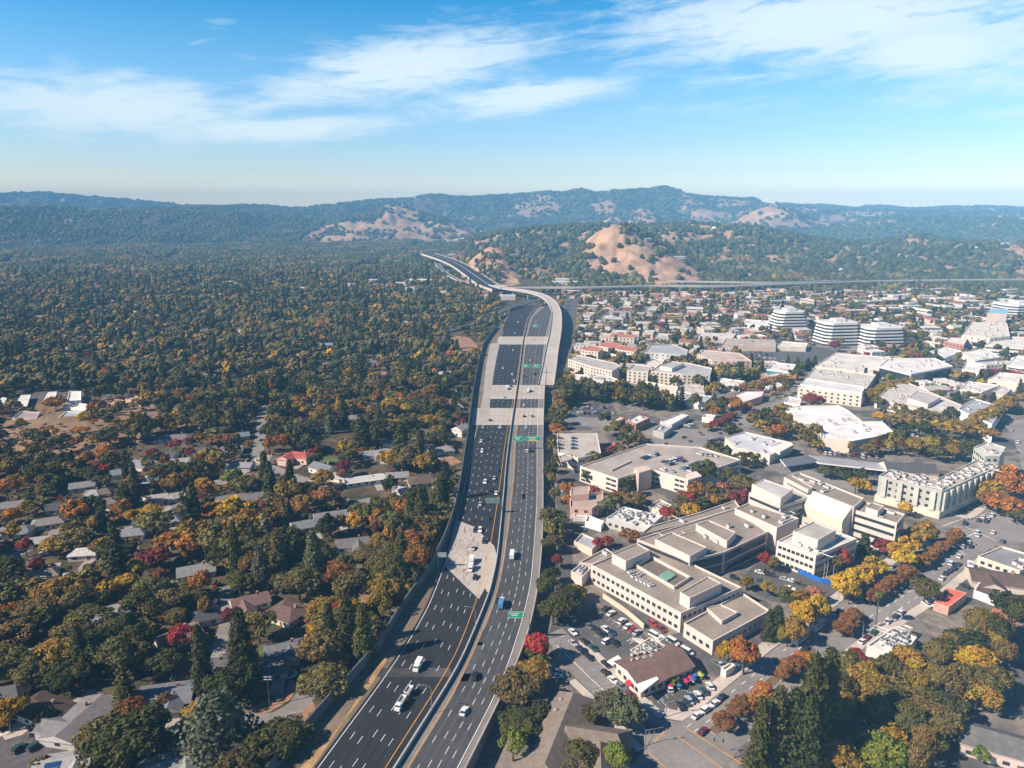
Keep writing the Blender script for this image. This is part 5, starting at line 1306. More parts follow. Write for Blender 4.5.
def fill_suburb():
    r = random.Random(9)
    cols = [(.30, .28, .27, 'grey'), (.24, .21, .20, 'dark grey'), (.36, .30, .26, 'tan'), (.46, .44, .42, 'white roofed'), (.24, .16, .13, 'brown'), (.42, .24, .18, 'terracotta'), (.34, .38, .42, 'blue grey')]
    n = 0; y = 330.0
    while y < 2100:
        step = 30 + y * .035
        x = -y * .78
        while x < -40 - y * .01:
            jx, jy = x + r.uniform(-9, 9), y + r.uniform(-9, 9)
            x += r.uniform(26, 50) + y * .022
            u, v = to_px(jx, jy, 3)
            if not (-20 < u < 475) or n > 205 or r.random() < .35: continue
            if u > 440 and v > 300 and jx > float(np.interp(jy, YS, LX['wall'])) - 16: continue
            if occupied(jx, jy, 9) or float(land_masks(np.array([jx]), np.array([jy]), np.array([0.]))[0][0]) > .3: continue
            cc = r.choice(cols)
            house(jx, jy, r.uniform(13, 20), r.uniform(9, 12), r.choice((15, 20, -20, 75)) + r.uniform(-10, 10), cc[:3], r.choice(HWALLS), desc=f'{cc[3]} house', hipr=r.choice((0, .6)), world=True, detail=2 if jy < 480 else (1 if jy < 800 else 0))
            n += 1
        y += step
fill_suburb()
flat('driveway', [q for q in DRIVES if not any(occupied(*((Vector(q[2]) + Vector(q[3])) / 2 + o), lots=False) for o in (Vector((0, 0)), Vector((2, 2)), Vector((-2, 2))))], mat('driveway_slab', (.34, .29, .26), var=.2), .075)
# houses scattered over the slopes beyond the viaduct
def fill_slopes():
    r = random.Random(21); n = 0
    while n < 150:
        u, v = r.uniform(480, 1030), r.uniform(232, 276)
        D = r.uniform(1680, 3400)
        x = (u - 512) / FOCAL * D; y = D
        z = float(height(x, y))
        if occupied(x, y, 6) or float(land_masks(np.array([x]), np.array([y]), np.array([z]))[0][0]) > .4: continue
        cc = r.choice([(.6, .56, .52, 'white'), (.45, .38, .33, 'tan'), (.5, .48, .46, 'pale grey')])
        house(x, y, r.uniform(20, 34), r.uniform(12, 18), r.uniform(0, 90), cc[:3], (.66, .6, .54), desc=f'{cc[3]} hillside house', world=True, detail=0, name='hillside_house', h=4.5, rise=2.4)
        n += 1
fill_slopes()

# suburb lanes, drives, pools
def build_suburb_ground():
    c = P(17, 757).xy
    flat('cul_de_sac', [[(c.x + 15 * math.cos(t), c.y + 13 * math.sin(t)) for t in np.linspace(0, 2 * math.pi, 28)[:-1]]], mat('pinkish_asphalt', (.10, .088, .09), var=.25), .06, occ=1)
    b = MB(); ring = [Vector((c.x + 15 * math.cos(t), c.y + 13 * math.sin(t))) for t in np.linspace(0, 2 * math.pi, 40)]
    strip(b, offset(ring, 0), offset(ring, -2.2), .16); strip(b, offset(ring, .0), offset(ring, .01), .16); structure(b.build('kerb_ring', WALK))
    drv = [[(30, 733), (62, 719), (68, 724), (44, 737)], [(0, 733), (30, 713), (36, 724), (22, 735), (5, 740)], [(268, 742), (310, 735), (316, 745), (280, 752)]]
    flat('driveway', [px_poly(q) for q in drv], mat('driveway_concrete', (.46, .38, .33), var=.15), .07)
    flat('lawn', [px_poly(q) for q in ([(36, 759), (66, 733), (68, 738), (44, 763)], [(44, 735), (64, 727), (66, 730), (48, 742)], [(30, 618), (48, 607), (66, 605), (70, 612), (45, 622)], [(62, 607), (78, 600), (82, 606), (70, 612)], [(198, 578), (212, 570), (216, 576), (204, 584)], [(222, 540), (230, 536), (232, 541), (224, 545)], [(252, 652), (262, 645), (268, 650), (256, 657)], [(306, 462), (330, 456), (345, 462), (330, 468)])], LAWN, .05)
    flat('dry_yard', [px_poly(q) for q in ([(338, 600), (352, 588), (372, 590), (380, 598), (362, 606), (344, 606)], [(300, 612), (312, 590), (322, 592), (326, 610), (312, 622)], [(244, 712), (262, 702), (282, 694), (292, 680), (300, 684), (290, 700), (270, 712), (254, 716)], [(318, 722), (330, 700), (346, 704), (330, 728)], [(300, 708), (312, 700), (318, 712), (305, 724)], [(420, 462), (452, 456), (462, 462), (440, 470)], [(424, 404), (458, 396), (462, 402), (440, 408), (420, 408)], [(436, 346), (452, 335), (470, 338), (478, 346), (476, 358), (455, 350)], [(480, 348), (490, 348), (488, 366), (480, 372)])], mat('dry_soil', (.30, .17, .10), var=.35, scale=.2), .045)
    ground_road('lane', [(318, 676), (309, 690), (297, 707), (276, 719), (255, 722), (240, 720)], 7.5, ASPHALT_ST, .07)
    ground_road('lane', [(262, 405), (262, 425), (259, 445), (258, 462), (272, 468), (292, 476), (318, 485), (334, 498), (356, 503), (372, 500)], 8, ASPHALT_ST, .07)
    ground_road('lane', [(98, 545), (120, 529), (150, 520), (168, 508), (190, 500), (215, 490)], 6.5, ASPHALT_ST, .07)
    ground_road('lane', [(-10, 568), (20, 553), (45, 540), (70, 520), (100, 508), (118, 500)], 6.5, ASPHALT_ST, .07)
    ground_road('lane', [(20, 660), (45, 645), (72, 630), (110, 610), (150, 592), (175, 580)], 5.5, ASPHALT_ST, .07)
    ground_road('lane', [(205, 700), (215, 665), (222, 640), (228, 610), (225, 585)], 5.5, ASPHALT_ST, .07)
    ground_road('lane', [(380, 452), (400, 444), (420, 452), (440, 460)], 6, ASPHALT_ST, .07)
    ground_road('lane', [(436, 336), (420, 340), (400, 346), (385, 352), (372, 360)], 8, ASPHALT_ST, .07)
    for k, (px, py, a, b_, d) in enumerate(((148, 480, 9, 5, 'bright blue swimming pool with white surround below the mauve grey house'), (283, 674, 4, 2.5, 'small teal swimming pool beside the bend of the lane'), (136, 500, 4, 3, 'small green tinted pool among golden trees'))):
        p = P(px, py)
        t = thing('swimming_pool', d, 'pool', (p.x, p.y, 0)); landmark('the ' + d.split(' with')[0].split(' beside')[0].split(' among')[0], p)
        el = lambda f, n=20: [(a * f * math.cos(q), b_ * f * math.sin(q)) for q in np.linspace(0, 2 * math.pi, n + 1)[:-1]]
        m = MB(); m.prism(el(1.35), 0, .1); m.build('pool_surround', mat('pool_paving', (.6, .58, .56)), t)
        m = MB(); m.face([(*q, .11) for q in el(1.0)]); m.build('pool_water', mat('pool_water', ((.05, .30, .55), (.03, .22, .28), (.05, .38, .30))[k], rough=.08, var=.1), t)
        occupy([(p.x + a * 1.5 * math.cos(q), p.y + b_ * 1.5 * math.sin(q)) for q in np.linspace(0, 6.2, 12)])
build_suburb_ground()
# ------------------------------------------------------------------ vehicles
def car_parts(kind):
    Lh, W, H, hood, deck, cab0, cab1, t0, t1 = {'sedan': (2.3, .92, 1.45, .88, .95, -1.75, .95, -1.05, .25), 'suv': (2.35, .97, 1.78, 1.05, 1.0, -2.25, .95, -2.0, .35), 'pickup': (2.75, .98, 1.8, 1.1, 1.05, -.55, 1.25, -.45, .65), 'van': (2.7, 1.0, 2.15, 1.15, 1.1, -2.65, 1.9, -2.6, 1.2)}[kind]
    b = MB()
    prof = [(-Lh, .38), (Lh, .38), (Lh, .72), (Lh - .25, hood - .08), (cab1, hood + .04), (cab0, deck), (-Lh, deck - .05)]
    n = len(prof)
    for s in (1, -1):
        q = [(x, s * W, z) for x, z in prof]
        b.face(q if s < 0 else q[::-1])
    for i in range(n):
        (x0, z0), (x1, z1) = prof[i], prof[(i + 1) % n]
        b.face([(x0, W, z0), (x1, W, z1), (x1, -W, z1), (x0, -W, z0)])
    if kind == 'pickup':
        for s in (1, -1): b.box(-1.65, s * (W - .06), 1.15, 2.1, .12, .25)
        b.box(-2.69, 0, 1.15, .12, 1.8, .25)
    zb, wt = min(hood, deck) - .02, W * .76
    top = [(t0, wt, H), (t1, wt, H), (t1, -wt, H), (t0, -wt, H)]
    bot = [(cab0, W * .96, zb), (cab1, W * .96, zb), (cab1, -W * .96, zb), (cab0, -W * .96, zb)]
    g = MB()
    for i in range(4):
        j = (i + 1) % 4
        g.face([bot[j], bot[i], top[i], top[j]])
    r = MB(); r.box((t0 + t1) / 2, 0, H + .02, t1 - t0 + .1, wt * 2 + .08, .07)
    w = MB(); w.tube((0, -.12, 0), (0, .12, 0), .34, .34, 10)
    w.tube((0, -.13, 0), (0, .13, 0), .18, .18, 8, 1)
    hl = MB(); hl.box(0, 0, 0, .08, .34, .16)
    M = lambda m, nm, ms: m.mesh(nm, ms)
    return dict(body=M(b, 'car_body', [PAINT]), glass=M(g, 'car_glass', [GLASS]), roof=M(r, 'car_roof', [PAINT]), wheel=M(w, 'car_wheel', [RUBBER, METAL]), head=M(hl, 'headlight', [mat('lamp_lens', (.8, .8, .76), rough=.2)]), tail=M(hl, 'taillight', [mat('tail_lens', (.4, .02, .02), rough=.3)]), Lh=Lh, W=W)
CARS = {k: car_parts(k) for k in ('sedan', 'suv', 'pickup', 'van')}
PAINTS = {'white': (.74, .73, .71), 'silver': (.42, .43, .45), 'grey': (.16, .165, .17), 'black': (.02, .02, .022), 'dark blue': (.025, .05, .11), 'red': (.38, .025, .03), 'maroon': (.16, .015, .03), 'light blue': (.12, .28, .42), 'tan': (.36, .29, .21), 'dark green': (.03, .07, .06)}
def car(px, py, ang, col='white', kind='sedan', where='', z=.06, world=False, label=None, detail=True):
    p = Vector((px, py)) if world else P(px, py, z + .6).xy
    t = thing('parked_car' if 'parked' in where or 'deck' in where else 'car', label, 'car' if kind in ('sedan', 'suv') else ('pickup' if kind == 'pickup' else 'van'), (p.x, p.y, z), ang)
    if not label: AUTO.append((t, f'{col} {"car" if kind == "sedan" else kind} {where.replace("parked ", "")}'.strip(), p))
    K, c = CARS[kind], PAINTS[col]
    link('body', K['body'], t, col=c); link('window', K['glass'], t)
    if detail:
        link('roof', K['roof'], t, col=c)
        for sx in (-1, 1):
            for sy in (-1, 1):
                link('wheel', K['wheel'], t, (sx * K['Lh'] * .62, sy * (K['W'] - .08), .34))
        for sy in (-1, 1):
            link('headlight', K['head'], t, (K['Lh'], sy * .62, .68)); link('taillight', K['tail'], t, (-K['Lh'], sy * .66, .74))
    else:
        link('roof', K['roof'], t, col=c)
    return t
def heading(a, b, z=0): d = (P(*b, z) - P(*a, z)).xy; return math.atan2(d.y, d.x)
RC = random.Random(3)
COLS = ['white'] * 7 + ['silver'] * 4 + ['grey'] * 4 + ['black'] * 5 + ['dark blue'] * 3 + ['red'] * 2 + ['maroon', 'light blue', 'tan', 'dark green']
KINDS_ = ['sedan'] * 6 + ['suv'] * 5 + ['pickup', 'van']
def build_cars():
    BV, S1 = heading((680, 723), (773, 650)), heading((575, 676), (646, 748))
    PK = BV + math.pi / 2
    for x, y, c, k in ((572, 619, 'silver', 'sedan'), (566, 622, 'dark blue', 'suv'), (589, 626, 'grey', 'sedan'), (595, 629, 'black', 'sedan'), (606, 629, 'white', 'sedan'), (601, 634, 'black', 'suv'), (611, 632, 'dark blue', 'sedan'), (607, 641, 'white', 'suv'), (614, 643, 'black', 'suv'), (585, 642, 'black', 'sedan'), (593, 648, 'dark green', 'sedan')):
        car(x, y, S1 if c != 'white' or k == 'sedan' else BV, c, k, 'parked in the lower hospital lot')
    for x, y, c, k in ((606, 608, 'black', 'sedan'), (611, 613, 'white', 'sedan'), (622, 621, 'white', 'suv'), (628, 626, 'white', 'sedan'), (633, 629, 'red', 'sedan'), (637, 632, 'silver', 'sedan')):
        car(x, y, BV + .1, c, k, 'parked along the tan retaining wall')
    for x, y, c, k in ((653, 624, 'red', 'suv'), (661, 629, 'maroon', 'suv'), (655, 636, 'white', 'van'), (673, 642, 'white', 'van'), (687, 652, 'white', 'van'), (717, 663, 'grey', 'sedan'), (721, 665, 'silver', 'sedan')):
        car(x, y, S1 if c != 'white' else S1 + .2, c, k, 'parked behind the restaurant')
    for x, y, c, k in ((573, 632, 'white', 'sedan'), (573, 643, 'silver', 'sedan'), (582, 651, 'black', 'suv'), (589, 657, 'black', 'sedan'), (606, 664, 'black', 'sedan'), (606, 673, 'black', 'sedan'), (613, 680, 'white', 'sedan'), (622, 687, 'grey', 'suv'), (631, 695, 'maroon', 'sedan')):
        car(x, y, S1, c, k, 'parked at the side street kerb')
    car(652, 727, S1, 'dark blue', 'suv', label='dark blue car waiting at the crossing under the corner oak')
    car(557, 671, .1, 'silver', 'sedan', 'parked by the tan hall'); car(557, 676, .1, 'white', 'sedan', 'parked by the tan hall')
    for x, y, c, k in ((710, 686, 'white', 'sedan'), (704, 691, 'dark green', 'sedan'), (698, 695, 'white', 'sedan'), (693, 698, 'dark blue', 'sedan'), (686, 702, 'dark green', 'sedan'), (681, 706, 'black', 'sedan'), (689, 700, 'silver', 'sedan'), (669, 688, 'white', 'suv')):
        car(x, y, PK - .6, c, k, 'parked beside the restaurant parasols')
    for x, y, c, k in ((697, 715, 'white', 'sedan'), (706, 709, 'white', 'suv'), (715, 703, 'white', 'sedan'), (722, 697, 'black', 'sedan')): car(x, y, BV, c, k, 'parked along the boulevard kerb')
    for x, y, c, k in ((703, 731, 'maroon', 'sedan'), (805, 649, 'black', 'suv'), (795, 697, 'white', 'sedan'), (839, 611, 'black', 'sedan'), (888, 621, 'white', 'sedan'), (896, 616, 'dark blue', 'sedan'), (901, 612, 'white', 'suv'), (874, 632, 'dark green', 'sedan'), (867, 637, 'maroon', 'sedan'), (862, 641, 'white', 'sedan'), (918, 577, 'maroon', 'sedan'), (942, 578, 'white', 'sedan'), (946, 573, 'black', 'sedan'), (950, 570.5, 'dark blue', 'sedan'), (954, 568, 'black', 'suv'), (958.5, 564, 'dark blue', 'sedan'), (951, 563, 'white', 'suv'), (959, 556, 'white', 'sedan'),
                       (969, 542, 'white', 'sedan'), (971, 546, 'black', 'sedan'), (963, 546, 'silver', 'sedan'), (964, 538, 'white', 'suv'), (955, 546, 'silver', 'sedan'), (952, 549, 'black', 'sedan'), (977, 532, 'white', 'suv'), (978, 535, 'white', 'sedan'), (993, 532, 'white', 'sedan'), (1002, 541, 'grey', 'suv'), (986, 506, 'silver', 'sedan'), (979, 520, 'dark blue', 'sedan'), (983, 516.5, 'white', 'sedan'), (988, 518.5, 'white', 'sedan'), (992, 515, 'white', 'suv'), (986, 521, 'dark blue', 'suv'), (965, 523, 'black', 'suv'), (1018, 442, 'white', 'suv'), (1012, 430, 'silver', 'sedan'), (1017, 452, 'grey', 'sedan'), (943, 541, 'silver', 'sedan'), (938, 545, 'grey', 'sedan'), (936, 552, 'white', 'sedan'), (846, 628, 'silver', 'sedan'), (892, 566, 'silver', 'suv'), (876, 586, 'silver', 'sedan'), (866, 590, 'grey', 'sedan')):
        car(x, y, BV + (.05 if y > 560 else .12), c, k, 'on the boulevard')
    for x, y, c, k in ((760, 572, 'white', 'sedan'), (768, 574, 'black', 'suv'), (774, 575.5, 'black', 'sedan'), (785, 579, 'silver', 'sedan'), (793, 581, 'white', 'sedan'), (799, 583, 'black', 'sedan'), (762, 581, 'dark blue', 'sedan'), (735, 578, 'black', 'suv'), (790, 588, 'white', 'sedan'), (776, 590, 'grey', 'sedan')): car(x, y, S1 + .5, c, k, 'in the hospital forecourt')
    for x, y, c, k in ((927, 604, 'white', 'sedan'), (936, 607, 'white', 'suv'), (965, 586, 'black', 'suv'), (987, 564, 'white', 'sedan'), (995, 566, 'black', 'sedan'), (1000, 569, 'white', 'sedan'), (1009, 572, 'dark blue', 'suv'), (1019, 575, 'white', 'sedan'), (1008, 577, 'white', 'sedan')): car(x, y, BV + 1.2, c, k, 'parked by the red orange shop' if x < 970 else 'parked by the grey shop row')
    car(19, 748, 1.3, 'dark green', 'suv', z=.1, label='dark green car parked in the cul de sac'); 
    p = P(35, 746, .5); car(35, 746, 1.1, 'dark green', 'suv', z=.1, label='dark car parked at the kerb ring by the lawn strip')
    # garage decks
    for (x0, y0), (x1, y1), n, a in (((643, 458), (656, 454), 6, 1.2), ((664, 462), (680, 458), 8, 1.2), ((668, 464), (684, 460), 7, 1.2), ((683, 469), (700, 462), 9, 1.2), ((690, 471), (706, 464), 7, 1.2), ((700, 454), (720, 456), 5, 1.2), ((655, 468), (672, 471), 3, .2)):
        for i in range(n):
            if RC.random() < .2: continue
            t = i / max(1, n - 1); car(x0 + (x1 - x0) * t, y0 + (y1 - y0) * t, heading((643, 458), (656, 454), 9) + math.pi / 2, RC.choice(COLS), RC.choice(KINDS_), 'on the wide garage deck', z=9.25)
    for x, y, c in ((560, 438, 'red'), (560, 441, 'white'), (560, 444.5, 'dark blue'), (560, 448, 'black'), (574, 438, 'dark blue'), (574, 441, 'light blue'), (574, 444.5, 'dark blue'), (574, 448, 'dark blue')): car(x, y, .05, c, 'sedan', 'on the small garage deck', z=8.25)
    # car parks filled row by row
    def lot(pts, where, rows, step, a, p, limit):
        q = px_poly(pts); c = centroid(q); n = 0
        ca, sa = math.cos(a), math.sin(a)
        for i in range(-40, 40):
            for j in range(-20, 20):
                x, y = i * step, j * rows + (2.6 if j % 2 else -2.6)
                X, Y = c.x + x * ca - y * sa, c.y + x * sa + y * ca
                if n >= limit or not in_poly(X, Y, inset(q, 3)) or RC.random() > p: continue
                i_, j_ = int((X - OX) / 2), int((Y - OY) / 2)
                if OCC[j_, i_] == 1: continue
                car(X, Y, a + math.pi / 2, RC.choice(COLS), RC.choice(KINDS_), where, world=True, detail=Y < 520); n += 1
    lot([(570, 408), (612, 404), (620, 419), (575, 419)], 'parked beyond the brick shops', 8.5, 2.9, .1, .75, 34)
    lot([(870, 416), (930, 412), (968, 432), (960, 446), (900, 441), (880, 426)], 'parked under the store trees', 9, 3.2, -.5, .6, 34)
    lot([(745, 352), (790, 347), (830, 349), (840, 355), (800, 366), (750, 361)], 'parked in the long shop lot', 9, 3.4, .1, .7, 40)
    lot([(820, 462), (890, 471), (878, 478), (830, 470)], 'parked below the carport', 7, 2.9, -.3, .7, 12)
    lot([(735, 471), (758, 471), (750, 485), (729, 484)], 'parked behind the wide garage', 7, 2.9, .3, .7, 10)
    lot([(566, 512), (604, 512), (600, 535), (568, 545)], 'parked below the pink office', 7, 2.9, .3, .5, 8)
    lot([(690, 440), (730, 430), (745, 436), (715, 448)], 'parked by the grey roofed hall', 7, 3.0, .3, .6, 14)
    lot([(745, 420), (790, 412), (800, 424), (760, 432)], 'parked beneath the store wall', 7, 3.0, .3, .6, 16)
    lot([(800, 447), (880, 452), (900, 460), (830, 458)], 'parked behind the carport', 8, 3.0, -.3, .6, 18)
    lot([(656, 421), (690, 419), (698, 428), (672, 434)], 'parked by the filling station', 7, 3.2, .2, .5, 8)
    for y in (490, 500, 520, 532, 548, 566, 580): car(560 + RC.uniform(0, 5), y, 1.5, RC.choice(COLS), 'sedan', 'parked on the access road')
    for x, y in ((684, 437), (690, 441), (665, 443), (640, 433), (740, 424), (775, 409), (812, 383), (838, 357), (720, 433), (800, 395)): car(x, y, heading((735, 430), (810, 392)), RC.choice(COLS), 'sedan', 'on the diagonal street')
    for x, y in ((312, 478), (352, 501), (262, 440), (290, 474)): car(x, y, .8, RC.choice(COLS), 'sedan', 'on the suburb lane')
    # the motorway
    def lane_dir(px, py):
        p = P(px, py, ZF); x = np.interp([p.y, p.y + 10], YS, LX['yellow' if px < np.interp(p.y, YS, LX['median']) * 0 + to_px(float(np.interp(p.y, YS, LX['median'])), p.y, ZF)[0] else 'white2'])
        return math.atan2(10, x[1] - x[0])
    for x, y, c, k in ((475, 577, 'black', 'sedan'), (484, 541, 'black', 'suv'), (480, 530, 'white', 'suv'), (475, 530, 'black', 'sedan'), (488, 518.5, 'black', 'sedan'), (480, 504, 'silver', 'sedan'), (491, 492, 'black', 'sedan'), (496, 493, 'white', 'sedan'), (485, 482, 'white', 'suv'), (494, 478, 'silver', 'sedan'), (482, 451, 'white', 'suv'), (491, 447, 'black', 'sedan'), (481, 441, 'white', 'sedan'), (486, 439, 'black', 'suv'), (500, 427, 'white', 'sedan'), (483, 427, 'silver', 'sedan'), (490, 420, 'maroon', 'sedan'), (503, 397, 'white', 'suv'), (511, 386, 'black', 'sedan'), (512, 374, 'white', 'sedan'), (514, 381, 'white', 'suv'), (503, 368, 'white', 'sedan'), (508, 356, 'black', 'sedan'), (513, 350, 'white', 'sedan'), (509, 345, 'silver', 'sedan'), (515, 333, 'white', 'sedan'), (518, 322, 'white', 'suv'), (513, 326, 'black', 'sedan'), (522, 316, 'silver', 'sedan'), (497, 470, 'dark blue', 'sedan'), (473, 548, 'silver', 'sedan')):
        car(x, y, lane_dir(x, y) + math.pi, c, k, 'on the dark carriageway', z=ZF + .03, detail=y > 430)
    for x, y, c, k in ((475, 676, 'black', 'suv'), (464, 711, 'white', 'sedan'), (498, 600, 'black', 'sedan'), (527, 451, 'white', 'suv'), (531, 450.5, 'black', 'sedan'), (524, 416, 'black', 'sedan'), (532, 416, 'grey', 'sedan'), (531, 391, 'black', 'suv'), (525, 376, 'black', 'sedan'), (526, 381, 'grey', 'sedan'), (524, 405, 'white', 'sedan'), (526, 427, 'white', 'sedan'), (530, 360, 'white', 'sedan'), (535, 352, 'silver', 'sedan'), (533, 340, 'white', 'suv'), (531, 333, 'grey', 'sedan'), (536, 322, 'white', 'sedan'), (538, 316, 'silver', 'sedan'), (543, 366, 'black', 'sedan'), (541, 372, 'white', 'sedan')):
        car(x, y, lane_dir(x, y), c, k, 'on the grey carriageway', z=ZF + .03, detail=y > 430)
    # lorries
    def truck(px, py, col, label, boxlen, ang_add=0, tandem=False, cab=(.74, .73, .71)):
        p = P(px, py, ZF + 1); a = lane_dir(px, py) + ang_add
        t = thing('truck', label, 'truck', (p.x, p.y, ZF + .03), a); t.scale = (.84, .84, .84)
        b = MB(); b.prism([(boxlen / 2 + .5, -1.15), (boxlen / 2 + 2.6, -1.15), (boxlen / 2 + 2.6, 1.15), (boxlen / 2 + .5, 1.15)], .6, 1.7); b.prism([(boxlen / 2 + .5, -1.1), (boxlen / 2 + 1.9, -1.1), (boxlen / 2 + 1.9, 1.1), (boxlen / 2 + .5, 1.1)], 1.7, 2.9)
        link('cab', b.mesh('cab', [PAINT]), t, col=cab)
        g = MB(); g.box(boxlen / 2 + 1.93, 0, 2.3, .08, 1.9, .8); g.build('windscreen', GLASS, t)
        n = 2 if tandem else 1
        for k in range(n):
            x0 = -k * (boxlen + 1.6)
            b = MB()
            if tandem:   # open hopper with sloping ends
                A = [(x0 - boxlen / 2, -1.2, 2.9), (x0 + boxlen / 2, -1.2, 2.9), (x0 + boxlen / 2, 1.2, 2.9), (x0 - boxlen / 2, 1.2, 2.9)]
                B2 = [(x0 - boxlen * .3, -.8, .9), (x0 + boxlen * .3, -.8, .9), (x0 + boxlen * .3, .8, .9), (x0 - boxlen * .3, .8, .9)]
                I_ = [(q[0] * .93 + x0 * .07, q[1] * .9, 2.9) for q in A]; J = [(q[0], q[1], 2.1) for q in I_]
                for i in range(4):
                    j = (i + 1) % 4
                    b.face([B2[i], B2[j], A[j], A[i]]); b.face([A[i], A[j], I_[j], I_[i]]); b.face([I_[i], I_[j], J[j], J[i]])
                b.face(J, 1)
                b.build('hopper', [mat('truck_white', (.72, .71, .69), rough=.5), mat('gravel_load', (.3, .27, .24))], t)
            else:
                b.box(x0, 0, 2.15, boxlen, 2.45, 2.6); b.build('cargo_box', mat('truck_' + label.split()[0], col, rough=.5, var=.06), t)
            f = MB(); f.box(x0, 0, .75, boxlen * .95, 1.0, .3); f.build('frame', RUBBER, t)
            for wx in (x0 - boxlen * .38, x0 + boxlen * .38):
                for sy in (-1, 1):
                    w = MB(); w.tube((wx, sy * .8, .5), (wx, sy * 1.15, .5), .5, .5, 10); w.build('wheel', RUBBER, t)
        for sy in (-1, 1):
            w = MB(); w.tube((boxlen / 2 + 1.6, sy * .8, .5), (boxlen / 2 + 1.6, sy * 1.15, .5), .5, .5, 10); w.build('wheel', RUBBER, t)
    truck(402, 702, None, 'white tipper truck pulling two open hoppers down the dark carriageway', 4.6, math.pi, True)
    truck(419, 664, (.72, .71, .69), 'white tanker truck on the dark carriageway near the dusty smear', 4.4, math.pi)
    truck(501, 605, (.10, .22, .42), 'blue box truck with white cab on the grey carriageway by the green sign', 5.5)
    truck(512, 556, (.70, .70, .70), 'white box truck on the grey carriageway beside the old concrete slab', 6.5)
    truck(472, 560, (.72, .72, .7), 'white box truck on the old concrete slab of the dark carriageway', 4.5, math.pi)
    truck(471, 567, (.70, .70, .7), 'small white van truck following on the concrete slab', 3.6, math.pi)
    truck(528, 391, (.72, .72, .7), 'white truck on the far concrete bridge deck of the grey carriageway', 6)
    truck(507, 388, (.72, .72, .7), 'white truck coming down the far bridge deck of the dark carriageway', 6, math.pi)
    def bus(px, py, a, label, L=11):
        p = P(px, py, 1.5); t = thing('bus', label, 'bus', (p.x, p.y, .06), a)
        b = MB(); b.prism([(-L / 2, -1.25), (L / 2 - .3, -1.25), (L / 2, -.9), (L / 2, .9), (L / 2 - .3, 1.25), (-L / 2, 1.25)], .4, 3.0, bottom=True); link('body', b.mesh('bus_body', [PAINT]), t, col=(.74, .73, .71))
        g = MB(); g.box(0, 0, 2.1, L * .94, 2.56, .8); g.build('window', GLASS, t)
        h = MB(); h.box(-L * .2, 0, 3.1, 2.2, 1.6, .3); h.build('roof_unit', METAL, t)
        for sx in (-.32, .3):
            for sy in (-1, 1):
                w = MB(); w.tube((sx * L, sy * 1.0, .5), (sx * L, sy * 1.28, .5), .5, .5, 10); w.build('wheel', RUBBER, t)
    bus(801, 637, BV, 'long white bus at the boulevard kerb under yellow trees'); bus(818, 625, BV, 'short white bus parked under the yellow trees', 8)
    p = P(970, 566, 1); 
    t = bus(970, 566, BV + .3, 'white delivery van with blue side by the grey shop row', 6.5)
build_cars()

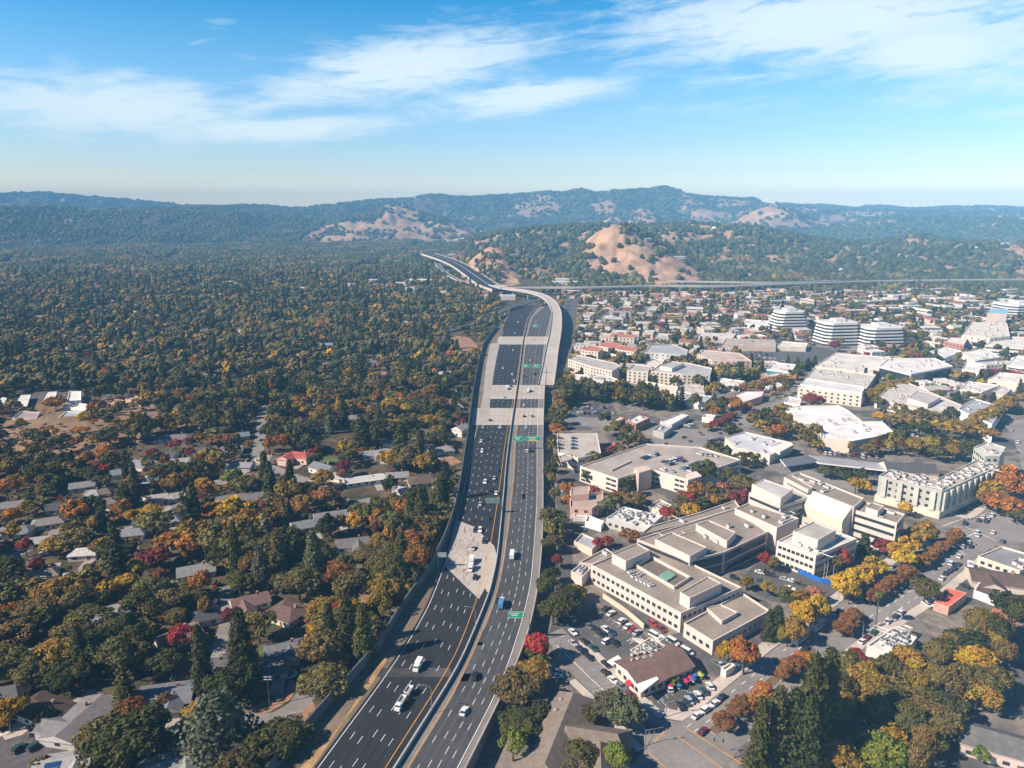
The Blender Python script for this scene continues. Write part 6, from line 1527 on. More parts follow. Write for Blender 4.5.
# ------------------------------------------------------------------ signs, lamps, parasols
def build_furniture():
    def sign(name, label, panels, post, z_bot, hgt, col, back=False, strip_=False):
        """panels: [(column0, column1, row)], post: (column, row of the foot), all standing across the road"""
        foot = P(*post, ZF); t = thing(name, label, 'road sign', foot)
        xs = []
        for c0, c1, row in panels:
            a, b_ = P(c0, row, z_bot + hgt / 2), P(c1, row, z_bot + hgt / 2)
            w = (b_ - a).length; m = (a + b_) / 2
            cx = m.x - foot.x; xs += [cx - w / 2, cx + w / 2]
            b = MB(); b.box(cx, 0, z_bot - ZF + hgt / 2, w, .18, hgt); pn = b.build('sign_panel', col, t)
            f = MB(); k = .14
            for sx in (-1, 1): f.box(cx + sx * (w / 2 - k / 2), -.11, z_bot - ZF + hgt / 2, k, .06, hgt)
            for sz in (-1, 1): f.box(cx, -.11, z_bot - ZF + hgt / 2 + sz * (hgt / 2 - k / 2), w - 2 * k, .06, k)
            f.build('border', WHITE if not back else METAL, pn)
            if back:
                g = MB()
                for q in range(4): g.box(cx, -.15, z_bot - ZF + hgt * (q + .5) / 4, w * .96, .1, .16)
                g.build('rib', METAL, pn)
            else:
                g = MB()
                for q, wd in ((.68, .62), (.40, .42)): g.box(cx - w * .06, -.105, z_bot - ZF + hgt * q, w * wd, .04, hgt * .12)
                g.build('legend', WHITE, pn)
                if strip_ and c1 == panels[-1][1]:
                    g = MB(); g.box(cx + w * .02, -.125, z_bot - ZF + hgt * .13, w * .6, .05, hgt * .2); g.build('yellow_strip', mat('sign_yellow', (.75, .52, .03)), pn)
        b = MB(); top = z_bot - ZF + hgt * .62
        b.tube((0, .35, 0), (0, .35, top), .28, .22, 8); b.build('post', METAL, t)
        b = MB()
        for dz in (0, -1.1): b.tube((0, .35, top + dz), ((min(xs) if abs(min(xs)) > abs(max(xs)) else max(xs)), .35, top + dz), .16, .13, 6)
        b.build('arm', METAL, t)
        landmark({'g': 'the green sign over the ' + ('grey carriageway' if post[1] > 600 else 'right lanes')}.get('x', label.split(' standing')[0].replace('green', 'the green', 1)) if False else 'the ' + label.split(',')[0].split(' hung')[0].split(' seen')[0], foot)
    sign('road_sign', 'single green road sign, on an arm over the grey carriageway above the blue truck', [(508, 523, 615.5)], (529, 632), ZF + 6.2, 2.7, SIGN_GREEN)
    sign('road_sign', 'wide pair of green signs, with a yellow strip, spanning the grey carriageway', [(513, 523.5, 442.5), (526, 541, 442.5)], (543, 450), ZF + 6.5, 3.6, SIGN_GREEN, strip_=True)
    sign('road_sign', 'distant pair of green signs, spanning the grey carriageway before the far bridge deck', [(521.5, 530, 368.5), (533, 541, 368.5)], (546, 374), ZF + 6.5, 3.6, SIGN_GREEN)
    sign('road_sign', 'small far green sign, beside the curved flyover', [(533, 538, 326)], (541, 331), ZF + 5, 4.5, SIGN_GREEN)
    sign('road_sign', 'ribbed sign back, on the median post over the dark carriageway', [(486, 499.5, 506)], (502, 514), ZF + 6.3, 3.2, mat('sign_back', (.16, .30, .26), rough=.5), back=True)
    sign('road_sign', 'pale grey sign back, standing on top of the sound wall by the old slab', [(437, 446, 558)], (438, 568), ZF + 5.4, 2.4, mat('sign_back_grey', (.5, .52, .52), rough=.5), back=True)
    # lamps on the median
    def lamp(px, py, label, side=-1, z=ZF + 1.0, h=9.5, world=None, armlen=3.4):
        p = P(px, py, z) if world is None else Vector((*world, z))
        t = thing('street_lamp', label, 'street lamp', p)
        if not label: AUTO.append((t, 'tall grey street lamp', p.xy))
        b = MB(); b.tube((0, 0, 0), (0, 0, h - 1.2), .13, .09, 8); b.build('post', METAL, t)
        b = MB(); prev = Vector((0, 0, h - 1.2))
        for k in range(1, 6):
            q = Vector((side * armlen * (1 - math.cos(k / 5 * math.pi / 2)) if k < 5 else side * armlen, 0, h - 1.2 + 1.5 * math.sin(k / 5 * math.pi / 2)))
            b.tube(prev, q, .08, .07, 6); prev = q
        b.build('arm', METAL, t)
        b = MB(); b.box(side * (armlen + .3), 0, h + .28, .9, .32, .16); b.build('lamp_head', METAL, t)
    lamp(431.7, 711, 'curved arm street lamp on the median beside the hopper truck')
    lamp(475.5, 629, 'curved arm street lamp on the median below the old concrete slab')
    yy = 470
    while yy < 900:
        lamp(0, 0, None, world=(float(np.interp(yy, YS, LX['median'])), yy)); yy += 75
    for px, py, s in ((742, 675, 1), (838, 603, 1), (906, 556, 1), (772, 720, -1), (862, 640, -1), (934, 596, -1), (590, 690, 1), (560, 655, 1)):
        lamp(px, py, None, side=s, z=.1, h=8, armlen=2.2)
    for px, py, s, d in ((645, 746, 1, 'traffic signal mast on the corner by the tan hall'), (733, 758, -1, 'traffic signal mast on the corner under the tall redwoods'), (666, 717, 1, 'traffic signal mast on the corner of the restaurant lot'), (957, 530, 1, 'traffic signal mast at the far crossing by the plane trees'), (982, 556, -1, 'traffic signal mast at the far crossing by the grey shop row'), (951, 516, 1, 'traffic signal mast at the corner of the green apartments')):
        p = P(px, py, 0); t = thing('traffic_signal', d, 'traffic light', p)
        b = MB(); b.tube((0, 0, 0), (0, 0, 6), .14, .1, 8); b.build('post', METAL, t)
        b = MB(); b.tube((0, 0, 5.8), (s * 6, 1, 6.2), .09, .06, 6); b.build('arm', METAL, t)
        for q in (.55, .98): m = MB(); m.box(s * 6 * q, q, 5.7 + .2 * q, .35, .3, 1.0); m.build('signal_head', mat('signal_black', (.03, .03, .03)), t)
    def utility(px, py, label):
        p = P(px, py, 0); t = thing('utility_pole', label, 'utility pole', p)
        b = MB(); b.tube((0, 0, 0), (0, 0, 12), .2, .14, 8); b.build('post', BARK, t)
        for z in (11.4, 10.4): b = MB(); b.box(0, 0, z, 2.6, .14, .16); b.build('crossarm', WHITE, t)
    utility(361, 588, 'wooden utility pole above the orange soil garden near the sound wall'); utility(270, 706, 'wooden utility pole on the dry grass inside the bend of the lane')
    utility(395, 505, 'wooden utility pole among trees beside the long white house'); utility(47, 600, 'thin pale utility pole in the golden grove')
    for k, (px, py) in enumerate(((823, 583), (826, 581), (832, 585))):
        p = P(px, py); t = thing('flagpole', ('white flagpole beside the blue hoarding, the one closest to the bus', 'white flagpole beside the blue hoarding, the middle of the three', 'white flagpole beside the blue hoarding, the one nearest the plane trees')[k], 'flagpole', p)
        b = MB(); b.tube((0, 0, 0), (0, 0, 9.5), .09, .05, 8); b.build('post', WHITE, t)
        b = MB(); b.tube((0, 0, 9.5), (0, 0, 9.7), .14, .05, 8); b.build('finial', WHITE, t)
    pc = {'red': (.6, .02, .10), 'lime': (.36, .38, .09), 'blue': (.04, .12, .35), 'yellow': (.65, .45, .05)}
    spots = [(682, 674, 'red'), (687, 672, 'red'), (691, 669, 'red'), (698, 671, 'lime'), (690, 676, 'red'), (695, 674, 'blue'), (682, 679, 'blue'), (701, 674, 'lime'), (676, 676, 'blue'), (671, 680, 'lime'), (679, 684, 'blue'), (676, 681, 'red'), (686, 680, 'red'), (693, 678, 'blue'), (688, 667, 'red'), (670, 684, 'red')]
    for x, y, c in spots:
        p = P(x, y, 2.3); t = thing('parasol', None, 'parasol', (p.x, p.y, .05), RC.uniform(0, 1)); AUTO.append((t, f'{c} restaurant parasol', p.xy))
        b = MB(); b.tube((0, 0, 0), (0, 0, 2.4), .04, .04, 6); b.build('pole', WHITE, t)
        b = MB(); n = 8; pts = [(1.25 * math.cos(k * 2 * math.pi / n), 1.25 * math.sin(k * 2 * math.pi / n), 2.1) for k in range(n)]
        for k in range(n): b.face([pts[k], pts[(k + 1) % n], (0, 0, 2.65)]); b.face([pts[(k + 1) % n], pts[k], (pts[k][0], pts[k][1], 1.95), (pts[(k + 1) % n][0], pts[(k + 1) % n][1], 1.95)])
        b.build('canopy', mat(c + '_canvas', pc[c], rough=.8, var=.05), t)
        b = MB(); b.tube((0, 0, .7), (0, 0, .75), .55, .55, 10); b.build('table_top', WHITE, t)
build_furniture()
for ph, q in (('the bare gold knoll', P(625, 262, 60)), ('the curved flyover', P(553, 325, 10)), ('the dry grass knoll', P(80, 435)), ('the white walled ramp', P(480, 325)), ('the old concrete slab', P(470, 560, 5)), ('the far bridge deck', P(512, 392, 5)), ('the near bridge deck', P(505, 415, 5)), ('the far motorway', P(470, 272, 20)), ('the long viaduct', P(720, 288)), ('the parasols', P(685, 675)), ('the white suburb halls', P(400, 284)), ('the terracotta terrace', P(135, 338)), ('the lone white hall', P(232, 283)), ('the blue hoarding', P(805, 574)), ('the far crossing', P(975, 535)), ('the near crossing', P(690, 745)), ('the lower car park', P(595, 632)), ('the road dust', P(415, 672)), ('the cul de sac', P(17, 757)), ('the end of the sound wall', P(480, 345)), ('the filling station', P(662, 428))): landmark(ph, q)
# ------------------------------------------------------------------ trees
def leaves_mesh(cen, nrm, size, seed, name, ms):
    r = np.random.default_rng(seed); n = len(cen)
    nrm = nrm + r.normal(size=(n, 3)) * .55; nrm /= np.linalg.norm(nrm, axis=1, keepdims=True) + 1e-9
    t = np.cross(nrm, r.normal(size=(n, 3))); t /= np.linalg.norm(t, axis=1, keepdims=True) + 1e-9
    b = np.cross(nrm, t); s = (size * r.uniform(.6, 1.35, n))[:, None]; k = r.uniform(.6, 1., n)[:, None]
    V = np.stack([cen - t * s, cen + b * s * k * .8, cen + t * s, cen - b * s * k * .8], 1).reshape(-1, 3)
    return V, np.arange(4 * n).reshape(n, 4)
def broad(seed, n, leaf, R0=5., H=10., low=.30, K=30, flat_=1.0, ragged=.2):
    r = np.random.default_rng(seed); C_, N_ = [], []
    zc, rz = H * (1 + low) / 2, H * (1 - low) / 2 * flat_
    for k in range(K):
        d = r.normal(size=3); d[2] = abs(d[2]) * .9 - .25; d /= np.linalg.norm(d)
        f = r.uniform(.45, .80)
        c = np.array([d[0] * R0 * f, d[1] * R0 * f, zc + d[2] * rz * f]); rad = r.uniform(.22, .40) * R0 * r.uniform(1 - ragged, 1 + ragged)
        m = max(6, n // K)
        e = r.normal(size=(m, 3)) + d * .8; e /= np.linalg.norm(e, axis=1, keepdims=True)
        C_.append(c + e * rad * r.uniform(.72, 1.05, (m, 1)) * np.array([1, 1, .85])); N_.append(e + np.array([0, 0, .25]))
    c, nn = np.concatenate(C_), np.concatenate(N_)
    return leaves_mesh(c, nn, leaf, seed, '', None)
def blobs(seed, R0=5., H=10., low=.25, K=20):
    r = np.random.default_rng(seed); bm = bmesh.new(); bmesh.ops.create_icosphere(bm, subdivisions=1, radius=1.0)
    base = np.array([v.co[:] for v in bm.verts]); F0 = np.array([[v.index for v in f.verts] for f in bm.faces]); bm.free()
    V, F = [], []
    for k in range(K):
        d = r.normal(size=3); d[2] = abs(d[2]) - .2; d /= np.linalg.norm(d); f = r.uniform(.25, .75)
        c = np.array([d[0] * R0 * f, d[1] * R0 * f, H * (1 + low) / 2 + d[2] * H * (1 - low) / 2 * f]); rad = r.uniform(.20, .40) * R0
        V.append(c + base * rad * r.uniform(.72, 1.22, (len(base), 1)) * np.array([1, 1, .9])); F.append(F0 + k * len(base))
    return np.concatenate(V), np.concatenate(F)
def conic(seed, n, leaf, R0=2.6, H=10., low=.06, power=.9, tiers=15, droop=.25):
    r = np.random.default_rng(seed); C_, N_ = [], []
    B_ = tiers * 7
    for k in range(B_):
        t = low + (1 - low) * ((k + r.uniform(0, 1)) / B_) ** .92
        L = R0 * (1 - t) ** power * r.uniform(.7, 1.12) + .12
        a = k * 2.4 + r.uniform(-.5, .5); d = np.array([math.cos(a), math.sin(a), 0])
        m = max(4, int(n / B_ * (L / R0 + .35) * 1.35))
        u = r.uniform(.25, 1., m) ** .7
        p = d * (u * L)[:, None] + r.normal(size=(m, 3)) * (.10 * R0 + .10 * L) * np.array([1, 1, .6])
        p[:, 2] += t * H - droop * u * L
        C_.append(p); N_.append(np.tile(d * .8 + np.array([0, 0, .8]), (m, 1)))
    return leaves_mesh(np.concatenate(C_), np.concatenate(N_), leaf, seed, '', None)
def trunk_mesh(name, conifer):
    b = MB(); h = .95 if conifer else .55
    pts = [(0, 0, -.05), (.1, .05, h * 3.3), (-.05, .1, h * 6.6), (.05, .0, h * 10)]
    rr = [.42, .32, .22, .10]
    for i in range(3): b.tube(pts[i], pts[i + 1], rr[i], rr[i + 1], 7)
    if not conifer:
        for k in range(6):
            a = k * 1.05; z = 3.0 + .45 * k; q = Vector((2.6 * math.cos(a), 2.6 * math.sin(a), z + 2.0))
            b.tube((0, 0, z - .3), q * 1.0, .17, .07, 5); b.tube(q, q + Vector((1.0 * math.cos(a + .6), 1.0 * math.sin(a + .6), 1.0)), .07, .03, 4)
    return b.mesh(name, [BARK])
TRUNK = {False: trunk_mesh('trunk', False), True: trunk_mesh('conifer_trunk', True)}
# kind: list of crown meshes made for height 10 and the radius given
SHAPES = {}
def proto(kind, lod):
    key = (kind, lod)
    if key in SHAPES: return SHAPES[key]
    out = []
    for s in range(3 if lod < 2 else 4):
        q = 100 + s * 7 + len(kind)
        n, leaf = {0: (3200, .36), 1: (900, .66), 2: (130, 1.45), 3: (300, 1.0)}[lod]
        if lod == 2 and kind in ('oak', 'round'): VF = blobs(q, R0=RAD[kind])
        elif kind == 'oak': VF = broad(q, n, leaf, K=(34, 30, 8, 16)[lod])
        elif kind == 'round': VF = broad(q, n, leaf, R0=4.2, low=.22, K=(30, 26, 8, 12)[lod], ragged=.1)
        elif kind == 'conifer': VF = conic(q, n, leaf * .85, R0=2.7, tiers=(16, 12, 6, 8)[lod])
        elif kind == 'redwood': VF = conic(q, int(n * 1.5), leaf * .62, R0=2.0, power=.74, tiers=(24, 16, 6, 9)[lod], droop=.15)
        elif kind == 'cedar': VF = conic(q, int(n * 1.6), leaf * .9, R0=4.4, power=.55, tiers=(15, 12, 6, 8)[lod], droop=.22)
        elif kind == 'cypress': VF = conic(q, n, leaf * .6, R0=1.25, power=.45, tiers=(20, 14, 6, 8)[lod], droop=-.2)
        if lod >= 2 and VF[1].shape[1] == 4: VF = (VF[0], np.concatenate([VF[1][:, [0, 1, 2]], VF[1][:, [0, 2, 3]]]))
        out.append(VF if lod >= 2 else np_mesh('crown', VF[0], VF[1], [LEAF_OBJ]))
    SHAPES[key] = out
    return out
RAD = {'oak': 5.0, 'round': 4.2, 'conifer': 2.7, 'redwood': 2.0, 'cedar': 4.4, 'cypress': 1.25}
PAL = {'dark green': (0.078, 0.077, 0.021), 'olive green': (0.133, 0.117, 0.034), 'grey green': (0.133, 0.136, 0.071), 'brown olive': (0.180, 0.130, 0.041), 'bright green': (0.156, 0.184, 0.025),
       'golden yellow': (0.421, 0.258, 0.025), 'ochre yellow': (0.272, 0.174, 0.030), 'orange': (0.352, 0.147, 0.030), 'rust brown': (0.234, 0.106, 0.037), 'scarlet': (0.324, 0.046, 0.036), 'dark red': (0.218, 0.041, 0.040), 'pinkish': (0.468, 0.191, 0.115), 'blue grey': (0.133, 0.154, 0.098), 'deep green': (0.053, 0.059, 0.018)}
TREES = []       # x, y, name, shape, height, radius, colour name, label, seed
RT = random.Random(17)
def jit(c): 
    f = RT.uniform(.82, 1.2); return tuple(min(.8, v * f * RT.uniform(.93, 1.07)) for v in PAL[c])
def add_tree(x, y, name, shape, h, r, col, label=None): TREES.append([x, y, name, shape, h, r, col, label])
def at(px, py, name, shape, h, r, col, label=None, frac=.62):
    p = P(px, py, h * frac); add_tree(p.x, p.y, name, shape, h, r, col, label)
def tip(px, py, name, shape, h, r, col, label=None):
    p = P(px, py, h); add_tree(p.x, p.y, name, shape, h, r, col, label)

def hand_trees():
    at(216, 726, 'conifer_tree', 'cedar', 22, 10.5, 'blue grey', 'huge blue grey cedar beside the bend of the lane', .5); landmark('the huge blue cedar', P(216, 735))
    tip(197, 626, 'conifer_tree', 'redwood', 27, 4.2, 'deep green', 'tall dark column of a conifer beside the tan pink house')
    tip(237, 609, 'conifer_tree', 'redwood', 27, 5.0, 'deep green', 'tall dark conifer between the dusty red house and the oaks')
    tip(121, 668, 'conifer_tree', 'conifer', 16, 4.5, 'dark green', 'pointed green conifer behind the big grey gabled house')
    tip(254, 738, 'conifer_tree', 'conifer', 14, 3.6, 'olive green', 'pointed olive conifer by the sound wall corner near the cedar')
    tip(401, 532, 'conifer_tree', 'redwood', 22, 4.2, 'dark green', 'tall conifer standing above the sound wall trees'); tip(345, 596, 'conifer_tree', 'redwood', 26, 5, 'dark green', 'bushy tall conifer beside the dry soil garden'); tip(362, 604, 'conifer_tree', 'redwood', 27, 5, 'dark green', 'second bushy tall conifer beside the dry soil garden, nearer the motorway')
    tip(275, 532, 'conifer_tree', 'redwood', 24, 5, 'olive green', 'tall olive conifer in the dark grove before the dark house'); tip(312, 532, 'conifer_tree', 'redwood', 26, 5, 'grey green', 'tall grey green conifer in the dark grove'); tip(258, 545, 'conifer_tree', 'redwood', 22, 4.5, 'grey green', 'grey green conifer beside the golden brown grove'); tip(191, 484, 'conifer_tree', 'redwood', 26, 5, 'deep green', 'very dark tall conifer rising beside the white roofed house'); tip(185, 497, 'conifer_tree', 'conifer', 22, 6, 'deep green')
    tip(446, 462, 'conifer_tree', 'cypress', 13, 2.6, 'deep green', 'dark clipped cypress beside the wide brown house'); tip(263, 452, 'conifer_tree', 'redwood', 24, 5, 'dark green'); tip(268, 462, 'conifer_tree', 'redwood', 22, 5, 'dark green'); tip(287, 425, 'conifer_tree', 'conifer', 15, 4, 'grey green'); tip(360, 415, 'conifer_tree', 'redwood', 25, 6, 'deep green'); tip(400, 425, 'conifer_tree', 'redwood', 25, 6, 'dark green'); tip(420, 430, 'conifer_tree', 'redwood', 18, 3.5, 'deep green')
    # redwoods by the crossing
    for x, y, h, r, c, d in ((764, 699, 31, 4.8, 'dark green', 'redwood closest to the crossing in the row of tall redwoods'), (782, 688, 33, 5.0, 'dark green', 'second redwood from the crossing in the row of tall redwoods'), (797, 690, 32, 5.5, 'deep green', 'dark redwood tucked behind the first two by the crossing'), (818, 656, 38, 6.4, 'dark green', 'tallest redwood of the row, beside the boulevard'), (832, 650, 36, 5.8, 'dark green', 'redwood at the boulevard end of the tall row'), (812, 700, 30, 5.5, 'deep green', 'shaded redwood inside the park behind the tallest one')): tip(x, y, 'conifer_tree', 'redwood', h, r, c, d)
    tip(771, 610, 'conifer_tree', 'conifer', 13, 3.4, 'deep green', 'dark conifer at the corner of the low hospital annex'); tip(779, 606, 'conifer_tree', 'cypress', 15, 2.6, 'deep green', 'slim dark conifer beside the forecourt wall'); tip(866, 534, 'conifer_tree', 'conifer', 12, 4, 'deep green', 'dark conifer at the foot of the banded hospital block')
    # single autumn trees that stand out
    for x, y, r, h, c, d in ((313, 636, 4.6, 10, 'golden yellow', 'golden yellow street tree above the bend of the lane'), (308, 648, 4.2, 9, 'golden yellow', 'second golden yellow tree just below the first at the bend'), (8, 712, 5.5, 12, 'golden yellow', 'orange yellow tree beside the brown bungalow'), (52, 655, 7.5, 12, 'ochre yellow', 'broad olive yellow tree on the slope above the brown bungalow'), (72, 652, 6, 11, 'ochre yellow', None), (127, 580, 4.5, 9, 'golden yellow', 'bright yellow tree among dark oaks'), (120, 584, 3.5, 8, 'golden yellow', None), (165, 618, 2.6, 6, 'golden yellow', 'small bright yellow tree before the tan pink house'),
                             (183, 636, 6.2, 11, 'scarlet', 'big scarlet maple at the tan pink house'), (176, 641, 4.5, 9, 'orange', 'orange maple next to the scarlet one'), (205, 606, 3.8, 10, 'ochre yellow', 'slim yellow tree beside the dusty red house'), (195, 598, 4.5, 8, 'olive green', None), (25, 545, 4.2, 10, 'scarlet', 'scarlet tree beside the long white roofed house'), (36, 565, 3.6, 8, 'dark red', None), (10, 609, 5, 9, 'orange', 'orange tree at the end of the golden grove'),
                             (152, 453, 4, 9, 'scarlet', 'crimson tree below the dry grass knoll, furthest from the lane'), (175, 445, 4.2, 9, 'scarlet', 'crimson tree before the long mauve grey house'), (190, 452, 4.0, 9, 'scarlet', 'crimson tree between the grey houses'), (188, 443, 4, 9, 'dark red', None), (200, 438, 4, 10, 'orange', None), (344, 466, 4.6, 12, 'dark red', 'dark red tree between the white roofed houses'), (343, 474, 3.8, 8, 'rust brown', None), (340, 660, 4.0, 9, 'pinkish', 'pinkish red tree against the sound wall'),
                             (167, 543, 7, 12, 'orange', None), (192, 543, 7.5, 13, 'orange', 'golden brown rounded tree beside the grey house'), (186, 551, 4, 8, 'ochre yellow', None), (230, 508, 9, 16, 'golden yellow', 'huge golden tree in the grove below the long low grey house'), (247, 512, 8, 14, 'ochre yellow', None), (262, 512, 8, 13, 'rust brown', None), (212, 512, 7, 13, 'orange', None), (275, 512, 8, 12, 'ochre yellow', None), (235, 525, 7, 12, 'ochre yellow', None), (288, 490, 7, 15, 'ochre yellow', 'tall ochre tree beside the suburb lane'), (302, 502, 6, 11, 'ochre yellow', None), (325, 495, 8, 14, 'rust brown', 'broad rust coloured tree above the suburb lane'), (322, 478, 7, 12, 'ochre yellow', None),
                             (172, 482, 5.5, 13, 'ochre yellow', None), (182, 478, 6, 12, 'rust brown', None), (201, 484, 5.5, 8, 'golden yellow', 'vivid yellow tree beside the white roofed house'), (204, 491, 6, 10, 'rust brown', None), (233, 477, 6, 13, 'bright green', 'fresh green tree before the long low grey house'), (345, 447, 6, 14, 'golden yellow', 'golden yellow tree left of the pale grey house'.replace('left of', 'beside')), (352, 454, 5, 10, 'ochre yellow', None), (388, 457, 7, 13, 'golden yellow', 'broad golden tree below the pale grey house'), (395, 461, 6, 11, 'ochre yellow', None), (354, 521, 5.4, 11.5, 'golden yellow', 'vivid yellow green tree behind the dark house with white gable'), (362, 517, 5, 11, 'bright green', None), (349, 524, 4, 8, 'golden yellow', None),
                             (75, 510, 8, 15, 'orange', 'big orange tree in the middle of the low houses'), (6, 487, 8, 14, 'orange', None), (15, 482, 7, 12, 'ochre yellow', None), (28, 507, 5, 9, 'ochre yellow', None), (150, 510, 6, 8, 'golden yellow', None), (135, 515, 5, 8, 'golden yellow', None), (100, 545, 5, 9, 'ochre yellow', None), (55, 545, 7, 10, 'ochre yellow', None), (75, 538, 8, 11, 'brown olive', None), (378, 395, 5, 14, 'orange', None), (372, 400, 5, 11, 'golden yellow', None), (424, 422, 7, 12, 'golden yellow', None), (414, 424, 6, 12, 'ochre yellow', None), (437, 430, 6, 10, 'ochre yellow', None), (333, 395, 6, 12, 'orange', None), (312, 395, 6, 12, 'rust brown', None), (345, 405, 7, 13, 'ochre yellow', None), (300, 400, 7, 12, 'orange', None),
                             (130, 790, 1, 2, 'dark green', None), (147, 560, 6, 10, 'dark red', None), (157, 556, 6, 10, 'dark red', None), (108, 645, 5, 9, 'dark red', None), (230, 617, 4, 9, 'dark red', 'dark maroon tree below the dusty red winged house'), (425, 560, 3.5, 8, 'scarlet', 'scarlet tree at the end of the old slab against the sound wall'), (415, 553, 4, 9, 'rust brown', None), (165, 700, 3.5, 6, 'rust brown', None), (130, 706, 4.5, 7, 'rust brown', 'low rust brown tree behind the pale green roofed annex'), (82, 671, 3.6, 10, 'olive green', 'upright olive green tree behind the brown bungalow'), (62, 683, 4, 8, 'deep green', None), (152, 657, 3, 6, 'olive green', None)): at(x, y, 'autumn_tree' if c not in ('dark green', 'olive green', 'deep green', 'bright green', 'brown olive') else 'oak_tree', 'oak', h, r, c, d)
    # big oaks of the near suburb
    for x, y, r, h, c, d in ((123, 742, 11, 15, 'dark green', 'massive dark oak beside the solar panelled house'), (100, 735, 7, 12, 'olive green', None), (150, 722, 7, 11, 'dark green', None), (270, 745, 8, 12, 'dark green', 'dark oak against the sound wall below the lane'), (285, 738, 8, 12, 'dark green', None), (324, 683, 8.5, 13, 'olive green', 'broad olive oak on the inside of the lane by the sound wall'), (120, 655, 9, 15, 'olive green', 'large olive oak above the big grey gabled house'), (135, 640, 8, 14, 'dark green', None), (240, 675, 8, 13, 'deep green', None), (225, 685, 7, 12, 'deep green', None), (258, 625, 8, 13, 'brown olive', 'brown olive oak in front of the red brown hipped house'), (40, 765, 3, 5, 'olive green', None), (40, 718, 3.4, 6, 'deep green', 'small dark round tree at the drive of the brown bungalow'), (15, 665, 8, 11, 'olive green', None), (30, 672, 8, 11, 'olive green', None), (0, 655, 8, 11, 'brown olive', None), (150, 590, 9, 14, 'olive green', None), (140, 605, 9, 14, 'dark green', None), (90, 620, 9, 12, 'olive green', None), (70, 635, 9, 12, 'brown olive', None), (50, 595, 8, 12, 'ochre yellow', None), (65, 588, 8, 12, 'ochre yellow', None), (80, 580, 7, 11, 'brown olive', None), (35, 610, 8, 11, 'brown olive', None), (15, 630, 8, 11, 'brown olive', None)): at(x, y, 'oak_tree' if c != 'ochre yellow' else 'autumn_tree', 'oak', h, r, c, d)
    # trees of the boulevard median: rust coloured hedgerows
    for x, y, c in ((724, 721, 'rust brown'), (738, 708, 'rust brown'), (743, 704, 'rust brown'), (748, 702, 'orange'), (765, 690, 'orange'), (761, 694, 'orange'), (783, 672, 'rust brown'), (787, 669, 'rust brown'), (793, 665, 'rust brown'), (798, 661, 'rust brown'), (804, 657, 'orange'), (843, 628, 'rust brown'), (847, 624, 'rust brown'), (850, 619, 'rust brown'), (855, 613, 'rust brown'), (871, 597, 'rust brown'), (876, 593, 'rust brown'), (881, 589, 'rust brown'), (886, 585, 'rust brown'), (892, 581, 'rust brown'), (898, 577, 'rust brown'), (904, 573, 'rust brown'), (908, 570, 'rust brown'), (921, 561, 'rust brown'), (925, 558, 'rust brown'), (930, 554, 'rust brown'), (935, 550, 'rust brown'), (941, 546, 'rust brown'), (947, 542, 'rust brown'), (954, 537, 'rust brown'), (958, 534, 'rust brown')): at(x, y, 'median_tree', 'round', 6.6, 3.7, c, None)
    # plane trees along the boulevard kerb
    for x, y, r, h, c, d in ((745, 652, 6.6, 15, 'orange', 'big orange and pink sweetgum at the hospital kerb'), (729, 652, 4.2, 12, 'golden yellow', 'yellow green tree beside the big orange sweetgum'), (795, 628, 5.5, 12, 'ochre yellow', None), (803, 612, 6, 13, 'golden yellow', None), (812, 608, 5.5, 12, 'golden yellow', None), (788, 634, 4, 9, 'ochre yellow', None), (820, 606, 5, 12, 'golden yellow', None), (846, 583, 6, 13, 'golden yellow', None), (857, 578, 5.4, 11.5, 'golden yellow', None), (866, 574, 5.4, 11.5, 'golden yellow', None), (876, 567, 5.4, 11.5, 'golden yellow', None), (850, 590, 5, 11, 'ochre yellow', None), (899, 552, 5.6, 12, 'golden yellow', None), (909, 546, 5.6, 12, 'golden yellow', None), (918, 536, 5.6, 12, 'ochre yellow', None), (927, 532, 6, 13, 'ochre yellow', None), (904, 556, 5, 12, 'golden yellow', None), (885, 547, 5, 10, 'dark red', 'dark red tree between the plane trees and the dark conifer'), (815, 592, 4.5, 9, 'pinkish', 'pink red tree in the forecourt planting'), (783, 592, 4, 8, 'olive green', None), (800, 596, 3.5, 8, 'ochre yellow', None), (790, 599, 3.5, 7, 'dark green', None), (768, 587, 3.6, 7, 'ochre yellow', None), (747, 582, 3.4, 7, 'ochre yellow', None), (765, 559, 3.2, 9, 'scarlet', 'red tree at the end of the dark glazed wing'), (774, 563, 3.2, 8, 'brown olive', None), (841, 556, 4.5, 11, 'scarlet', 'red tree before the white hospital block flank'), (838, 563, 4, 9, 'brown olive', None),
                             (1004, 476, 11, 17, 'orange', 'massive orange street tree by the green apartments'), (1012, 486, 8, 13, 'orange', None), (990, 490, 8.5, 14, 'ochre yellow', 'ochre street tree beside the orange one at the apartments'), (1004, 503, 9, 12, 'orange', None), (994, 500, 7, 11, 'rust brown', None), (985, 495, 6, 11, 'ochre yellow', None), (1018, 515, 6, 9, 'dark green', None), (906, 508, 4, 9, 'golden yellow', None), (856, 483, 5, 11, 'golden yellow', None), (866, 486, 4, 9, 'golden yellow', None), (851, 476, 5, 9, 'deep green', None), (839, 472, 5, 9, 'dark green', None), (826, 471, 5, 8, 'dark green', None), (862, 474, 4.5, 11, 'deep green', None)): at(x, y, 'street_tree', 'round' if r < 7 else 'oak', h, r, c, d)
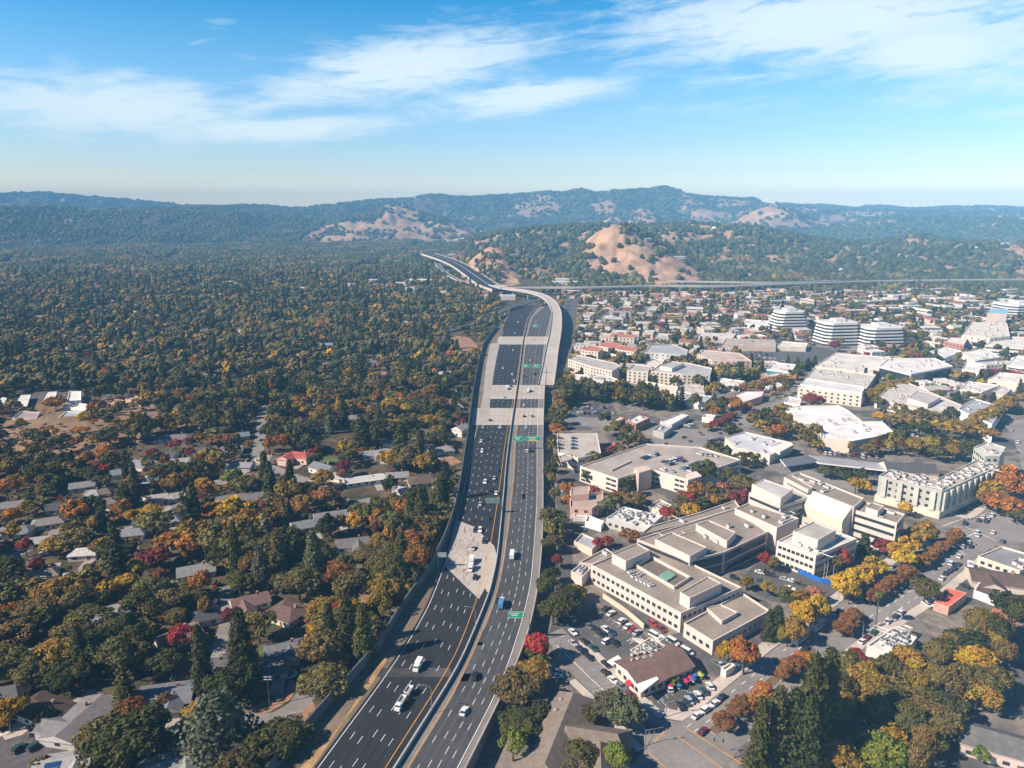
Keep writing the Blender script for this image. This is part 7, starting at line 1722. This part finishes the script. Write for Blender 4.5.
    # verge of the access road, the town's odd trees
    for x, y, r, h, c, d in ((537, 645, 4.6, 12, 'scarlet', 'red tree against the motorway wall by the side street'), (541, 659, 2, 6, 'bright green', None), (531, 655, 3, 6, 'dark green', None), (513, 742, 4.2, 11, 'bright green', 'bright green tree on the verge by the tan hall'), (563, 603, 6.5, 11, 'dark green', None), (553, 610, 6.5, 11, 'dark green', None), (578, 592, 4, 7, 'ochre yellow', 'low golden shrub tree at the corner of the hospital wing'), (568, 594, 5, 9, 'dark green', None), (557, 560, 3, 8, 'dark red', None), (618, 708, 6.5, 11, 'grey green', 'grey green corner oak beside the tan many gabled hall'), (628, 712, 6, 10, 'grey green', None), (608, 705, 5, 11, 'grey green', None), (593, 713, 4.2, 7, 'olive green', None), (577, 758, 6.5, 10, 'olive green', 'olive oak growing through the tan hall forecourt'), (617, 756, 4, 10, 'bright green', 'bright yellow green tree before the tan hall gable'), (675, 682, 2.2, 4, 'bright green', None), (568, 488, 4.5, 11, 'orange', 'orange tree behind the salmon pink office'), (568, 500, 3.4, 8, 'orange', None), (595, 490, 3, 6, 'scarlet', None), (593, 458, 5.5, 10, 'olive green', 'olive tree between the two parking garages'), (588, 476, 4, 8, 'grey green', None), (697, 473, 0.1, .2, 'orange', None), (703, 470, 7.5, 17, 'dark green', 'tall dark tree at the corner of the wide garage'), (696, 489, 6, 11, 'orange', 'orange tree at the corner of the wide garage'), (714, 449, 6, 12, 'dark green', None), (722, 452, 6, 12, 'dark green', None), (667, 513, 4.5, 9, 'scarlet', 'scarlet tree beside the white roofed clinic'), (674, 515, 3, 7, 'golden yellow', None), (736, 498, 6, 9, 'dark red', None), (742, 494, 5, 8, 'dark red', None), (598, 543, 3, 6, 'scarlet', 'left one of two red maples by the workshop'.replace('left one', 'first')), (607, 541, 3.4, 6, 'scarlet', 'second of two red maples by the workshop'), (630, 535, 5.5, 7, 'rust brown', 'broad red brown tree below the clinic'), (608, 505, 6, 10, 'grey green', None), (616, 500, 5, 9, 'olive green', None), (634, 499, 6, 10, 'brown olive', None), (624, 497, 4, 8, 'ochre yellow', None),
                             (926, 589, 6.2, 11.5, 'olive green', 'round green street tree at the red orange shop'), (857, 656, 3.4, 7, 'scarlet', 'red tree at the boulevard beside the flat white shop'), (975, 660, 7, 12, 'golden yellow', 'vivid yellow tree in the middle of the park'), (880, 750, 9, 12, 'bright green', 'bright green spreading tree at the lower edge of the park'), (868, 765, 8, 10, 'bright green', None), (888, 738, 6, 10, 'golden yellow', 'yellow tree behind the bright green spreading one'), (982, 754, 3, 5, 'bright green', None), (839, 720, 4, 12, 'bright green', None), (1008, 606, 6.5, 10, 'deep green', None), (1015, 605, 8, 12, 'deep green', None), (1000, 622, 6, 11, 'pinkish', 'bare greyish pink tree behind the dark evergreen'), (779, 430, 5, 13, 'orange', None), (715, 411, 5, 11, 'orange', 'orange tree beside the white pitched shop'), (835, 345, 6, 14, 'dark red', 'dark red tree at the foot of the middle banded tower'), (812, 400, 7, 13, 'dark red', None), (820, 400, 5, 11, 'scarlet', None), (808, 397, 5, 11, 'orange', None), (915, 355, 9, 14, 'rust brown', None), (715, 339, 5, 12, 'dark red', None), (662, 325, 6, 14, 'dark red', None), (700, 433, 2, 3, 'orange', None)):
        if h > 1: at(x, y, 'autumn_tree' if c in ('scarlet', 'orange', 'golden yellow', 'ochre yellow', 'rust brown', 'dark red', 'pinkish') else 'oak_tree', 'oak', h, r, c, d)
    for k in range(14):
        t = k / 13; at(966 + t * 45 + RT.uniform(-2, 2), 420 - t * 28 + RT.uniform(-3, 3) + 8, 'street_tree', 'round', 13, 7, 'ochre yellow')
    for k in range(9): at(880 + k * 14, 416 + k * 2.2 + RT.uniform(-1, 1), 'street_tree', 'round', 10, 5.5, RT.choice(('ochre yellow', 'golden yellow')))
    for k in range(10): at(740 + k * 5, 388 - k * 1.2 + RT.uniform(-1, 1), 'street_tree', 'round', 9, 5, RT.choice(('rust brown', 'ochre yellow')))
    for k in range(7): at(708 + k * 4, 427 - k * 2 + RT.uniform(-1, 1), 'street_tree', 'round', 6, 4, RT.choice(('rust brown', 'dark red')))
    for k in range(12): at(958 + k * 5, 374 - k * .3 + RT.uniform(-.5, .5), 'street_tree', 'round', 6, 5, 'dark red')
    for k in range(8): at(866 + k * 6, 394 - k * 2 + RT.uniform(-2, 2), 'street_tree', 'round', 11, 6, 'ochre yellow')
    # palm on the boulevard
    p = P(875, 627, 0); t = thing('palm_tree', 'slender fan palm standing on the boulevard median', 'palm', p); landmark('the slender fan palm', p)
    b = MB(); pts = [(0, 0, 0), (.1, 0, 5), (.0, .1, 10), (.1, .1, 14)]
    for i in range(3): b.tube(pts[i], pts[i + 1], .30 - i * .04, .26 - i * .04, 7)
    b.build('trunk', BARK, t)
    r = np.random.default_rng(4); n = 420; d = r.normal(size=(n, 3)); d /= np.linalg.norm(d, axis=1, keepdims=True); d[:, 2] = d[:, 2] * .9
    c = d * r.uniform(.6, 2.2, (n, 1)) + np.array([.1, .1, 14.3]); V, F = leaves_mesh(c, d, .45, 4, '', None); link('crown', np_mesh('palm_crown', V, F, [LEAF_OBJ]), t, col=(.16, .15, .05))

HAND = np.zeros((0, 3))
def crowded(x, y): return bool((np.hypot(HAND[:, 0] - x, HAND[:, 1] - y) < HAND[:, 2]).any())
def scatter(polys_px, cell, mix, occ_r=1.5, hmul=1.0, keep=.9):
    """trees of a mixed kind standing in a patch of ground"""
    for q in polys_px:
        w = px_poly(q); xs = [p.x for p in w]; ys = [p.y for p in w]
        y = min(ys)
        while y < max(ys):
            x = min(xs)
            while x < max(xs):
                jx, jy = x + RT.uniform(-.42, .42) * cell, y + RT.uniform(-.42, .42) * cell
                x += cell
                if RT.random() > keep or not in_poly(jx, jy, w) or occupied(jx, jy, occ_r, occ_r > 0) or crowded(jx, jy): continue
                name, shape, cols, h, rr = RT.choice(mix)
                add_tree(jx, jy, name, shape, RT.uniform(*h) * hmul, RT.uniform(*rr), RT.choice(cols))
            y += cell
OAK = ('oak_tree', 'oak', ('dark green', 'dark green', 'olive green', 'deep green', 'brown olive'), (6.5, 15), (3.2, 7.8))
OLV = ('oak_tree', 'oak', ('brown olive', 'olive green', 'brown olive', 'ochre yellow'), (7.5, 14), (4, 8))
CON = ('conifer_tree', 'redwood', ('dark green', 'deep green', 'grey green'), (14, 24), (3, 4.6))
CON2 = ('conifer_tree', 'conifer', ('deep green', 'dark green'), (9, 16), (3, 4.5))
AUT = ('autumn_tree', 'oak', ('ochre yellow', 'rust brown', 'orange', 'golden yellow', 'ochre yellow', 'brown olive'), (6, 13), (2.6, 6.8))
RED = ('autumn_tree', 'oak', ('dark red', 'scarlet', 'pinkish'), (5, 9), (2.8, 4.5))
def patches():
    # freeway verge beside the access road
    scatter([[(468, 768), (508, 690), (520, 690), (540, 700), (520, 768)], [(512, 690), (532, 640), (552, 662), (540, 690)], [(540, 625), (549, 575), (556, 570), (570, 600), (562, 622), (548, 636)], [(545, 575), (546, 480), (547, 440), (556, 440), (557, 480), (556, 560)], [(548, 440), (552, 405), (566, 405), (560, 436)]], 6.5, [OAK, OAK, OAK, AUT, OLV], 1.0, .9)
    scatter([[(554, 398), (562, 382), (600, 390), (645, 394), (680, 400), (710, 400), (720, 408), (690, 412), (640, 410), (600, 402), (562, 408)]], 6.8, [OAK, OAK, OLV, CON2], 2, 1.25)
    scatter([[(555, 378), (552, 350), (562, 340), (578, 340), (566, 360), (564, 376)], [(598, 370), (626, 356), (646, 356), (650, 366), (628, 380), (606, 380)], [(650, 358), (690, 352), (705, 362), (712, 376), (690, 376), (655, 366)], [(686, 382), (735, 372), (760, 380), (750, 392), (700, 394)]], 7.5, [OAK, CON2, AUT, OLV], 2)
    scatter([[(742, 412), (762, 402), (785, 412), (818, 428), (824, 442), (792, 442), (770, 440), (745, 430)], [(795, 446), (822, 442), (850, 445), (895, 440), (930, 446), (968, 442), (976, 450), (930, 458), (870, 456), (800, 452)], [(742, 455), (768, 455), (778, 462), (770, 472), (740, 474)]], 8.5, [OAK, OAK, OLV, AUT], 2)
    scatter([[(872, 416), (930, 413), (966, 432), (960, 444), (900, 440), (882, 426)]], 10.5, [OAK, OLV], 0, keep=.8)
    scatter([[(664, 516), (690, 490), (735, 484), (752, 495), (738, 505), (700, 518), (668, 530)], [(610, 512), (606, 500), (640, 494), (660, 500), (640, 505)]], 8, [OAK, OLV, AUT, AUT, RED], 2)
    scatter([[(612, 545), (640, 534), (668, 528), (664, 520), (630, 533), (610, 538)], [(598, 455), (618, 448), (648, 438), (655, 441), (620, 456), (600, 462)]], 7, [OAK, AUT, RED], 2)
    # park by the boulevard
    scatter([[(760, 800), (752, 770), (795, 722), (842, 684), (866, 682), (905, 678), (920, 668), (938, 656), (962, 640), (985, 628), (1045, 610), (1060, 640), (1005, 640), (1004, 700), (985, 712), (975, 725), (940, 742), (925, 770), (905, 810)]], 6.9, [OLV, OLV, OLV, OLV, OAK], 1.0, 1.1)
    scatter([[(905, 770), (930, 750), (945, 760), (930, 800)], [(1010, 640), (1060, 640), (1060, 720), (1030, 715)]], 9, [OLV, OAK], 2, keep=.6)
    # the town's sparse trees
    scatter([[(690, 408), (730, 404), (742, 414), (700, 424)], [(700, 438), (722, 430), (760, 420), (780, 416), (790, 428), (760, 436), (735, 440), (715, 449)], [(600, 425), (650, 440), (646, 445), (600, 442)], [(818, 397), (872, 399), (884, 414), (850, 404)], [(790, 443), (880, 448), (960, 455), (975, 462), (930, 466), (890, 461), (810, 452)], [(795, 374), (812, 362), (806, 372), (798, 384)], [(690, 372), (700, 366), (740, 366), (745, 376)]], 9.5, [OAK, OAK, OLV, AUT, AUT], 0, keep=.62)
    scatter([[(560, 385), (560, 292), (700, 288), (1060, 283), (1060, 420), (1000, 420), (900, 395), (860, 400), (780, 400), (700, 395), (640, 385)]], 12, [OAK, OAK, AUT, OLV, CON2, RED], 3.2, keep=.85)
    scatter([[(838, 338), (905, 343), (935, 352), (930, 362), (840, 352)], [(908, 330), (935, 326), (952, 335), (948, 350), (912, 345)], [(860, 318), (1000, 300), (1020, 305), (990, 310), (880, 330)], [(690, 330), (820, 300), (980, 296), (985, 304), (830, 318), (700, 335)]], 13, [OAK, OAK, AUT, RED], 3, keep=.7)

def suburb_trees():
    for _ in range(4200):          # garden shrubs
        y = RT.uniform(150, 760); x = RT.uniform(-y * .82, float(np.interp(y, YS, LX['wall'])) - 3)
        if not occupied(x, y, .8): add_tree(x, y, 'shrub', 'round', RT.uniform(1.6, 3.6), RT.uniform(1.1, 2.4), RT.choice(('dark green', 'olive green', 'brown olive', 'rust brown', 'deep green', 'dark red')))
    y = 150.0
    while y < 1900:
        cell = 7.4 + max(0, y - 300) * .0052
        x = -y * .82 - 20
        xm = y * .06 + (250 if y > 1500 else 0)
        while x < xm:
            jx, jy = x + RT.uniform(-.45, .45) * cell, y + RT.uniform(-.45, .45) * cell
            x += cell
            if y < 1240 and jx > float(np.interp(jy, YS, LX['wall'])) - 2.5: continue
            u, v = to_px(jx, jy, 5)
            if u < -60 or (v < 345 and u > 500) or (v < 300 and u > 545) or (398 < v < 470 and u < 205 and float(land_masks(np.array([jx]), np.array([jy]), np.array([0.]))[0][0]) > .3 and RT.random() > .2): continue
            n = float(vnoise(np.array(jx / 45), np.array(jy / 45), 3)); n2 = float(vnoise(np.array(jx / 30), np.array(jy / 30), 8))
            if n2 < .20 and y < 1000: continue
            if occupied(jx, jy, 2.2) or y < 520 and crowded(jx, jy): continue
            # keep a little sky over each roof: no tall crown straight in front of a house
            if (occupied(jx, jy + 7) or occupied(jx + 4, jy + 12) or occupied(jx - 4, jy + 12)) and RT.random() < .45: continue
            n = n * .7 + .3 * float(vnoise(np.array(jx / 18), np.array(jy / 18), 5))
            if y > 800: n -= .09
            if n > .66: mix = [AUT] * 6 + [OLV] * 4 + [OAK] * 2
            elif n > .46: mix = [OLV] * 5 + [OAK] * 4 + [AUT] * 2 + [CON]
            else: mix = [OAK] * 10 + [CON] * (2 if y < 480 else 1) + [OLV] * 2 + [AUT]
            mix = mix + ([RED] if RT.random() < .4 else [])
            name, shape, cols, h, rr = RT.choice(mix)
            k = (1 + max(0, y - 500) * .0002) * (.78 + .62 * float(vnoise(np.array(jx / 38), np.array(jy / 38), 33)))
            gc = float(vnoise(np.array(jx / 33 + 9), np.array(jy / 33), 44)) + RT.uniform(-.12, .12)
            pick = cols[min(len(cols) - 1, max(0, int(gc * len(cols))))] if RT.random() < .75 else RT.choice(cols)
            add_tree(jx, jy, name, shape, RT.uniform(*h) * k, RT.uniform(*rr) * (k if name != 'conifer_tree' else 1), pick)
        y += cell
hand_trees(); HAND = np.array([(t[0], t[1], t[5] * .8 + 2.0) for t in TREES]); patches(); suburb_trees()

def plant():
    """the 290 of each kind that show largest stand as trees of their own; the rest of a wood is one object per distance"""
    info = []
    for t in TREES:
        x, y = t[0], t[1]
        z = float(height(x, y)) if y > 1400 or (y < 520 and x < -80) else 0.0
        u, v = to_px(x, y, z + t[4] * .6)
        seen = -25 < u < 1049 and v < 800
        info.append((t, z, (t[5] * t[4]) / (x * x + y * y + CAM_H ** 2), seen))
    counts, rest = {}, []
    info.sort(key=lambda q: -(q[2] + (10 if q[0][7] else 0)))
    size_w = lambda h: 'small' if h < 8 else ('big' if h > 13 else 'mid-sized')
    for t, z, s, seen in info:
        x, y, name, shape, h, r, col, label = t
        lim = 292
        if name == 'shrub': rest.append((t, z)); continue
        if not seen: continue
        if counts.get(name, 0) >= lim: rest.append((t, z)); continue
        counts[name] = counts.get(name, 0) + 1
        D = math.hypot(x, y)
        form = {'oak_tree': 'broad tree', 'conifer_tree': 'conifer', 'autumn_tree': 'leafy tree', 'street_tree': 'street tree', 'median_tree': 'median tree'}[name]
        root = thing(name, label, 'tree', (x, y, z), 0)
        if not label: AUTO.append((root, f'{size_w(h)} {col} {form}', Vector((x, y))))
        k = RT.randrange(3); ang = RT.uniform(0, 6.28)
        pr = proto(shape, 0 if D < 330 else 1)[k]
        link('crown', pr, root, (0, 0, 0), ang, (r / RAD[shape] * RT.uniform(.82, 1.18), r / RAD[shape] * RT.uniform(.82, 1.18), h / 10), jit(col))
        con = shape not in ('oak', 'round')
        link('trunk', TRUNK[con], root, (0, 0, 0), ang, (h / 10 * (.9 if not con else 1), h / 10 * (.9 if not con else 1), h / 10))
    return rest
REST = plant()

def merge(name, items, label):
    """items: (V, F) shapes already placed, with their colours"""
    Vs, Fs, Cs, o = [], [], [], 0
    for V, F, c in items:
        Vs.append(V); Fs.append(F + o); Cs.append(np.tile(c, (len(V), 1))); o += len(V)
    if not Vs: return
    me = np_mesh(name, np.concatenate(Vs), np.concatenate(Fs), [LEAF_ATT], np.concatenate(Cs))
    structure(link(name, me), 'stuff', label)
def rest_woods():
    items = []
    for (x, y, name, shape, h, r, col, label), z in REST:
        V, F = proto(shape, 3 if math.hypot(x, y) < 720 and name != 'shrub' else 2)[RT.randrange(4)]
        a = RT.uniform(0, 6.28); c, s = math.cos(a), math.sin(a)
        k = r / RAD[shape]; V = V * np.array([RT.uniform(.78, 1.22), RT.uniform(.78, 1.22), 1])
        W = np.c_[(V[:, 0] * c - V[:, 1] * s) * k + x, (V[:, 0] * s + V[:, 1] * c) * k + y, V[:, 2] * h / 10 + z]
        items.append((W, F, np.array(jit(col))))
    merge('woods', items, 'mixed dark green and autumn woods filling the suburb between the houses')
rest_woods()

def far_woods():
    """the farther woods: small rough crowns, too many to count"""
    bm = bmesh.new(); bmesh.ops.create_icosphere(bm, subdivisions=1, radius=1.0)
    base = np.array([v.co[:] for v in bm.verts]); F0 = np.array([[v.index for v in f.verts] for f in bm.faces]); bm.free()
    r = np.random.default_rng(5)
    pts = []
    def ring(d0, d1, cell, gmax, mul):
        D = d0
        while D < d1:
            c = cell * (D / d0) ** .75
            w = R(41) * D
            n = int(2 * w / c)
            a = (np.arange(n) + r.uniform(-.5, .5, n)) / n * 2 * R(41) - R(41)
            d = D + r.uniform(-.5, .5, n) * c
            x, y = np.sin(a) * d, np.cos(a) * d
            z = height(x, y)
            g, town = land_masks(x, y, z)
            u, v = to_px(x, y, z)
            dens = fbm(u / 22, v / 7, 3, 21)
            ok = (r.uniform(size=n) > g * .985) & (dens > .30)
            ok |= (g > .5) & (fbm(x / 75, y / 75, 4, 88) > .605) & (r.uniform(size=n) < .55) & (D > 1500)
            ok &= (u > -30) & (u < 1054)
            ok &= ~((town > .5) & (v > 291) & (D < 1600))
            if D < 1950:
                ok &= ~((y < 1900) & (x < y * .04) & (z < 5))
            for i in np.nonzero(ok)[0]:
                if D < 2300 and occupied(x[i], y[i], 4): continue
                pts.append((x[i], y[i], z[i], c * mul))
            D += c
    ring(1500, 3000, 9.5, 1, .62); ring(3000, 5200, 15, 1, .62); ring(5200, 8900, 24, 1, .6)
    # low bushes on the gold slopes
    p = np.array(pts); n = len(p)
    print('far crowns', n)
    var = []
    for k in range(12):
        b = base * (1 + r.uniform(-.28, .28, (len(base), 1))); b[:, 2] = b[:, 2] * 1.0 + .55; var.append(b)
    pal = np.array([PAL['dark green']] * 9 + [PAL['deep green']] * 4 + [PAL['olive green']] * 4 + [PAL['grey green']] * 2 + [PAL['brown olive']] * 3 + [PAL['ochre yellow']] * 1 + [PAL['rust brown']] * 1)
    which = r.integers(0, 12, n)
    B_ = np.array(var)[which]
    s = p[:, 3] * r.uniform(.7, 1.35, n); hz = np.minimum(s * r.uniform(.8, 1.4, n), 11)
    near = p[:, 1] < 2600
    hz = np.where(near, np.clip(hz, 5, 11), hz)
    V = B_ * np.stack([s, s, hz], 1)[:, None, :] + p[:, None, :3]
    F = F0[None] + (np.arange(n) * len(base))[:, None, None]
    pi = r.integers(0, len(pal), n); hill = p[:, 2] > 25
    gv = fbm(p[:, 0] / 60, p[:, 1] / 110, 3, 50); pi = np.clip(((gv - .30) * 2.1 + r.uniform(-.16, .16, n)) * len(pal), 0, len(pal) - 1).astype(int)
    pi = np.where(hill, pi % 16, pi)
    s = s * (.75 + .6 * fbm(p[:, 0] / 90, p[:, 1] / 150, 2, 51))
    col = pal[pi] * r.uniform(.75, 1.25, (n, 1))
    me = np_mesh('distant_woods', V.reshape(-1, 3), F.reshape(-1, 3), [LEAF_ATT], np.repeat(col, len(base), 0))
    structure(link('distant_woods', me), 'stuff', 'hazy woods covering the far valley and the hills')
far_woods()

# ------------------------------------------------------------------ haze in the valley air
def build_haze():
    m = bpy.data.materials.new('haze'); m.use_nodes = True
    nt = m.node_tree; nt.nodes.clear()
    out = nt.nodes.new('ShaderNodeOutputMaterial'); v = nt.nodes.new('ShaderNodeVolumePrincipled')
    v.inputs['Color'].default_value = (*HAZE_COLOR, 1); v.inputs['Density'].default_value = HAZE_DENSITY
    v.inputs['Anisotropy'].default_value = -0.3
    nt.links.new(v.outputs[0], out.inputs['Volume'])
    top = max(float(height(np.linspace(-9000, 9000, 400)[None, :], np.linspace(1000, 9200, 300)[:, None]).max()), CAM_H) + 30
    b = MB(); b.prism([(-9000, -200), (9000, -200), (9000, 9400), (-9000, 9400)], -4, top, bottom=True)
    structure(b.build('haze', m), 'stuff')
build_haze()

# ------------------------------------------------------------------ labels of the repeats: what it looks like, and where from the nearest landmark
ORD = ['first', 'second', 'third', 'fourth', 'fifth', 'sixth', 'seventh', 'eighth', 'ninth', 'tenth', 'eleventh', 'twelfth', 'thirteenth', 'fourteenth', 'fifteenth', 'sixteenth', 'seventeenth', 'eighteenth', 'nineteenth', 'twentieth', 'twenty-first', 'twenty-second', 'twenty-third', 'twenty-fourth', 'twenty-fifth', 'twenty-sixth', 'twenty-seventh', 'twenty-eighth', 'twenty-ninth', 'thirtieth']
TENS = ['', '', 'twent', 'thirt', 'fort', 'fift', 'sixt', 'sevent']
for t_ in range(3, 8): ORD += ([] if t_ == 3 else [TENS[t_] + 'ieth']) + [TENS[t_] + 'y-' + q for q in ORD[:9]]
GROUPS = {'oak_tree': 'oaks and evergreens between the houses', 'conifer_tree': 'conifers of the suburb', 'autumn_tree': 'autumn coloured trees', 'street_tree': 'trees along the streets', 'median_tree': 'rust coloured trees on the boulevard median', 'parked_car': 'parked cars', 'car': 'cars on the roads', 'house': 'suburb houses', 'low_building': 'low flat buildings of the town', 'town_house': 'pitched roof houses in the town', 'hillside_house': 'houses on the far slopes', 'warehouse': 'long pale halls in the suburb', 'parasol': 'restaurant parasols', 'street_lamp': 'street lamps', 'carport': 'slanted carport roofs'}
def finish_labels():
    lp = np.array([p[:] for _, p in LANDMARKS]); by = {}
    for o, desc, pos in AUTO:
        d = np.hypot(lp[:, 0] - pos[0], lp[:, 1] - pos[1])
        d = np.where(d < .5, 1e9, d)
        i = int(d.argmin()); by.setdefault((desc, LANDMARKS[i][0]), []).append((float(d[i]), o))
    worst = 0
    for (desc, mark), L in by.items():
        L.sort(key=lambda q: q[0]); worst = max(worst, len(L))
        for k, (_, o) in enumerate(L):
            o['label'] = f'{desc} closest to {mark}' if len(L) == 1 and False else (f'{desc} beside {mark}' if len(L) == 1 else f'{desc}, {ORD[min(k, len(ORD) - 1)]} out from {mark}')
            st = o.name.split('.')[0]
            if st in GROUPS: o['group'] = GROUPS[st]
    print('labels', len(AUTO), 'landmarks', len(LANDMARKS), 'longest run', worst)
    seen = {}
    for o in C.objects:
        if o.parent is None and 'label' in o: seen.setdefault(o['label'], []).append(o.name)
    print('shared', [(k, len(v)) for k, v in seen.items() if len(v) > 1][:20], 'long', [k for k in seen if len(k.replace('-', ' ').split()) > 16][:10])
finish_labels()
